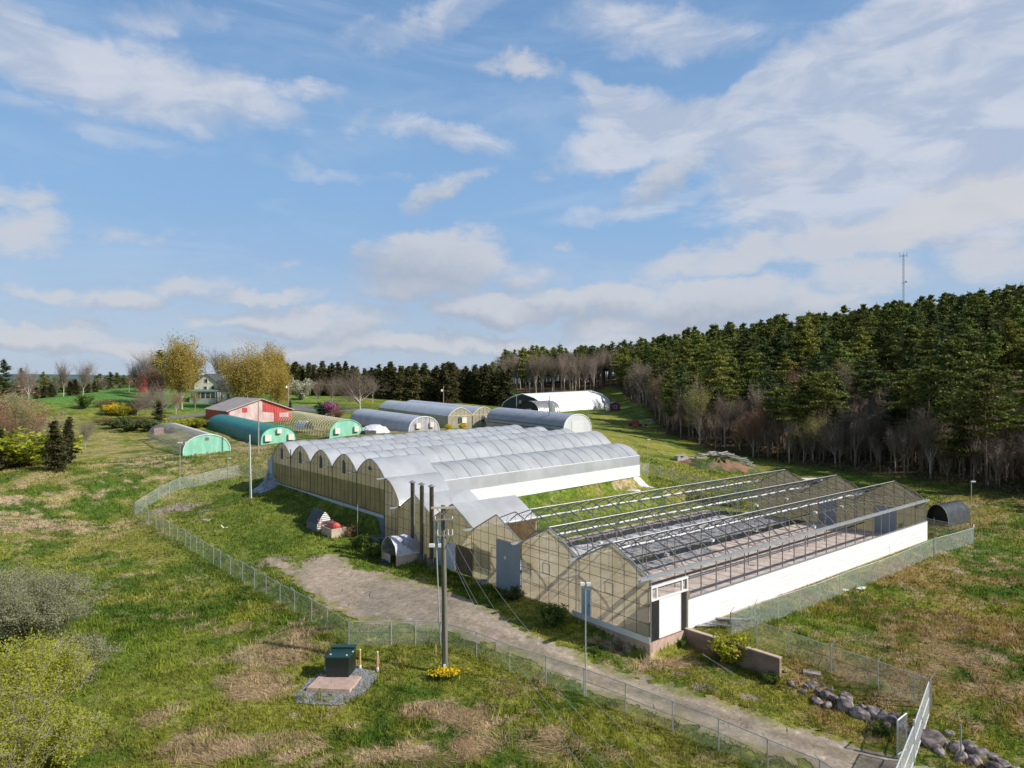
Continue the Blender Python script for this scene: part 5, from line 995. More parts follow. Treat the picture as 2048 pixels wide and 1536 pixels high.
# ---------------------------------------------------------------- hoop tunnels up the slope
MINT = ribs(M('mint_paint', (.26, .58, .42), .55, .14, .9, stretch=(1, 1, .3), detail=8), (VX, VY, 0), .82, .02); TEAL = M('teal_film', (.012, .22, .20), .35, .12, .6, bump=.03); TEALR = ribs(TEAL, (UX, UY, 0), 1.2, .03)
HOOPW = M('hoop_galv', (.24, .25, .28), .5, .1, 3, metal=.3); HOOPT = M('hoop_tan', (.58, .50, .40), .6, .1, 3)
def tunnel(name, label, px, d, z, W, h, L, cover=None, end=MINT, hoops=None, boxes=(), pw=.6, slope=.03, endname='end_wall', edge=None, backend=None, nh=22, boxsz=.85, ends=None, cat='greenhouse'):
    x = (px - 1024) / F * d; o = Vector((x, d, z)); th = thing(name, label, cat, o); N = 16
    def pt(u, q, k=1.0): a = math.pi * u; return o + V3 * (-W / 2 * math.cos(a)) + U3 * (L * q) + Z3 * (max(0, h * k * math.sin(a) ** pw) + slope * L * q)
    if cover:
        n = 30; V = [pt(k / N, q / n) for q in range(n + 1) for k in range(N + 1)]; MB().add(V, [(q * (N + 1) + i, q * (N + 1) + i + 1, (q + 1) * (N + 1) + i + 1, (q + 1) * (N + 1) + i) for q in range(n) for i in range(N)]).build('cover', cover, th, smooth=True)
    if hoops:
        m = MB().path([pt(k / N, 0) - o for k in range(N + 1)], .05, 5); me = bpy.data.meshes.new('hoop'); me.from_pydata(m.v, [], m.f); me.materials.append(hoops)
        for k in range(nh): c = bpy.data.objects.new('hoop', me); C.objects.link(c); c.parent = th; c.location = U3 * (L * k / (nh - 1)) + Z3 * (slope * L * k / (nh - 1))
        for u in (.06, .5, .94): MB().tube(pt(u, 0), pt(u, 1), .05, n=5).build('purlin', hoops, th)
    if end: MB().poly([o - U3 * .03 - V3 * W / 2 - Z3 * .8, o - U3 * .03 + V3 * W / 2 - Z3 * .8] + [pt(1 - k / N, 0) - U3 * .03 for k in range(N + 1)]).build(endname, end, th)
    MB().path([pt(k / N, 0) - U3 * .06 for k in range(N + 1)], .09, 6).build('end_arch', edge or end or HOOPW, th)
    if backend: MB().poly([pt(k / N, 1) for k in range(N + 1)]).build('back_wall', backend, th)
    for u, zz, w, hh in boxes:
        c = o + V3 * u + Z3 * zz; b = MB().bx(-w / 2, w / 2, -.5, -.05, -hh / 2, hh / 2, c, V3, U3).build('fan_box', M('cream_fan_box', (.76, .68, .60), .6, .05, 1), th); MB().bx(-w / 2 - .02, w / 2, -.04, -.035, -hh / 2 - .25, -hh / 2, c, V3, U3).build('painted_fan_shadow', DSTEEL, b)  # dark strip below each fan box stands in for its shadow
    return th, o
W_ = .62
th, o = tunnel('hoop_tunnel', 'uncovered hoop tunnel frame with mint end wall at the far left', 414, 114, 5.1, 7.4, 2.95, 25, None, MINT, HOOPW, (), pw=.8, nh=26, edge=M('pale_mint', (.6, .75, .68), .5))
MB().bx(-.3, .3, -.08, -.04, 2.0, 2.5, o, V3, U3).build('gable_vent', DSTEEL, th); MB().bx(-2.6, -.9, L_ := 24.5, 24.6, 1.6, 2.9, o, V3, U3).build('pink_board', M('pink_board', (.48, .28, .24), .7), th)
for a in (-.3, 1.2): MB().bx(a, a + .8, 12, 13.2, .3, .9, o, V3, U3).build('bench', M('pale_bench', (.6, .6, .58), .6), th)
tunnel('hoop_tunnel', 'hoop tunnel under dark teal film with mint end wall', 557, 124, 5.6, 6.5, 3.1, 32, TEAL, MINT, None, ((-2.0, 1.15, 1.1, 1.1), (0, 2.3, .75, .8), (2.15, 1.15, 1.0, 1.05)), pw=.62, edge=TEAL, backend=TEAL)
tunnel('hoop_tunnel', 'tan hoop frame with mint end wall and two fan boxes', 693, 124, 6.75, 6.5, 3.15, 24, None, MINT, HOOPT, ((-1.9, 1.25, .9, .95), (1.75, 1.45, .8, .95)), pw=.7)
th, o = tunnel('hoop_tunnel', 'grey film tunnel with white framed slatted end', 848, 136, 6.7, 7.0, 3.15, 25, M('grey_film', (.42, .44, .48), .35, .1, .5, bump=.02), ribs(M('grey_slats', (.42, .42, .45), .6, .15, 1.5), (VX, VY, 0), 1.6, .05), None, ((-1.5, 1.4, .95, 1.0), (1.6, 1.5, .85, .95)), pw=.72, edge=WHITE, backend=FILM2)
m = MB()
for k in (-2.2, -.9, .4, 1.4, 2.5): m.tube(o + V3 * k - U3 * .08, o + V3 * k - U3 * .08 + Z3 * (3.05 * math.sqrt(max(0, 1 - (k / 3.5) ** 2))), .05, n=4)
m.build('studs', WHITE, th)
th, o = tunnel('hoop_tunnel', 'grey film hoop house with plain white end before the white building', 1155, 136, 6.3, 7.7, 4.0, 24.5, FILM2, M('pale_end', (.60, .62, .64), .5, .06, .8), None, (), pw=.62, edge=WHITE, backend=FILM2, slope=.025)
MB().bx(-1.6, 1.6, -.1, -.05, 0, 2.7, o, V3, U3).build('roll_door', M('pale_door', (.66, .68, .68), .5, .03, 1), th); MB().tube(o - V3 * 3.9 + Z3 * 1.7, o - V3 * 3.85 + U3 * 24 + Z3 * 2.25, .08, n=5).build('side_rail', DSTEEL, th); MB().tube(o - V3 * 3.95 + Z3 * 1.0, o - V3 * 3.9 + U3 * 24 + Z3 * 1.6, .08, n=5).build('side_rail', DSTEEL, th)
# double greenhouse
def double():
    d = 154; z = 6.1; W = 6.4; L = 31; x = (944.5 - 1024) / F * d; o = Vector((x, d, z)); th = thing('greenhouse', 'pale tan double greenhouse of two joined bays up the slope', 'greenhouse', o); E, r = 3.1, 1.75; N = 12; TG = ribs(M('tan_glazing', (.50, .45, .32), .45, .1, 1, transl=.3), (VX, VY, 0), 1, .02)
    for s_ in (-1, 0):
        V = []; n = 24
        pf = lambda u: E + r * (1 - .8 * abs(2 * u - 1) ** 2.2 - .2 * abs(2 * u - 1)); P_ = lambda u, q: o + V3 * (s_ * W + W * u) + U3 * (L * q) + Z3 * (pf(u) + .03 * L * q)
        V = [P_(k / N, q / n) for q in range(n + 1) for k in range(N + 1)]; MB().add(V, [(q * (N + 1) + i, q * (N + 1) + i + 1, (q + 1) * (N + 1) + i + 1, (q + 1) * (N + 1) + i) for q in range(n) for i in range(N)]).build('film_roof', M('grey_blue_film', (.47, .50, .55), .35, .06, .5), th, smooth=True)
        MB().poly([P_(0, 0) - Z3 * (E + .6), P_(1, 0) - Z3 * (E + .6)] + [P_(1 - k / N, 0) for k in range(N + 1)]).build('gable', TG, th)
        m = MB()
        for k in range(0, 7): q = P_(k / 6, 0) - U3 * .06; m.tube(Vector((q.x, q.y, z - .5)), q, .07, n=4)
        m.path([P_(k / N, 0) - U3 * .05 for k in range(N + 1)], .08, 5); m.tube(P_(0, 0) - U3 * .06, P_(1, 0) - U3 * .06, .05, n=4); m.build('frame_ribs', M('cream_rib', (.72, .68, .56), .6), th)
        c = o + V3 * (s_ * W + W * (.52)) - U3 * .1; MB().bx(0, 1.25, -.4, -.02, 1.5, 2.7, c, V3, U3).build('fan_box', MATS['cream_fan_box'], th); MB().bx(-.7, -.05, -.1, -.02, 1.5, 2.8, c, V3, U3).build('louver', VENTM, th)
        MB().poly([P_(k / N, 1) for k in range(N + 1)] + [P_(1, 1) - Z3 * E, P_(0, 1) - Z3 * E]).build('back_wall', TG, th)
    MB().quad(o - V3 * W - Z3 * .5, o - V3 * W + U3 * L + Z3 * .4, o - V3 * W + U3 * L + Z3 * (E + .9), o - V3 * W + Z3 * E).build('side_wall', ribs(M('tan_grey_side', (.40, .38, .31), .5, .1, 1), (UX, UY, 0), .8, .02), th)
    MB().quad(o + V3 * W - Z3 * .5, o + V3 * W + U3 * L + Z3 * .4, o + V3 * W + U3 * L + Z3 * (E + .9), o + V3 * W + Z3 * E).build('side_wall', TG, th)
double()
# film bundle and dark shed next to it
p = gd(757, 130); p.z = 6.2
V = []; N = 14; n = 14; rgn = np.random.default_rng(4)
for q in range(n + 1):
    for k in range(N + 1): a = math.pi * k / N; e = 1 - abs(2 * q / n - 1) ** 3 * .45; V.append(p + V3 * (-2.9 * e * math.cos(a) * 1.0) + U3 * (q / n * 5 - 1) + Z3 * (2.35 * e * math.sin(a) ** .8 + rgn.normal(0, .06)))
tag(MB().add(V, [(q * (N + 1) + i, q * (N + 1) + i + 1, (q + 1) * (N + 1) + i + 1, (q + 1) * (N + 1) + i) for q in range(n) for i in range(N)] + [tuple(range(N, -1, -1))]).build('film_bundle', CRUMP, origin=p), 'crumpled white film mound beside the tan hoop frame', 'plastic mound')
p = gd(737, 126); p.z = 6.3; th = thing('cart', 'dark loaded cart between the hoop frame and white mound', 'cart', p); MB().bx(-1.1, 1.1, -.8, .8, .5, 1.5, p, V3, U3).build('load', M('dark_load', (.06, .06, .08), .7, .3, 3), th)
for s_ in (-.7, .7): MB().tube(p + V3 * s_ - U3 * .9 + Z3 * .4, p + V3 * s_ - U3 * .75 + Z3 * .4, .38, n=14).build('wheel', BLACKM, th)
# another white film roll inside the tan frame
p = gd(618, 135); p.z = 7.4; V = []
for q in range(n + 1):
    for k in range(N + 1): a = math.pi * k / N; V.append(p + V3 * (-1.0 * math.cos(a)) + U3 * (q / n * 5) + Z3 * (1.5 * math.sin(a) + rgn.normal(0, .05)))
tag(MB().add(V, [(q * (N + 1) + i, q * (N + 1) + i + 1, (q + 1) * (N + 1) + i + 1, (q + 1) * (N + 1) + i) for q in range(n) for i in range(N)]).build('film_bundle', CRUMP, origin=p), 'rolled white film inside the tan hoop frame', 'plastic mound')
# ---------------------------------------------------------------- barn, house, white building
def barn():
    A = Vector((-61.3, 150, 7.0)); W, L, E, Rg = 14.2, 16.4, 3.25, 5.75; RED = ribs(M('barn_red', (.52, .075, .065), .6, .15, .5), (VX, VY, 0), 1.6, .03); DRED = M('barn_red_side', (.33, .05, .045), .65, .2, .7)
    th = thing('barn', 'red barn with grey metal roof and faded patches on its gable', 'barn', A); q = lambda a, b, z: A + V3 * a + U3 * b + Z3 * z
    MB().add([q(0, 0, -1.5), q(W, 0, -1.5), q(W, 0, E), q(W / 2, 0, Rg), q(0, 0, E), q(0, L, -.5), q(W, L, -.5), q(W, L, E), q(W / 2, L, Rg), q(0, L, E)], [(0, 1, 2, 3, 4), (9, 8, 7, 6, 5), (1, 6, 7, 2), (0, 4, 9, 5)]).build('wall', RED, th)
    FR = M('faded_boards', (.60, .38, .36), .8, col2=(.72, .62, .58), scale=.55, lo=.4, hi=.6, stretch=(1, 1, .5))
    MB().poly([q(.3, -.04, 0), q(10, -.04, 0), q(10, -.04, 2.6), q(W / 2 + .3, -.04, 2.9), q(W / 2 + .3, -.04, Rg - .35), q(W / 2 - .2, -.04, Rg - .25), q(.3, -.04, E - .1)]).build('faded_cladding', FR, th); MB().bx(3.0, 4.1, -.08, -.05, 2.9, 3.9, A, V3, U3).build('red_patch', RED, th); MB().bx(11.2, 13.3, -.09, -.045, 1.6, 2.6, A, V3, U3).build('faded_patch', FR, th)
    RF = ribs(M('barn_roof', (.42, .38, .36), .55, .12, .8), (UX, UY, 0), 1.5, .03)
    for s_ in (0, 1): a0, a1 = (-.4, W / 2) if s_ == 0 else (W / 2, W + .4); z0, z1 = (E - .12, Rg) if s_ == 0 else (Rg, E - .12); MB().add([q(a0, -.4, z0 + .02), q(a1, -.4, z1 + .02), q(a1, L + .4, z1 + .02), q(a0, L + .4, z0 + .02), q(a0, -.4, z0 + .16), q(a1, -.4, z1 + .16), q(a1, L + .4, z1 + .16), q(a0, L + .4, z0 + .16)], [(0, 3, 2, 1), (4, 5, 6, 7), (0, 1, 5, 4), (1, 2, 6, 5), (2, 3, 7, 6), (3, 0, 4, 7)]).build('roof_slope', RF, th)
    MB().bx(4.6, 5.2, 3, 3.1, 0, .1, q(0, 0, 5.0), V3, U3).bx(2, 5.5, 5.5, 5.9, .02, .05, q(0, 0, 4.9), V3, U3) if 0 else None
    MB().tube(q(-.42, -.42, E - .08), q(W / 2, -.42, Rg + .06), .09, n=5).tube(q(W / 2, -.42, Rg + .06), q(W + .42, -.42, E - .08), .09, n=5).build('verge_trim', M('pale_pink_trim', (.6, .45, .42), .7), th); MB().bx(10.1, 10.25, -.1, -.05, 0, 3.5, A, V3, U3).build('corner_trim', RED, th); MB().bx(6.8, 9.2, -.1, -.05, -.3, 1.0, A, V3, U3).build('pale_door', M('beige_sheet', (.6, .5, .42), .7), th)
barn()
def box_house(name, label, o, ax, ay, W, D, E, Rg, wallm, roofm, wins=(), porch=None, cat='house'):
    th = thing(name, label, cat, o); q = lambda a, b, z: o + ax * a + ay * b + Z3 * z
    MB().add([q(0, 0, -1), q(W, 0, -1), q(W, 0, E), q(W / 2, 0, Rg), q(0, 0, E), q(0, D, -1), q(W, D, -1), q(W, D, E), q(W / 2, D, Rg), q(0, D, E)], [(0, 1, 2, 3, 4), (9, 8, 7, 6, 5), (1, 6, 7, 2), (0, 4, 9, 5)]).build('wall', wallm, th)
    e = .3
    for s_ in (0, 1):
        a0, a1 = (-e, W / 2) if s_ == 0 else (W / 2, W + e); k = (Rg - E) / (W / 2) * e; z0, z1 = (E - k, Rg) if s_ == 0 else (Rg, E - k)
        MB().add([q(a0, -e, z0 + .02), q(a1, -e, z1 + .02), q(a1, D + e, z1 + .02), q(a0, D + e, z0 + .02), q(a0, -e, z0 + .18), q(a1, -e, z1 + .18), q(a1, D + e, z1 + .18), q(a0, D + e, z0 + .18)], [(0, 3, 2, 1), (4, 5, 6, 7), (0, 1, 5, 4), (1, 2, 6, 5), (2, 3, 7, 6), (3, 0, 4, 7)]).build('roof_slope', roofm, th)
    for a, z, w, h in wins: f = MB().bx(a - w / 2 - .1, a + w / 2 + .1, -.1, -.02, z - .1, z + h + .1, o, ax, ay).build('window', WHITE, th); MB().bx(a - w / 2, a + w / 2, -.12, -.1, z, z + h, o, ax, ay).build('pane', M('window_glass', (.05, .07, .09), .1, .2, 1, spec=.8), f)
    return th, q
X3, Y3 = Vector((1, 0, 0)), Vector((0, 1, 0)); YW = M('pale_yellow_siding', (.82, .82, .64), .6, .05, 1); DR = M('dark_shingles', (.07, .08, .085), .8, .15, 2)
o = gd(388, 203); th, q = box_house('house', 'pale yellow farmhouse with a windowed porch between the maples', o, X3, Y3, 7.2, 9, 5.0, 8.0, YW, DR, ((5.6, 3.2, .8, 1.2), (3.4, 3.2, .8, 1.2), (3.6, 5.6, .7, 1.0)))
MB().bx(-.2, 7.4, -2.4, -.05, -1.2, .8, o).build('porch_base', M('porch_grey', (.42, .44, .44), .7), th); MB().add([tuple(q(*c)) for c in ((-.4, -2.7, 2.9), (7.6, -2.7, 2.9), (7.6, 0, 3.5), (-.4, 0, 3.5), (-.4, -2.7, 3.05), (7.6, -2.7, 3.05), (7.6, 0, 3.65), (-.4, 0, 3.65))], [(0, 3, 2, 1), (4, 5, 6, 7), (0, 1, 5, 4), (1, 2, 6, 5), (2, 3, 7, 6), (3, 0, 4, 7)]).build('porch_roof', M('green_grey_roof', (.16, .22, .20), .7), th)
for k in range(5): a = .1 + k * 1.45; f = MB().bx(a, a + 1.4, -2.4, -2.3, .85, 2.85, o).build('window', WHITE, th); MB().bx(a + .12, a + 1.28, -2.43, -2.4, 1.0, 2.7, o).build('pane', MATS['window_glass'], f)
MB().bx(7.4, 14.5, -1.5, 5, -1.2, 3.0, o).build('side_wing', YW, th); MB().add([tuple(q(*c)) for c in ((7.2, -1.9, 3.0), (14.8, -1.9, 3.0), (14.8, 1.7, 4.9), (7.2, 1.7, 4.9), (14.8, 5.4, 3.0), (7.2, 5.4, 3.0))], [(0, 1, 2, 3), (3, 2, 4, 5), (1, 4, 2), (0, 3, 5)]).build('wing_roof', DR, th)
for a in (8.2, 10.2, 12.6): f = MB().bx(a, a + .9, -1.6, -1.5, .9, 2.4, o).build('window', WHITE, th); MB().bx(a + .1, a + .8, -1.63, -1.6, 1.0, 2.3, o).build('pane', MATS['window_glass'], f)
MB().bx(7.6, 8.6, -2.1, -1.7, .0, 2.8, o).build('porch_column', WHITE, th); MB().bx(7.2, 9.8, -1.0, 1.2, 3.6, 6.2, o).build('dormer', M('dark_dormer', (.12, .14, .14), .7), th)
o = gd(419, 235); o.z = 9.5; box_house('house', 'small white gabled house behind the yellow farmhouse', o, X3, Y3, 4.2, 7, 6.6, 8.9, WHITE, M('grey_shingles', (.3, .3, .31), .8), ((2.1, 6.2, .6, .8),))
o = gd(276, 214); box_house('shed', 'small red shed on the hill among bare trees', o, X3, Y3, 2.0, 3, 5.2, 6.2, M('bright_red_wall', (.62, .09, .09), .6), DR, ((1.0, 2.4, .4, .6),), cat='shed')
def fabric():
    a = Vector((3, 200, 0)); b = Vector((27.5, 240.5, 0)); ax = (b - a); L = ax.length; ax.normalize(); ay = Vector((-ax.y, ax.x, 0)); z = 6.6; W = 14.5; h = 6.45; o = Vector((a.x, a.y, z)); th = thing('fabric_building', 'large white fabric building with dark gable end at the wood', 'building', o); N = 18
    pr = [(-W / 2, 0), (-W / 2, 2.2), (-W * .43, 3.9), (-W * .27, 5.3), (0, h), (W * .27, 5.3), (W * .43, 3.9), (W / 2, 2.2), (W / 2, 0)]; n = 14; V = []; sm = []
    for q in range(n + 1):
        for x, zz in pr: V.append(o + ax * (L * q / n) + ay * x + Z3 * (zz + .3 * q / n - (.8 if zz == 0 else 0)))
    k = len(pr); MB().add(V, [(q * k + i, q * k + i + 1, (q + 1) * k + i + 1, (q + 1) * k + i) for q in range(n) for i in range(k - 1)]).build('fabric_cover', CLOTH, th, smooth=True)
    MB().poly([o - ax * .05 + ay * x + Z3 * (zz - (.8 if zz == 0 else 0)) for x, zz in pr]).build('front_gable', M('dark_gable', (.03, .035, .045), .6, .1, 1), th); MB().path([o - ax * .08 + ay * x + Z3 * zz for x, zz in pr], .12, 5).build('gable_edge', CLOTH, th)
    MB().poly([o + ax * L + ay * x + Z3 * zz for x, zz in reversed(pr)]).build('back_gable', CLOTH, th); MB().bx(.3, 1.2, -.1, 0, 3.6, 4.6, o - ax * .12, ay, -ax).build('gable_vent', M('vent_green', (.28, .36, .34), .6), th)
fabric()
th, o = tunnel('hoop_shed', 'short corrugated metal hoop shed with dark front before the white building', 1056, 176, 7.2, 9, 4.6, 9, None, None, None, (), pw=.7, cat='shed')
for c in list(th.children): bpy.data.objects.remove(c)
N = 16; ax, ay = V3, U3; pr = [(-4.4 * math.cos(math.pi * k / N), 4.5 * math.sin(math.pi * k / N) ** .7) for k in range(N + 1)]; n = 12; L = 7.5
V = [o + ay * (-x) + ax * (L * q / n) + Z3 * z for q in range(n + 1) for x, z in pr]; MB().add(V, [(q * (N + 1) + i, q * (N + 1) + i + 1, (q + 1) * (N + 1) + i + 1, (q + 1) * (N + 1) + i) for q in range(n) for i in range(N)]).build('corrugated_roof', ribs(M('bare_metal', (.52, .48, .42), .3, .2, 1, metal=.7), (VX, VY, 0), 1.2, .05), th, smooth=True)
MB().poly([o + ay * (-x) + Z3 * z + ax * .4 for x, z in pr]).build('front_wall', M('dark_front', (.035, .03, .035), .7), th); MB().poly([o + ay * (-x) + Z3 * z + ax * L for x, z in pr]).build('back_wall', M('dark_front', (.035, .03, .035), .7), th); MB().tube(o + ax * .3 + ay * 1 + Z3 * 2.2, o + ax * .3 - ay * 1 + Z3 * 2.3, .25, n=8).build('door_hood', WHITE, th)
p = gd(1104, 170); p.z = 7.4; th = thing('silo', 'small shiny feed silo beside the metal hoop shed', 'silo', p); MB().tube(p + Z3 * 1.2, p + Z3 * 3.6, .85, n=18).tube(p + Z3 * .4, p + Z3 * 1.2, .25, .85, 18).tube(p + Z3 * 3.6, p + Z3 * 4.1, .85, .2, 18).build('tank', M('silo_zinc', (.62, .62, .62), .3, .1, 1, metal=.6), th)
for a in range(4): q = Vector((.75 * math.cos(a * 1.57 + .7), .75 * math.sin(a * 1.57 + .7), 0)); MB().tube(p + q - Z3 * .3, p + q + Z3 * 1.8, .06, n=5).build('leg', STEEL, th)
o = gd(1220, 205); o.z += .1; th, q = box_house('shed', 'dark red garden shed with porch at the wood edge', o, X3, Y3, 3.0, 3.2, 1.9, 2.5, M('dark_red_boards', (.16, .06, .06), .7), M('shed_roof_grey', (.25, .22, .25), .7), ((1.6, .8, .7, .7),), cat='shed'); MB().bx(-.9, -.05, -.2, 2, 0, .9, o).build('white_side', M('shed_white', (.6, .58, .55), .6), th)
# vehicles below the wood
p = gd(1271, 178); p.z += .05; th = thing('car', 'small red car parked at the shaded wood edge', 'car', p); RP = M('red_paint', (.42, .03, .04), .3, .05, 1, spec=.7); ax, ay = Vector((.95, -.3, 0)).normalized(), Vector((.3, .95, 0)).normalized()
def carbody(th, p, ax, ay, paint, L=3.9, W=1.65):
    prof = [(-L / 2, .3), (-L / 2, .85), (-L / 2 + .7, .95), (-L * .2, 1.42), (L * .2, 1.45), (L * .36, .98), (L / 2, .85), (L / 2, .3)]; pts = [p + ax * x - ay * W / 2 + Z3 * z for x, z in prof] + [p + ax * x * (.98) + ay * W / 2 + Z3 * z for x, z in prof]; k = len(prof)
    MB().add(pts, [tuple(range(k)), tuple(range(2 * k - 1, k - 1, -1))] + [(i, (i + 1) % k, k + (i + 1) % k, k + i) for i in range(k)]).build('body', paint, th)
    MB().bx(-L * .18, L * .26, -W / 2 - .02, -W / 2 + .01, .98, 1.34, p, ax, ay).build('side_window', MATS['window_glass'], th)
    for x in (-L * .32, L * .32):
        for y in (-W / 2, W / 2): MB().tube(p + ax * x + ay * (y - .1) + Z3 * .3, p + ax * x + ay * (y + .1) + Z3 * .3, .31, n=14).build('wheel', BLACKM, th)
carbody(th, p, ax, ay, RP)
p = gd(1292, 176); th = thing('boat_trailer', 'small blue and white boat on a trailer beside the red car', 'boat', p); ax, ay = Vector((.96, -.28, 0)).normalized(), Vector((.28, .96, 0)).normalized(); m = MB(); S_ = [(-1.7, .7, .5), (-.8, .8, .42), (.4, .75, .45), (1.3, .5, .6), (2.1, .05, 1.0)]; V = []
for x, w, kz in S_: V += [p + ax * x - ay * w + Z3 * 1.15, p + ax * x + Z3 * kz, p + ax * x + ay * w + Z3 * 1.15]
m.add(V, [(3 * i + j, 3 * i + j + 1, 3 * i + j + 4, 3 * i + j + 3) for i in range(4) for j in range(2)] + [(0, 1, 2)]).build('hull', M('hull_white', (.55, .58, .62), .4), th); MB().add([v + Z3 * (.02 if i % 3 != 1 else .75) for i, v in enumerate(V)], [(3 * i + j, 3 * i + j + 1, 3 * i + j + 4, 3 * i + j + 3) for i in range(4) for j in range(2)]).build('blue_cover', M('blue_cover', (.06, .18, .38), .5), th)
for y in (-.7, .7): MB().tube(p + ay * (y - .08) + Z3 * .28, p + ay * (y + .08) + Z3 * .28, .28, n=12).build('wheel', BLACKM, th)
# green plant benches by the drive
p = gd(645, 172); th = thing('plant_rack', 'green metal plant rack beside the drive', 'plant rack', p); m = MB(); GR = M('rack_green', (.05, .22, .14), .5)
for x in (-1.6, 0, 1.6):
    for y in (-.5, .5): MB().tube(p + Vector((x, y, 0)), p + Vector((x, y, 1.7)), .06, n=5).build('leg', GR, th)
for z in (.9, 1.7): MB().bx(-1.8, 1.8, -.6, .6, z, z + .08, p).build('shelf', GR, th)
# ---------------------------------------------------------------- trees
def leafm(name, c1, c2, tl=.25, rnd=.22): return M(name, c1, .75, col2=c2, scale=.9, detail=4, transl=tl, objrand=rnd, spec=.25)
BARK = M('bark_brown', (.15, .115, .085), .9, .25, 3, stretch=(3, 3, .5), objrand=.2); BARKG = M('bark_grey', (.42, .375, .32), .9, .2, 3, stretch=(3, 3, .5), objrand=.15)
TWIG = M('twig_grey_brown', (.27, .215, .165), .9, .15, 3, objrand=.22); TWIGR = M('twig_reddish', (.32, .20, .14), .9, .2, 3, objrand=.2)
PINE = leafm('pine_needles', (.115, .150, .028), (.26, .285, .065), .22, .38); PINED = leafm('pine_needles_dark', (.058, .090, .028), (.13, .17, .052), .15, .3); SPRUCE = leafm('spruce_needles', (.060, .068, .024), (.155, .145, .055), .15, .3)
MAPLE = leafm('maple_flowers_yellow', (.36, .27, .05), (.60, .48, .13), .45, .06); OLIVE = leafm('spring_leaf_yellow_green', (.33, .36, .030), (.50, .51, .05), .4, .12)
GREYL = leafm('willow_leaf_grey', (.235, .24, .115), (.33, .33, .18), .3, .08); REDL = leafm('red_buds', (.36, .15, .10), (.46, .27, .18), .25, .15); RUST = leafm('rusty_buds', (.30, .15, .05), (.42, .26, .10), .25, .2)
GOLD = leafm('golden_flowers', (.68, .50, .015), (.85, .68, .03), .2, .03); MAGN = leafm('magenta_flowers', (.30, .09, .22), (.45, .17, .34), .2, .05); PALEL = leafm('pale_blossom', (.42, .42, .28), (.62, .60, .46), .3, .05); GREENL = leafm('fresh_green_leaf', (.065, .13, .02), (.15, .24, .04), .3, .15)
class NB:
    def __init__(s): s.V = []; s.F = []; s.n = 0
    def add(s, V, Fc): s.V.append(np.asarray(V, np.float32)); s.F.append(np.asarray(Fc, np.int32) + s.n); s.n += len(V)
    def tube(s, a, b, r0, r1, n=3):
        a = np.asarray(a, float); b = np.asarray(b, float); d = b - a; L = np.linalg.norm(d) + 1e-9; d = d / L; h = np.array([0, 0, 1.]) if abs(d[2]) < .9 else np.array([1., 0, 0]); p = np.cross(d, h); p /= np.linalg.norm(p); q = np.cross(d, p)
        t = np.arange(n) * 2 * math.pi / n; ring = np.cos(t)[:, None] * p + np.sin(t)[:, None] * q; V = np.vstack([a + ring * r0, b + ring * r1]); Fc = []
        for i in range(n): j = (i + 1) % n; Fc += [(i, j, n + j), (i, n + j, n + i)]
        s.add(V, Fc)
    def leaves(s, P, size, rg, up=.4, flat=1.0):
        n = len(P)
        if not n: return
        a = rg.normal(0, 1, (n, 3)); a[:, 2] *= flat; a /= np.linalg.norm(a, axis=1)[:, None] + 1e-9; b = rg.normal(0, 1, (n, 3)); b[:, 2] = b[:, 2] * flat + up * rg.uniform(-.3, 1, n); b -= a * (a * b).sum(1)[:, None]; b /= np.linalg.norm(b, axis=1)[:, None] + 1e-9
        sz = size * rg.uniform(.6, 1.4, n)[:, None]; V = np.stack([P - a * sz * .5, P + a * sz * .5, P + b * sz], 1).reshape(-1, 3); s.add(V, np.arange(3 * n).reshape(-1, 3))
    def mesh(s, name, mat): return npmesh(name, np.vstack(s.V), np.vstack(s.F), mat, 3)
    def arr(s): return np.vstack(s.V), np.vstack(s.F)
def pine(seed, h=16, crown=.38, wide=3.6, dens=1.0, leaf=.42, droop=.0, whorl=.75, cone=.75, nb=5):
    rg = np.random.default_rng(seed); T, K = NB(), NB(); bend = rg.normal(0, .02, 2) * h; ax = lambda z: np.array([bend[0] * (z / h) ** 2, bend[1] * (z / h) ** 2, z]); n = 7
    for i in range(n): T.tube(ax(h * i / n), ax(h * (i + 1) / n), h * .013 * (1 - i / n) + .02, h * .013 * (1 - (i + 1) / n) + .02, 6)
    for k in range(int(6 * crown * 3)):   # dead lower limbs
        z = rg.uniform(.3, 1) * crown * h; a = rg.uniform(0, 6.28); L = rg.uniform(.4, 1.6); T.tube(ax(z), ax(z) + np.array([math.cos(a) * L, math.sin(a) * L, rg.uniform(-.2, .3)]), .03, .01, 3)
    z = h * crown; 
    while z < h * .985:
        u = (z / h - crown) / (1 - crown); prof = (1 - u) ** cone * (1 - .5 * (1 - min(1, u / .25))) 
        for b in range(nb if u < .93 else 3):
            a = rg.uniform(0, 6.28); L = wide * prof * rg.uniform(.32, 1.35) + .25; zz = z + rg.uniform(-.3, .3); o = ax(zz); up = (.18 + .5 * u) * L * rg.uniform(.3, 1.2) - droop * L; e = o + np.array([math.cos(a) * L, math.sin(a) * L, up]); T.tube(o, e, .045 * (1 - u) + .012, .008, 3)
            m = max(3, int(L * 5.4 * dens)); t = rg.uniform(.22, 1.02, m); C0 = o + (e - o) * t[:, None]; C0[:, 2] += .12 * np.sin(t * 3) * L - droop * .25 * L * t ** 2; sp = .16 + .15 * L * t; q = 6
            P = np.repeat(C0, q, 0) + rg.normal(0, 1, (m * q, 3)) * np.repeat(sp, q)[:, None] * np.array([1, 1, .17]); K.leaves(P, leaf, rg, .8, .45)
        z += whorl * rg.uniform(.7, 1.3) * (1 - .35 * u)
    P = ax(h) + rg.normal(0, 1, (14, 3)) * np.array([.16, .16, .35]) - np.array([0, 0, .3]); K.leaves(P, leaf * .7, rg, 1.5, .6); return T, K
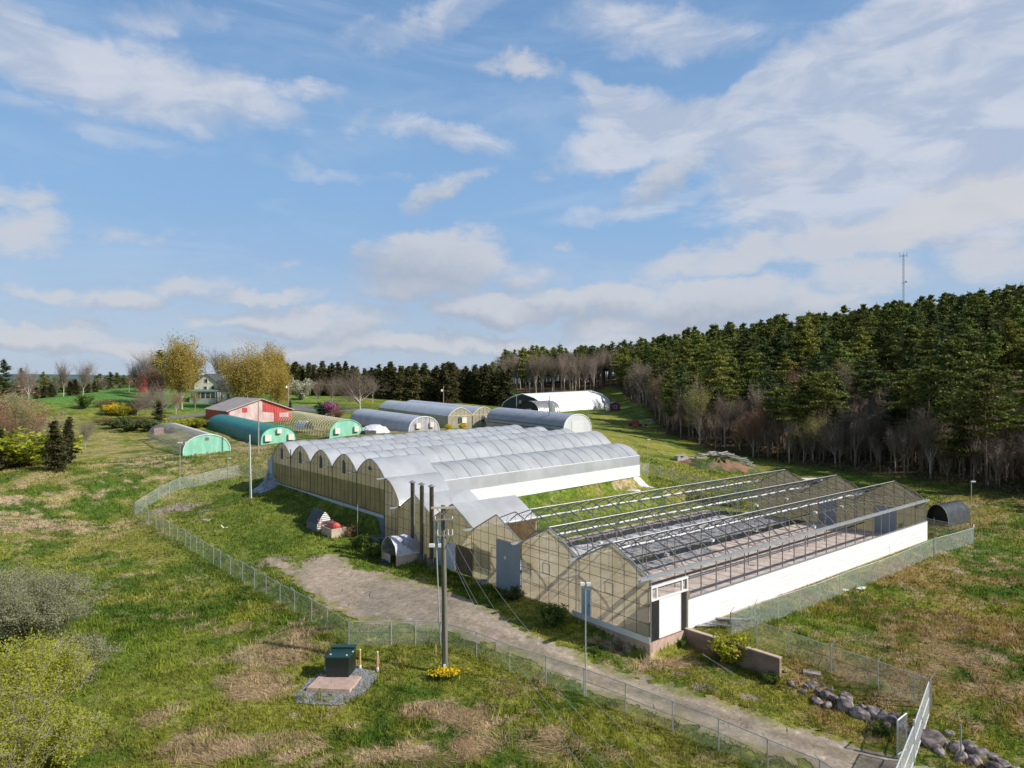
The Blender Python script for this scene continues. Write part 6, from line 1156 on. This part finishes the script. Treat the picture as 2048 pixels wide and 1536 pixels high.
def bare(seed, h=14, spread=.55, trunk=.28, limbs=9, lv=4, twig=.01, leaves=0, leafsz=.2, up=.55, r0=None, multi=1, puff=.35):
    rg = np.random.default_rng(seed); T, K = NB(), NB(); LP_ = []
    def grow(p, d, L, r, k):
        segs = 3 if k < lv - 1 else 2; q = p; dd = d
        for i in range(segs):
            dd = dd + rg.normal(0, .13, 3) + np.array([0, 0, .07]); dd /= np.linalg.norm(dd); e = q + dd * L / segs; ra, rb = r * (1 - .55 * i / segs), r * (1 - .55 * (i + 1) / segs); (T if k < 2 else K).tube(q, e, ra, rb, 5 if k == 0 else 3)
            if k < lv:
                for j in range((2 if k < lv - 1 else int(rg.uniform() < .6)) if k else max(2, limbs // 4)):
                    if k == 0 and i == 0: continue
                    a = rg.normal(0, 1, 3); a -= dd * (a @ dd); a /= np.linalg.norm(a); nd = dd * up + a * spread + np.array([0, 0, .16]); nd /= np.linalg.norm(nd); grow(e, nd, L * rg.uniform(.5, .74), rb * .62, k + 1)
            if k >= lv - 1: LP_.append(e)
            q = e
        if k < lv: grow(q, dd, L * .6, r * .42, k + 1)
        else: LP_.append(q)
    for m in range(multi):
        d = np.array([0, 0, 1.]) if multi == 1 else np.array([rg.normal(0, .35), rg.normal(0, .35), 1.]); d /= np.linalg.norm(d); rr = r0 or h * .016; b = np.array([rg.normal(0, .25), rg.normal(0, .25), 0]) * (multi > 1); e = b + d * h * trunk
        T.tube(b - np.array([0, 0, .3]), e, rr, rr * .8, 7)
        for j in range(limbs):
            a = rg.uniform(0, 6.28); t = rg.uniform(.05, 1.); nd = np.array([math.cos(a) * spread, math.sin(a) * spread, up + .5 * t]); nd /= np.linalg.norm(nd); grow(b + d * h * (trunk * rg.uniform(.75, 1.0) + .0), nd, h * (1 - trunk) * rg.uniform(.36, .5), rr * .55, 1)
        grow(e, d, h * (1 - trunk) * .5, rr * .75, 1)
    P = np.array(LP_); allV = np.vstack([x for x in T.V] + [x for x in K.V]); sc = h / max(1, allV[:, 2].max())
    n = len(P)
    tw = 2; Q = np.repeat(P, tw, 0); D = rg.normal(0, 1, Q.shape); D[:, 2] = abs(D[:, 2]) * .8 + .2; D /= np.linalg.norm(D, axis=1)[:, None]; Lt = h * .04 * rg.uniform(.5, 1.4, len(Q))[:, None]; W = rg.normal(0, 1, Q.shape) * twig; V = np.stack([Q - W, Q + W, Q + D * Lt], 1).reshape(-1, 3); K.add(V, np.arange(len(V)).reshape(-1, 3))
    Lf = NB()
    if leaves:
        idx = rg.integers(0, n, leaves); PP = P[idx] + rg.normal(0, puff, (leaves, 3)); Lf.leaves(PP, leafsz, rg, .3, 1)
    for b_ in (T, K, Lf):
        for v in b_.V: v *= sc
    return T, K, Lf
TM = {}
def kind(name, maker, mats, parts=('trunk', 'crown')):
    """registers tree meshes: list of (part name, mesh)"""
    out = maker(); TM[name] = [(pn, b.mesh(pn, mt)) for pn, b, mt in zip(parts, out, mats) if b.n]
for k in range(7): kind('pine%d' % k, lambda k=k: pine(k, 16, .26 + .05 * (k % 4), 3.5 + .5 * (k % 3), 1.25, .33, cone=(.95, .75, 1.1)[k % 3], whorl=.8), (BARK, PINE if k % 3 else PINED))
for k in range(3): kind('edgepine%d' % k, lambda k=k: pine(30 + k, 16, .46 + .06 * k, 3.6, 1.3, .34, cone=.7, whorl=.85, nb=4), (BARK, PINE))
for k in range(4): kind('spruce%d' % k, lambda k=k: pine(40 + k, 12, .06, 2.1, 1.0, .36, .35, .42, .95, 6), (BARK, SPRUCE))
for k in range(5): kind('bare%d' % k, lambda k=k: bare(60 + k, 14, .40, .22, 8, 4, .008, up=.9), (BARKG, TWIG, TWIG), ('trunk', 'twigs', 'leaves'))
for k in range(3): kind('poplar%d' % k, lambda k=k: bare(80 + k, 16, .22, .34, 6, 4, .008, up=1.2), (BARKG, TWIG, TWIG), ('trunk', 'twigs', 'leaves'))
for k in range(2): kind('budding%d' % k, lambda k=k: bare(90 + k, 13, .42, .24, 7, 4, .010, 1500, .15, .85), (BARKG, TWIGR, RUST), ('trunk', 'twigs', 'leaves'))
for k in range(2): kind('greening%d' % k, lambda k=k: bare(95 + k, 13, .38, .24, 6, 4, .010, 2400, .17, 1.0), (BARKG, TWIG, OLIVE), ('trunk', 'twigs', 'leaves'))
kind('wide', lambda: bare(101, 14, .78, .2, 12, 4, .008, up=.5), (BARKG, TWIG, TWIG), ('trunk', 'twigs', 'leaves'))
kind('maple0', lambda: bare(110, 18, .55, .16, 10, 4, .012, 36000, .29, .75, puff=.95), (BARKG, TWIG, MAPLE), ('trunk', 'twigs', 'leaves'))
kind('maple1', lambda: bare(111, 16, .7, .14, 12, 4, .012, 38000, .29, .6, puff=1.0), (BARKG, TWIG, MAPLE), ('trunk', 'twigs', 'leaves'))
kind('redbud', lambda: bare(112, 10, .6, .2, 9, 4, .02, 3800, .22, .7), (BARKG, TWIGR, REDL), ('trunk', 'twigs', 'leaves'))
def bush(seed, h, r, n, lsz, stems=26, top=1.0, hollow=.45):
    rg = np.random.default_rng(seed); T, K = NB(), NB(); P = []
    for i in range(stems):
        a = rg.uniform(0, 6.28); q = rg.uniform(.1, 1) ** .6; d = np.array([math.cos(a) * r * q, math.sin(a) * r * q, h * (1 - .35 * q ** 2) * rg.uniform(.75, 1.02)]); p = d * .08; p[2] = -.1; m = 6; pr = p
        for k in range(m):
            t = (k + 1) / m; e = p * (1 - t) + d * t; e[:2] = p[:2] + (d[:2] - p[:2]) * t ** 1.3; e += rg.normal(0, .03, 3) * h * .5; T.tube(pr, e, .035 * (1 - t) + .012, .03 * (1 - t) + .006, 3)
            if t > .25:
                for j in range(7):
                    b = rg.normal(0, 1, 3); b[2] = abs(b[2]) * .9; b /= np.linalg.norm(b); e2 = e + b * h * rg.uniform(.07, .19); T.tube(e, e2, .010, .004, 3); P.append(e2); P.append((e + e2) / 2)
            pr = e
    P = np.array(P); idx = rg.integers(0, len(P), n); K.leaves(P[idx] + rg.normal(0, h * .035, (n, 3)), lsz, rg, .4, 1); return T, K
kind('shrub', lambda: bush(1, 2.2, 1.3, 2600, .14), (BARK, GREENL)); kind('shrub_olive', lambda: bush(2, 2.2, 1.4, 2600, .15), (BARK, OLIVE)); kind('shrub_brown', lambda: bush(3, 2.2, 1.5, 900, .12, 34), (BARK, RUST)); kind('shrub_gold', lambda: bush(4, 2.2, 1.4, 3200, .15), (BARK, GOLD)); kind('shrub_magenta', lambda: bush(5, 2, 1.3, 2600, .15), (BARK, MAGN)); kind('shrub_pale', lambda: bush(6, 3, 2.2, 3000, .16), (BARK, PALEL)); kind('shrub_dark', lambda: bush(7, 2.2, 1.6, 3200, .16), (BARK, PINED))
rt = random.Random(77)
def plant(kd, name, label, cat, p, h, group=None, sx=1.0, rz=None, sink=.15):
    base = {'pine': 16, 'edge': 16, 'spru': 12, 'bare': 14, 'popl': 16, 'budd': 13, 'gree': 13, 'wide': 14, 'mapl': 18 if kd == 'maple0' else 16, 'redb': 10, 'shru': 2.2}[kd[:4]]
    if kd == 'shrub_magenta': base = 2
    if kd == 'shrub_pale': base = 3
    s = h / base; t = bpy.data.objects.new(name, None); C.objects.link(t); t.location = (p.x, p.y, p.z - sink); t.rotation_euler = (rt.uniform(-.05, .05), rt.uniform(-.05, .05), rt.uniform(0, 6.28) if rz is None else rz); t.scale = (s * sx, s * sx, s); t['label'] = label; t['category'] = cat
    if group: t['group'] = group
    for pn, me in TM[kd]: c = bpy.data.objects.new({'leaves': 'crown', 'twigs': 'branches', 'crown': 'crown', 'trunk': 'trunk'}[pn], me); C.objects.link(c); c.parent = t
    return t
def PK(): return 'pine%d' % rt.randrange(7)
# ---- the wood on the right slope: sample trees row by row from the edge backwards
def edge_d(px): return float(np.interp(px, EDP, EDD))
rgf = np.random.default_rng(11); cand = []
for row in range(60):
    for j in range(120):
        px = 1010 + (2620 - 1010) * (j + rgf.uniform(0, 1)) / 120; d0 = edge_d(px) + 1.5; d = d0 + row * 6.2 + rgf.uniform(-2.6, 2.6); w = 1650 / 120 / F * d
        if rgf.uniform() > w / (3.6 if row < 3 else 4.6) or d > 430: continue
        x = (px - 1024) / F * d; cand.append((row, px, d, x))
pts = []
cell = {}
for c in cand:
    x, y = c[3], c[2]; key = (int(x // 4), int(y // 4)); ok = True
    for i in (-1, 0, 1):
        for j in (-1, 0, 1):
            for (a, b) in cell.get((key[0] + i, key[1] + j), []):
                if (a - x) ** 2 + (b - y) ** 2 < (7 if c[0] < 3 else 11): ok = False
    if ok: cell.setdefault(key, []).append((x, y)); pts.append(c)
px_ = np.array([p[3] for p in pts]); py_ = np.array([p[2] for p in pts]); pz_ = Hn(px_, py_)
LODP = [pine(200 + k, 16, .30, 3.7, .8, .58, 0, 1.1, (1.0, .8, 1.15, .9)[k], 4) for k in range(4)]; LODB = [bare(210 + k, 14, .5, .3, 5, 2, .07, up=.9) for k in range(3)]
def arrs(t): 
    o = []
    for b in t:
        if b.n: o.append(b.arr())
    return o
LODPa = [arrs(t) for t in LODP]; LODBa = [arrs(t) for t in LODB]
npine = nbare = nbud = 0; far_p = ([], []); far_b = ([], []); fo = [0, 0, 0, 0]
BV, BF, BN = [[], [], []], [[], [], []], [0, 0, 0]
order = sorted(range(len(pts)), key=lambda i: pts[i][0])
for i in order:
    row, px, d, x = pts[i]; p = Vector((float(px_[i]), float(py_[i]), float(pz_[i]))); bw = 1 if px < 1235 else 0
    dec = rgf.uniform()
    decid = dec < (.95 if bw and row < 4 else .15 if bw else .56 if row < 2 else .40 if row < 5 else .12)
    inview = px < 2120
    if decid:
        h = rgf.uniform(8, 15) if not bw else rgf.uniform(13, 18); kd = rgf.uniform()
        if inview and nbare < 210 and (kd < .72 or bw):
            nbare += 1; plant(('poplar%d' % rt.randrange(3)) if (bw or rt.random() < .5) else 'bare%d' % rt.randrange(5), 'bare_tree', 'leafless tall grey tree in the birch wood behind the white building' if bw else 'leafless grey tree among pines along the right wood', 'tree', p, h, 'leafless trees behind the white building' if bw else 'leafless trees of the right wood', rt.uniform(.8, 1.1))
        elif inview and nbud < 75 and not bw:
            nbud += 1; r_ = rt.random(); kk, lb, g = (('budding%d' % rt.randrange(2), 'rusty budding tree among the pines of the right wood', 'budding trees of the right wood') if r_ < .6 else ('greening%d' % rt.randrange(2), 'yellow green leafing tree among the pines of the right wood', 'leafing trees of the right wood')); plant(kk, 'budding_tree', lb, 'tree', p, h * .95, g)
        else:
            T = LODBa[rt.randrange(3)]; a = rt.uniform(0, 6.28); s = h / 14; c_, s_ = math.cos(a) * s, math.sin(a) * s
            for (V, Fc) in T: BV[1].append(np.stack([V[:, 0] * c_ - V[:, 1] * s_ + p.x, V[:, 0] * s_ + V[:, 1] * c_ + p.y, V[:, 2] * s + p.z - .2], -1)); BF[1].append(Fc + BN[1]); BN[1] += len(V)
    else:
        h = rgf.uniform(10.5, 19.5) if row > 0 else rgf.uniform(12, 18)
        if bw: h = max(h, 14)
        if inview and npine < 285: npine += 1; plant('edgepine%d' % rt.randrange(3) if row < 2 and rt.random() < .65 else PK(), 'pine_tree', 'tall dark green pine in the dense wood on the right slope', 'tree', p, h, 'pines of the right wood', rt.uniform(.9, 1.25))
        else:
            T = LODPa[rt.randrange(4)]; a = rt.uniform(0, 6.28); s = h / 16; sx = s * rt.uniform(.95, 1.25); c_, s_ = math.cos(a) * sx, math.sin(a) * sx
            for q, (V, Fc) in enumerate(T): k = 2 if q == 0 else 0; BV[k].append(np.stack([V[:, 0] * c_ - V[:, 1] * s_ + p.x, V[:, 0] * s_ + V[:, 1] * c_ + p.y, V[:, 2] * s + p.z - .2], -1)); BF[k].append(Fc + BN[k]); BN[k] += len(V)
for k in range(620):   # wood belts towards the horizon
    px = rgf.uniform(-250, 1000); d = rgf.uniform(290, 520) if px > 560 or px < 0 else rgf.uniform(330, 560); x = (px - 1024) / F * d; h = rgf.uniform(8, 13); z = H(x, d); b_ = rgf.uniform() < .4
    T = LODBa[rt.randrange(3)] if b_ else LODPa[rt.randrange(4)]; a = rt.uniform(0, 6.28); s = h / (14 if b_ else 16); sx = s * 1.4; c_, s_ = math.cos(a) * sx, math.sin(a) * sx
    for q, (V, Fc) in enumerate(T): k2 = 1 if b_ else (2 if q == 0 else 0); BV[k2].append(np.stack([V[:, 0] * c_ - V[:, 1] * s_ + x, V[:, 0] * s_ + V[:, 1] * c_ + d, V[:, 2] * s + z - .2], -1)); BF[k2].append(Fc + BN[k2]); BN[k2] += len(V)
print('FOREST', len(pts), npine, nbare, nbud)
PINEF = M('pine_wood_far', (.095, .130, .030), .8, col2=(.225, .25, .065), scale=.09, detail=8, transl=.15, spec=.2)
for k, (mt, lab, cat) in enumerate(((PINEF, 'dense far pine crowns covering the upper slope', 'forest'), (TWIG, 'leafless brown trees in the far wood', 'forest'), (BARK, 'dark pine trunks deep in the far wood', 'forest'))):
    if BV[k]: o = mobj('far_wood', npmesh('far_wood', np.vstack(BV[k]), np.vstack(BF[k]), mt, 3)); tag(o, lab, cat, kind='stuff')
SAP = [[b_.arr() for b_ in bare(230 + k, 8, .34, .3, 4, 3, .012, up=1.0) if b_.n] for k in range(4)]; SV, SF, sn = [], [], 0
for k in range(900):
    px = rgf.uniform(1250, 2500); d = edge_d(px) + rgf.uniform(0, 34); x = (px - 1024) / F * d; z = H(x, d); a = rt.uniform(0, 6.28); s = rt.uniform(.45, 1.15); c_, s_ = math.cos(a) * s, math.sin(a) * s
    for V, Fc in SAP[k % 4]: SV.append(np.stack([V[:, 0] * c_ - V[:, 1] * s_ + x, V[:, 0] * s_ + V[:, 1] * c_ + d, V[:, 2] * s + z - .1], -1)); SF.append(Fc + sn); sn += len(V)
tag(mobj('saplings', npmesh('saplings', np.vstack(SV), np.vstack(SF), M('sapling_bark', (.27, .21, .155), .9, .3, .3), 3)), 'tangle of thin leafless saplings inside the wood edge', 'saplings', kind='stuff')
# undergrowth along the wood edge
V, F_ = [], []; rg2 = np.random.default_rng(5); U_ = NB()
for k in range(900):
    px = rg2.uniform(1240, 2250); d = edge_d(px) + rg2.uniform(-1, 22) ; x = (px - 1024) / F * d; z = H(x, d); n = 26; P = np.array([x, d, z]) + rg2.normal(0, 1, (n, 3)) * np.array([.8, .8, .35]) + np.array([0, 0, .35]); U_.leaves(P, .3, rg2, .5, 1)
tag(mobj('undergrowth', U_.mesh('undergrowth', M('undergrowth_leaf', (.09, .095, .03), .9, col2=(.19, .13, .07), scale=.3, transl=.2))), 'brownish green undergrowth beneath the edge of the wood', 'undergrowth', kind='stuff')

def at(px, d, dz=0): p = gd(px, d); p.z += dz; return p
def toph(px, d, ytop): return CAMZ - (ytop - HY) / F * d - gd(px, d).z
def tr(kd, name, label, cat, px, d, yt, group=None, sx=1.0): p = gd(px, d); return plant(kd, name, label, cat, p, max(1, CAMZ - (yt - HY) / F * d - p.z), group, sx)
# spruce hedge in the middle distance
for k in range(66):
    u = k / 65; px = 580 + 430 * u + rt.uniform(-4, 4); d = rt.choice((232, 238, 244)) - 6 * u + rt.uniform(-2, 2); yt = (722 + rt.uniform(0, 20)) if px < 790 else 738 - 10 * math.sin(u * 3) + rt.uniform(-6, 14)
    tr('spruce%d' % rt.randrange(4), 'spruce_tree', 'dark spruce in the long dense row behind the tunnels', 'tree', px, d, yt, 'spruces in the long row', 1.25)
for k in range(14): tr('pine%d' % rt.randrange(7), 'pine_tree', 'distant green pine on the low ridge behind the spruce row', 'tree', 930 + k * 22 + rt.uniform(-8, 8), 330 + 8 * k, 742 - k * 3.0 + rt.uniform(-3, 4), 'pines on the low ridge')
tr('bare0', 'bare_tree', 'tall leafless tree standing above the end of the spruce row', 'tree', 1010, 262, 698)
for px, d, yt, kd, lb in ((636, 205, 752, 'bare1', 'small leafless tree on the lawn left of the large grey tree'), (665, 205, 750, 'bare2', 'slim leafless tree just left of the large grey tree'), (720, 190, 724, 'wide', 'large leafless grey tree on the lawn before the spruces'), (745, 215, 745, 'bare4', 'leafless tree half hidden behind the large grey tree')): tr(kd, 'bare_tree', lb, 'tree', px, d, yt, sx=1.2 if kd == 'wide' else 1)
tr('shrub_pale', 'blossoming_tree', 'pale blossoming low tree before the spruces', 'tree', 602, 215, 757)
tr('shrub_magenta', 'flowering_shrub', 'magenta flowering shrub beside the green rack', 'shrub', 662, 172, 802); tr('shrub_dark', 'evergreen_shrub', 'dark round evergreen shrub left of the magenta shrub', 'shrub', 646, 175, 804); tr('shrub_brown', 'brown_shrub', 'reddish brown shrub right of the magenta shrub', 'shrub', 676, 165, 812)
tr('shrub_gold', 'forsythia', 'left golden forsythia by the tan double greenhouse', 'shrub', 897, 143, 847); tr('shrub_gold', 'forsythia', 'right golden forsythia by the tan double greenhouse', 'shrub', 924, 143, 846)
# maples and the farmhouse trees
tr('maple0', 'maple_tree', 'tall yellow maple left of the farmhouse', 'tree', 364, 180, 668, sx=.72); tr('maple1', 'maple_tree', 'broad yellow maple behind the red barn', 'tree', 497, 186, 684, sx=.8); tr('maple0', 'maple_tree', 'narrower yellow maple right of the broad one', 'tree', 545, 196, 683, sx=.5); tr('maple1', 'maple_tree', 'low yellow maple crown at the right of the group', 'tree', 556, 190, 722, sx=.5)
tr('pine1', 'pine_tree', 'dark pine half behind the tall yellow maple', 'tree', 325, 196, 700); tr('bare3', 'bare_tree', 'leafless tree left of the dark pine by the maple', 'tree', 302, 205, 696); tr('bare1', 'bare_tree', 'leafless tree above the red shed on the hill', 'tree', 270, 208, 712); tr('bare0', 'bare_tree', 'pale leafless tree behind the red budding tree', 'tree', 258, 214, 722)
tr('poplar0', 'poplar_tree', 'left tall leafless poplar behind the farmhouse', 'tree', 438, 222, 690); tr('poplar1', 'poplar_tree', 'right tall leafless poplar behind the farmhouse', 'tree', 452, 222, 696)
tr('redbud', 'red_budding_tree', 'tree with red buds before the tall yellow maple', 'tree', 300, 186, 728); tr('wide', 'bare_tree', 'large pale leafless tree with crooked limbs above the mint tunnel', 'tree', 322, 158, 752, sx=.9); tr('wide', 'bare_tree', 'pale leafless tree on the slope left of the crooked one', 'tree', 275, 163, 770, sx=1.0); tr('budding0', 'budding_tree', 'rusty budding tree left of the farmhouse lawn', 'tree', 352, 168, 775); tr('greening0', 'leafing_tree', 'pale green leafing tree beside the yellow maple trunk', 'tree', 390, 176, 772, sx=.8)
tr('spruce0', 'spruce_tree', 'green spruce on the slope behind the mint tunnel', 'tree', 318, 148, 800, sx=1.5); tr('spruce2', 'spruce_tree', 'small dark spruce right of the green spruce', 'tree', 580, 170, 800)
for k, (px, d, yt, kd) in enumerate(((222, 165, 808, 'shrub_olive'), (232, 164, 806, 'shrub_gold'), (244, 162, 812, 'shrub_olive'), (205, 168, 818, 'shrub_brown'), (215, 150, 832, 'shrub_brown'), (238, 146, 834, 'shrub_dark'), (262, 142, 838, 'shrub_dark'), (285, 146, 836, 'shrub_brown'), (300, 142, 838, 'shrub_dark'), (345, 140, 838, 'shrub_olive'), (362, 143, 836, 'shrub_olive'), (382, 146, 838, 'shrub_brown'), (396, 146, 836, 'shrub_olive'), (195, 152, 838, 'shrub_brown'), (325, 141, 846, 'shrub_dark'), (202, 175, 798, 'shrub_brown'), (216, 178, 796, 'shrub_brown'), (262, 166, 806, 'shrub_brown'), (410, 148, 836, 'shrub_brown'))):
    nm = {'shrub_olive': ('shrub', 'yellow green shrub in the hedge above the mint tunnel', 'yellow green shrubs of the slope hedge'), 'shrub_gold': ('forsythia', 'golden forsythia glowing in the slope hedge', None), 'shrub_brown': ('shrub', 'brown leafless shrub in the hedge on the left slope', 'brown shrubs of the slope hedge'), 'shrub_dark': ('juniper', 'low dark juniper in the hedge on the left slope', 'junipers of the slope hedge')}[kd]; tr(kd, nm[0], nm[1], 'shrub', px, d, yt, nm[2], 1.5)
tr('shrub', 'shrub', 'round green shrub alone on the hillside field', 'shrub', 168, 172, 788, sx=1.25)
# conifers and small trees on the left slope
tr('spruce1', 'spruce_tree', 'leaning dark conifer casting a shadow on the left slope', 'tree', 110, 98, 840, sx=1.4); tr('spruce3', 'spruce_tree', 'slimmer brownish conifer just behind the leaning one', 'tree', 136, 104, 834, sx=1.1); tr('bare2', 'bare_tree', 'small leafless sapling on the left slope', 'tree', 170, 124, 832); tr('wide', 'bare_tree', 'grey twiggy small tree behind the two conifers', 'tree', 108, 118, 815)
# left border group
for px, d, yt, kd, nm, lb in ((6, 175, 716, 'pine0', 'pine_tree', 'tall pine at the left edge of the hill crest'), (48, 190, 735, 'pine3', 'pine_tree', 'olive green pine between leafless trees on the crest'), (86, 195, 742, 'pine5', 'pine_tree', 'thin spreading pine near the middle of the crest'), (57, 178, 714, 'bare0', 'bare_tree', 'tall leafless tree farthest left on the crest'), (127, 195, 712, 'bare4', 'bare_tree', 'broad leafless tree in the middle of the crest'), (166, 200, 716, 'bare1', 'bare_tree', 'leafless tree with reddish twigs right on the crest'), (204, 222, 752, 'bare2', 'bare_tree', 'small leafless tree beside the dark crest pines'),
    (22, 118, 775, 'redbud', 'red_budding_tree', 'reddish budding tree at the left picture edge'), (38, 112, 778, 'greening1', 'leafing_tree', 'yellow green multi stemmed tree at the left edge'), (12, 108, 800, 'budding1', 'budding_tree', 'rusty twiggy tree at the left picture edge'), (58, 116, 812, 'budding0', 'budding_tree', 'brown twiggy thicket tree left of the conifers'), (24, 103, 862, 'spruce2', 'spruce_tree', 'low bright green conifer at the left edge'), (-6, 100, 850, 'spruce0', 'spruce_tree', 'wide green conifer cut by the left edge')): tr(kd, nm, lb, 'tree', px, d, yt, sx=1.35 if kd in ('spruce2', 'spruce0', 'redbud') else 1.0)
tr('shrub_olive', 'shrub', 'bright yellow green bush below the left edge trees', 'shrub', 48, 104, 862, sx=2.2)
for k, (px, d, yt) in enumerate(((72, 190, 772), (88, 192, 770), (102, 195, 768), (140, 200, 762), (152, 205, 757), (176, 212, 765), (190, 214, 762), (222, 222, 742), (235, 226, 744), (248, 226, 748))):
    tr('spruce%d' % (k % 4) if k < 7 else 'pine%d' % (k % 7), 'evergreen_tree', 'dark evergreen standing along the crest of the far hayfield', 'tree', px, d, yt, 'evergreens along the hayfield crest', 1.9 if k < 7 else 1.4)
for k in range(10): tr('bare%d' % (k % 5), 'bare_tree', 'leafless tree far beyond the crest at the horizon', 'tree', 14 + 24 * k + rt.uniform(-6, 6), 250, 752 + rt.uniform(-6, 6), 'leafless trees beyond the crest')
# growth near the greenhouses
for px, py, h, kd, lb in ((1105, 1252, 1.7, 'shrub', 'green shrub in the shade before the clear gable'), (1240, 1300, .5, 'shrub_brown', 'low brown weed clump below the white base strip'), (1190, 1305, .5, 'shrub', 'low green weed clump near the light mast'), (748, 1115, 1.6, 'shrub', 'leafy dark green bush left of the tarp shelter'), (722, 1098, 1.5, 'shrub', 'leafy bush at the foot of the thin grey post'), (700, 1072, 1.3, 'shrub_brown', 'twiggy brown bush right of the red tank'), (765, 1100, 1.2, 'shrub', 'small green bush behind the tarp shelter'), (1468, 1325, 1.9, 'shrub_olive', 'yellowish bush growing over the concrete wall'), (1450, 1318, 1.5, 'shrub_brown', 'brown twiggy bush at the foot of the concrete wall'), (1028, 1198, 1.0, 'shrub_dark', 'dark weed bush at the foot of the tall grey door'), (1545, 1365, .8, 'shrub', 'green weeds at the end of the concrete wall'), (1360, 1285, .6, 'shrub', 'green weeds at the foot of the white door sill'), (1765, 1470, .8, 'shrub', 'green weeds between the last boulders and gate'), (1850, 1075, .8, 'shrub_brown', 'dry weeds at the far end of the white wall')):
    p = gp(px, py); plant(kd, 'shrub', lb, 'shrub', p, h, sx=1.25)
p = gp(892, 1358); f1, f2 = NB(), NB(); rg3 = np.random.default_rng(3)
for k in range(260):
    a = rg3.normal(0, 1, 2) * np.array([.42, .2]); b = np.array([a[0], a[1], 0]); e = b + np.array([rg3.normal(0, .06), rg3.normal(0, .06), rg3.uniform(.32, .55)]); f1.tube(b, e, .008, .005, 3); f2.leaves(e + rg3.normal(0, .035, (5, 3)), .10, rg3, .3, 1)
th = thing('daffodil_clump', 'clump of bright yellow daffodils at the foot of the power pole', 'flowers', p); c = mobj('stems', f1.mesh('stems', GREENL), th); c = mobj('blossoms', f2.mesh('blossoms', GOLD), th)
# big foreground shrubs at the lower left
def bigbush(name, label, px, d, yt, r, n, lsz, mat, seed, stems=60):
    p = gd(px, d); h = CAMZ - (yt - HY) / F * d - p.z; T, K = bush(seed, h, r, n, lsz, stems); th = thing(name, label, 'shrub', (p.x, p.y, p.z - .1)); mobj('stems', T.mesh('stems', BARKG), th); mobj('crown', K.mesh('crown', mat), th)
bigbush('willow_shrub', 'large grey green willow shrub behind the yellow green ones', 62, 46, 1150, 4.3, 62000, .08, GREYL, 21, 90); bigbush('willow_shrub', 'grey green willow shrub cut by the left picture edge', -60, 48, 1130, 4.0, 36000, .085, GREYL, 22, 70)
bigbush('willow_shrub', 'small grey green shrub at the right end of the thicket', 150, 40, 1270, 2.1, 12000, .085, GREYL, 25, 40)
bigbush('leafing_shrub', 'bright yellow green shrub in the middle of the thicket', 62, 36, 1278, 2.7, 34000, .075, OLIVE, 23, 60); bigbush('leafing_shrub', 'yellow green shrub at the bottom left corner', 20, 31, 1392, 2.6, 20000, .075, OLIVE, 24, 60); bigbush('leafing_shrub', 'low yellow green shrub right of the corner one', 130, 33, 1420, 1.7, 11000, .075, OLIVE, 26, 40)
